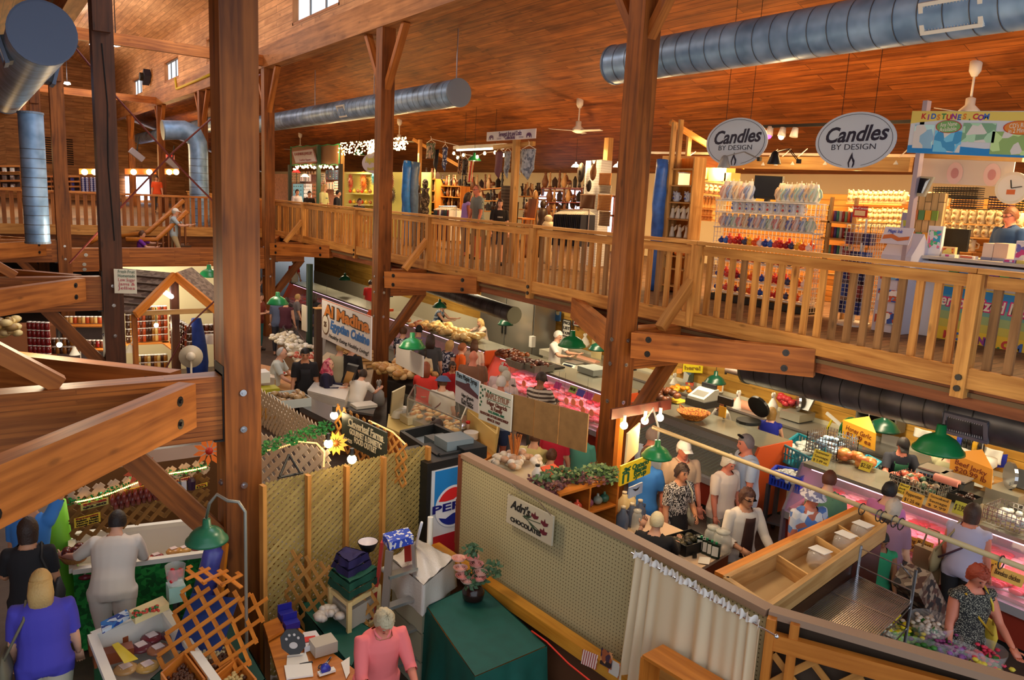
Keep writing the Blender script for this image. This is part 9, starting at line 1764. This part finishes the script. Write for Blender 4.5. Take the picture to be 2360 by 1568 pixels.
#        x    y    h  face  label ...
PP=[
(62,1197,1.62,170,'person in black top with black shoulder bag at left edge',Bl,(110,104,90),('b',dkb),dict(skin='t',ex=[('bag',(20,20,22),1)],arms=('bent','down'),det=1)),
(92,1316,1.62,175,'person with long blond hair in blue-violet top, back turned',(72,66,180),(200,190,170),('l',blond),dict(fat=1.15,ex=[('bag',(110,104,84),-1)],det=1,sl=.9)),
(70,1125,1.7,150,'person in blue shirt half hidden under the beam, arm raised',(60,130,210),(60,60,80),('s',dkb),dict(skin='t',arms=('down','up'))),
(268,1180,1.6,168,'person in white knitted top and white trousers at the green freezer',(226,214,200),(222,212,200),('s',(34,24,22)),dict(fat=1.22,arms=('side','low'),lean=30,sl=1.0,det=1)),
(885,1402,1.5,20,'person with short grey hair in pink shirt among the desk clutter',(240,120,120),(70,90,130),('c',(186,172,140)),dict(fat=1.15,lean=14,look=38,arms=('low','low'),sl=1.25,det=2,skin='r',ex=[('collar',(244,130,130))])),
(703,802,1.75,5,'young person in black shirt and apron with red print',Bl,Bl,('s',blk),dict(skin='t',look=20,ex=[('print',(206,50,60)),('apron',(24,22,26))])),
(757,827,1.6,75,'person in magenta headscarf and dark navy clothes',(26,20,50),(26,22,44),('x',blk),dict(ex=[('scarf',PINKS)],arms=('bent','bent'),low='k',sl=1.9)),
(835,852,1.5,150,'person in white ribbed shirt bending beside the second column',W2,(80,70,60),('s',dkb),dict(lean=30,fat=1.1,arms=('fwd','fwd'))),
(648,801,1.66,75,'older person in white shirt behind the tomato cartons',(200,206,200),(70,70,80),('n',(190,190,190)),dict(lean=14,arms=('low','low'))),
(660,686,1.65,160,'person in maroon sleeveless top with wire trolley',(80,34,50),(90,80,60),('s',dkb),dict(sl=.1)),
(642,680,1.7,170,'person in blue-grey shirt left of the maroon top',(90,100,130),(50,50,60),('s',brn),{}),
(686,678,1.5,100,'child in grey shirt at the distant pink case',(120,116,120),(80,80,90),('s',blond),{}),
(724,675,1.7,150,'person in black beside the dark green steel post',Bl,Bl,('l',dkb),{}),
(738,703,1.65,160,'person in navy shirt and pale trousers near the bollard post',(36,36,60),(206,200,196),('s',(150,110,70)),dict(arms=('bent','down'))),
(598,640,1.7,100,'person in navy at the right edge of the big column',(30,36,60),(80,60,50),('s',dkb),{}),(600,675,1.68,60,'person in brown-red shirt and teal trousers by the big column',(130,56,40),(50,110,110),('s',dkb),dict(arms=('bent','bent'))),
(800,656,1.7,170,'far worker in red shirt and white cap',Rd,(60,60,60),('s',dkb),dict(loc=V3((11.0,24.5,0)),ex=[('cap',W2)])),(691,632,1.7,20,'far worker in red shirt and white apron',Rd,Bl,('s',dkb),dict(loc=V3((10.9,32,0)),ex=[('apron',W2)])),
(785,790,1.66,160,'person in beige jacket walking behind the banner',(180,170,140),(206,196,176),('s',blond),{}),(812,788,1.7,150,'person in black top and pale shorts behind the banner',Bl,(206,190,160),('s',brn),dict(low='s')),
(930,754,1.64,150,'person in dark floral dress at the buns counter',FLO,FLO,('s',brn),dict(low='d')),
(966,750,1.68,165,'person in lavender shirt with yellow apron straps',(140,120,150),(90,90,90),('s',blk),dict(ex=[('strap',(226,210,60),1),('strap',(226,210,60),-1)])),
(993,770,1.78,175,'tall person in dark grey top in the queue',(62,62,66),(50,50,54),('l',dkb),{}),
(975,797,1.6,160,'person in cream blouse with black hair in the queue',(206,190,160),(110,80,50),('l',blk),{}),
(1037,785,1.62,120,'person with blond bob in navy and white dress',FLO,FLO,('b',(190,150,90)),dict(low='d',fat=1.15,sl=.1)),
(1066,791,1.6,100,'person in orange shirt with short red-brown hair',(226,96,24),(120,120,120),('s',(160,90,50)),{}),
(1094,783,1.6,175,'person in cream top with long brown hair by the orange panel',(206,180,160),(90,90,90),('l',brn),{}),
(1092,808,1.82,170,'bald person in brown T-shirt, back turned',(124,84,62),(40,40,50),('x',brn),dict(fat=1.25,skin='r',low='s')),
(1043,834,1.45,20,'child in red shirt and sunglasses before the bald person',(176,26,36),(60,60,70),('b',dkb),dict(skin='t',ex=[('glasses',)])),
(1161,836,1.72,165,'person in red cap and pale shirt at the pink case',(206,186,190),(120,120,130),('s',gry_),dict(fat=1.15,ex=[('cap',(196,20,30))])),
(1167,855,1.7,160,'grey-haired person in pale pink shirt behind the one in blue',(206,180,176),(90,90,100),('s',gry_),dict(fat=1.1)),
(1156,868,1.72,165,'older balding person in light blue shirt and blue shorts',(150,176,210),(50,70,110),('n',(206,200,196)),dict(fat=1.15,low='s',skin='r')),(1182,888,1.4,150,'person in teal shirt beside the light blue shirt',(0,150,140),(206,170,140),('s',dkb),{}),
(1248,858,1.8,155,'person in brown striped polo and dark cap',STR,(90,90,80),('s',dkb),dict(skin='d',look=30,ex=[('cap',(60,56,60))],arms=('low','low'))),
(982,835,1.62,170,'person in red T-shirt with beige apron before the bakery',(226,60,50),(170,150,120),('l',(140,70,40)),dict(ex=[('apron',(190,170,130))],arms=('fwd','down'))),
(1021,868,1.58,165,'person in blue sun hat and white shirt',(222,214,200),(200,190,170),('s',brn),dict(fat=1.1,ex=[('hat',(70,90,130)),('strap',(110,40,40),1)])),
(1006,966,1.55,80,'person with dark tied hair behind the cooler',(50,40,40),(60,60,60),('h',dkb),dict(skin='t',look=30)),
(1280,920,1.2,90,'child with brown hair behind the cardboard',(120,60,40),(60,60,80),('s',dkb),{}),
(1163,752,1.75,60,'butcher in white T-shirt with white hair at the smoked meat',W2,(80,120,90),('s',W2),dict(loc=V3((10.9,13.9,0)),arms=('fwd','fwd'),look=25)),(1010,714,1.66,70,'worker in patterned blouse and black apron behind the buns',PT([(200,210,220),(100,130,160),(60,80,110)],30),Bl,('s',dkb),dict(loc=V3((11,19.5,0)),arms=('fwd','fwd'),lean=18,sl=.1,ex=[('apron',Bl)])),(1043,742,1.5,-60,'blond worker leaning over the buns scale',(206,180,160),(90,90,90),('l',blond),dict(loc=V3((11.0,17.4,0)),arms=('reach','reach'),lean=14)),
(1234,990,1.6,160,'person in cream blouse and white bag below the cardboard',(214,200,130),(40,30,34),('s',brn),dict(arms=('down','down'))),(1272,1036,1.4,150,'person with brown hair in pale mint shirt behind the pegboard',(196,214,176),(90,90,80),('s',(84,50,30)),dict(det=1)),(1283,965,1.6,160,'person in crimson top hidden behind the cardboard',(196,30,60),Bl,('s',dkb),{}),(1346,985,1.5,160,'person in sea-green shirt by the column',(90,170,150),(110,140,130),('s',brn),{}),
(1493,1030,1.66,155,'person in bright blue shirt behind the yellow sign',(50,120,206),(80,80,90),('s',brn),dict(fat=1.2,skin='r',arms=('low','bent'))),(1506,985,1.75,140,'person in pale blue shirt beyond the curved lamp',(180,196,214),(90,90,100),('s',(140,120,110)),dict(skin='r')),
(1515,1182,1.5,170,'seller with white short hair and black sweater',Bl,Bl,('s',(232,214,170)),dict(arms=('face','fwd'),sl=1.7,det=1,fat=1.1,lean=12)),
(1573,1070,1.6,40,'person in black and white streaked top holding a cream bag',BW,Bl,('c',(60,44,36)),dict(skin='t',low='k',arms=('bag','down'),ex=[('bag',(226,214,180),-1)],det=1)),(1577,1015,1.78,25,'person in beige polo and white cap',(200,170,140),(120,110,90),('s',gry_),dict(fat=1.15,skin='r',ex=[('cap',W2),('collar',(200,170,140))],det=1)),
(1681,1048,1.6,50,'white-haired person in white T-shirt and grey patterned trousers',(230,214,200),CAMO,('c',(214,206,190)),dict(fat=1.18,skin='r',look=25,det=1)),(1722,1002,1.8,-65,'person in light blue T-shirt with sunglasses on the head',(176,190,214),(120,110,100),('s',(120,110,110)),dict(fat=1.12,skin='r',ex=[('headglasses',)],det=1)),
(1724,1126,1.64,35,'person in white jacket and dark sunglasses, brown short hair',(226,214,200),(176,156,130),('c',(80,44,30)),dict(sl=1.6,skin='t',ex=[('glasses',),('jacket',(64,36,28))],arms=('low','bag'),det=2,fat=1.08)),
(1875,1126,1.6,40,'person in bucket hat and blue flowered shirt',HAW,(120,120,130),('s',gry_),dict(fat=1.2,skin='r',ex=[('hat',PT([(214,210,214),(120,120,150)],40)),('glasses',),('strap',(110,76,44),1)],det=1,sl=1.1)),(1914,1086,1.64,165,'person in green T-shirt with black bag strap',(90,130,100),(70,80,70),('s',(90,44,26)),dict(fat=1.1,ex=[('strap',Bl,1)])),
(2053,1112,1.64,150,'person in lilac shirt with black hair at the meat case',(200,120,180),(90,80,90),('s',blk),dict(fat=1.1)),(2062,1152,1.58,160,'person with curly grey hair behind the rod',(150,110,130),(80,80,90),('c',(196,180,164)),dict(fat=1.1)),(2052,1186,1.42,60,'person in red top pulling the tartan shopping cart',(206,50,60),(120,90,80),('s',dkb),dict(skin='t',arms=('low','low'))),
(2036,1226,1.36,15,'boy in green sleeveless shirt looking down',(40,140,96),(40,130,100),('s',blk),dict(skin='d',sl=.12,low='s',look=30,det=1)),(2245,1162,1.62,165,'person in white sleeveless top and black trousers with cross strap',(176,170,196),Bl,('b',(60,36,26)),dict(fat=1.15,sl=.12,skin='r',ex=[('strap',(70,40,60),1),('bag',(150,130,90),-1)],arms=('down','down'))),
(2258,1302,1.62,40,'red-haired person in black patterned dress with yellow bag',DRS,DRS,('c',(156,60,34)),dict(sl=.1,low='d',skin='r',look=30,arms=('low','down'),ex=[('strap',(190,150,30),1),('bag',(226,190,60),-1)],det=1,fat=1.1)),
(2083,1012,1.66,15,'butcher in black cap, dark shirt and green apron',(40,42,54),(40,44,60),('s',dkb),dict(skin='r',look=32,lean=10,arms=('fwd','fwd'),X=10.65,ex=[('cap',(30,26,26)),('apron',(30,90,60))],det=1)),(2193,1047,1.66,150,'blond butcher in grey-green shirt reaching aside',(160,156,120),(90,90,80),('c',(206,186,130)),dict(arms=('point','down'),X=11.0)),
(1779,948,1.48,170,'person in royal blue tank top behind the empty case',(24,34,150),(60,60,80),('b',(140,104,50)),dict(sl=.12,arms=('low','low'),X=10.75)),(1653,924,1.45,-60,'red-haired worker bending behind the dark case',(196,190,180),(80,80,80),('c',(140,76,40)),dict(loc=V3((10.7,8.9,0)),lean=24,arms=('low','low'))),
# balcony
(1093,431,1.8,-60,'tall balding person in plaid shirt at the crafts booth',PLD,(150,130,100),('n',(150,110,80)),dict(z0=ZM,loc=V3((10.1,16.4,0)),skin='r',low='s',ex=[('glasses',)],fat=1.05)),(1068,449,1.62,110,'person in lilac top with hand raised to face',(160,130,214),(90,80,90),('l',dkb),dict(z0=ZM,loc=V3((10.4,17.3,0)),sl=.1,arms=('face','down'),skin='r')),
(1153,464,1.5,10,'girl with long brown hair and black T-shirt',(24,22,26),(30,30,60),('l',(60,36,26)),dict(z0=ZM,loc=V3((9.8,14.9,0)),low='s',ex=[('print',W2)],det=1)),(748,424,1.66,60,'person with long blond hair in pale yellow top',(214,210,150),(90,100,130),('l',(190,150,96)),dict(z0=ZM,loc=V3((9.6,25.2,0)),sl=1.1,ex=[('print',(60,110,130))])),
(679,440,1.45,30,'child in white T-shirt at the jewellery booth railing',(214,210,224),(60,60,80),('s',dkb),dict(z0=ZM,loc=V3((9.3,27.0,0)))),(712,443,1.42,20,'child in black T-shirt with white print, second from left',(34,26,30),(40,40,50),('s',blk),dict(z0=ZM,loc=V3((9.2,25.5,0)),ex=[('print',W2)])),(775,438,1.5,70,'youth in black T-shirt right of the blond person',(24,22,34),(40,40,50),('s',blk),dict(z0=ZM,loc=V3((9.6,24.0,0)))),(818,456,1.3,30,'small child with dark hair below the sun ornaments',(60,60,66),(60,60,80),('s',dkb),dict(z0=ZM,loc=V3((9.3,21.6,0)))),
(2302,507,1.76,-45,'shopkeeper in dark blue polo with glasses behind the counter',(24,60,110),(60,60,70),('s',(110,66,40)),dict(z0=ZM,loc=V3((11.5,5.0,0)),skin='r',fat=1.15,ex=[('glasses',),('collar',(20,50,96))],det=1,look=20)),
(409,461,1.7,80,'person in light shirt and cap climbing the far stairs',(170,186,196),(190,170,130),('s',gry_),dict(loc=atY(405,540,25.9),z0=2.15,arms=('fwd','fwd'),ex=[('cap',W2)],step=1)),(330,514,1.6,80,'person in purple top at the foot of the far stairs',(110,40,150),(150,150,160),('s',brn),dict(loc=atY(328,560,25.9),z0=1.55,arms=('reach','fwd'))),
(362,414,1.7,0,'person in orange shirt by the bright far door',(240,90,40),(60,60,60),('s',dkb),dict(loc=atY(362,440,40),z0=ZM)),(452,636,1.65,120,'person in bright blue shirt inside the gable booth',(30,70,200),(60,60,60),('s',gry_),dict(loc=atZ(368,690,1.6)*1,skin='r')),
]
for q in PP:
    if q:person(*q[:8],**q[8])
t=TH('shopping_cart','tartan wheeled shopping cart pulled behind the red top','cart');a,b=atZ(2100,1330,.95),atZ(2155,1440,.2);TART=PT([(120,100,84),(50,44,44),(90,60,50),(160,140,120)],18);mb=MB().be(a,b,.3,.28);mb.bd('cart_bag',TART,t);mb=MB().cyl(a,atZ(2075,1300,1.1),.012,6);mb.bd('cart_handle',CHROME,t);mb=MB().cyl(b+UZ(-.1),b+V3((.05,0,-.1)),.09,12);mb.bd('wheel',BLACKM,t,True)
t=TH('shopping_bag','beige printed shopping bag held by the white tank top','bag');p=atZ(2140,1300,.75);mb=MB().be(p-UZ(.18),p+UZ(.18),.34,.1,up=(1,0,0));mb.bd('bag_body',mat((150,130,90),.8),t);mb=MB().tube([p+V3((0,-.1,.18)),p+V3((0,-.06,.42)),p+V3((0,.06,.42)),p+V3((0,.1,.18))],.012,5);mb.bd('bag_handle',mat((150,130,90),.8),t)
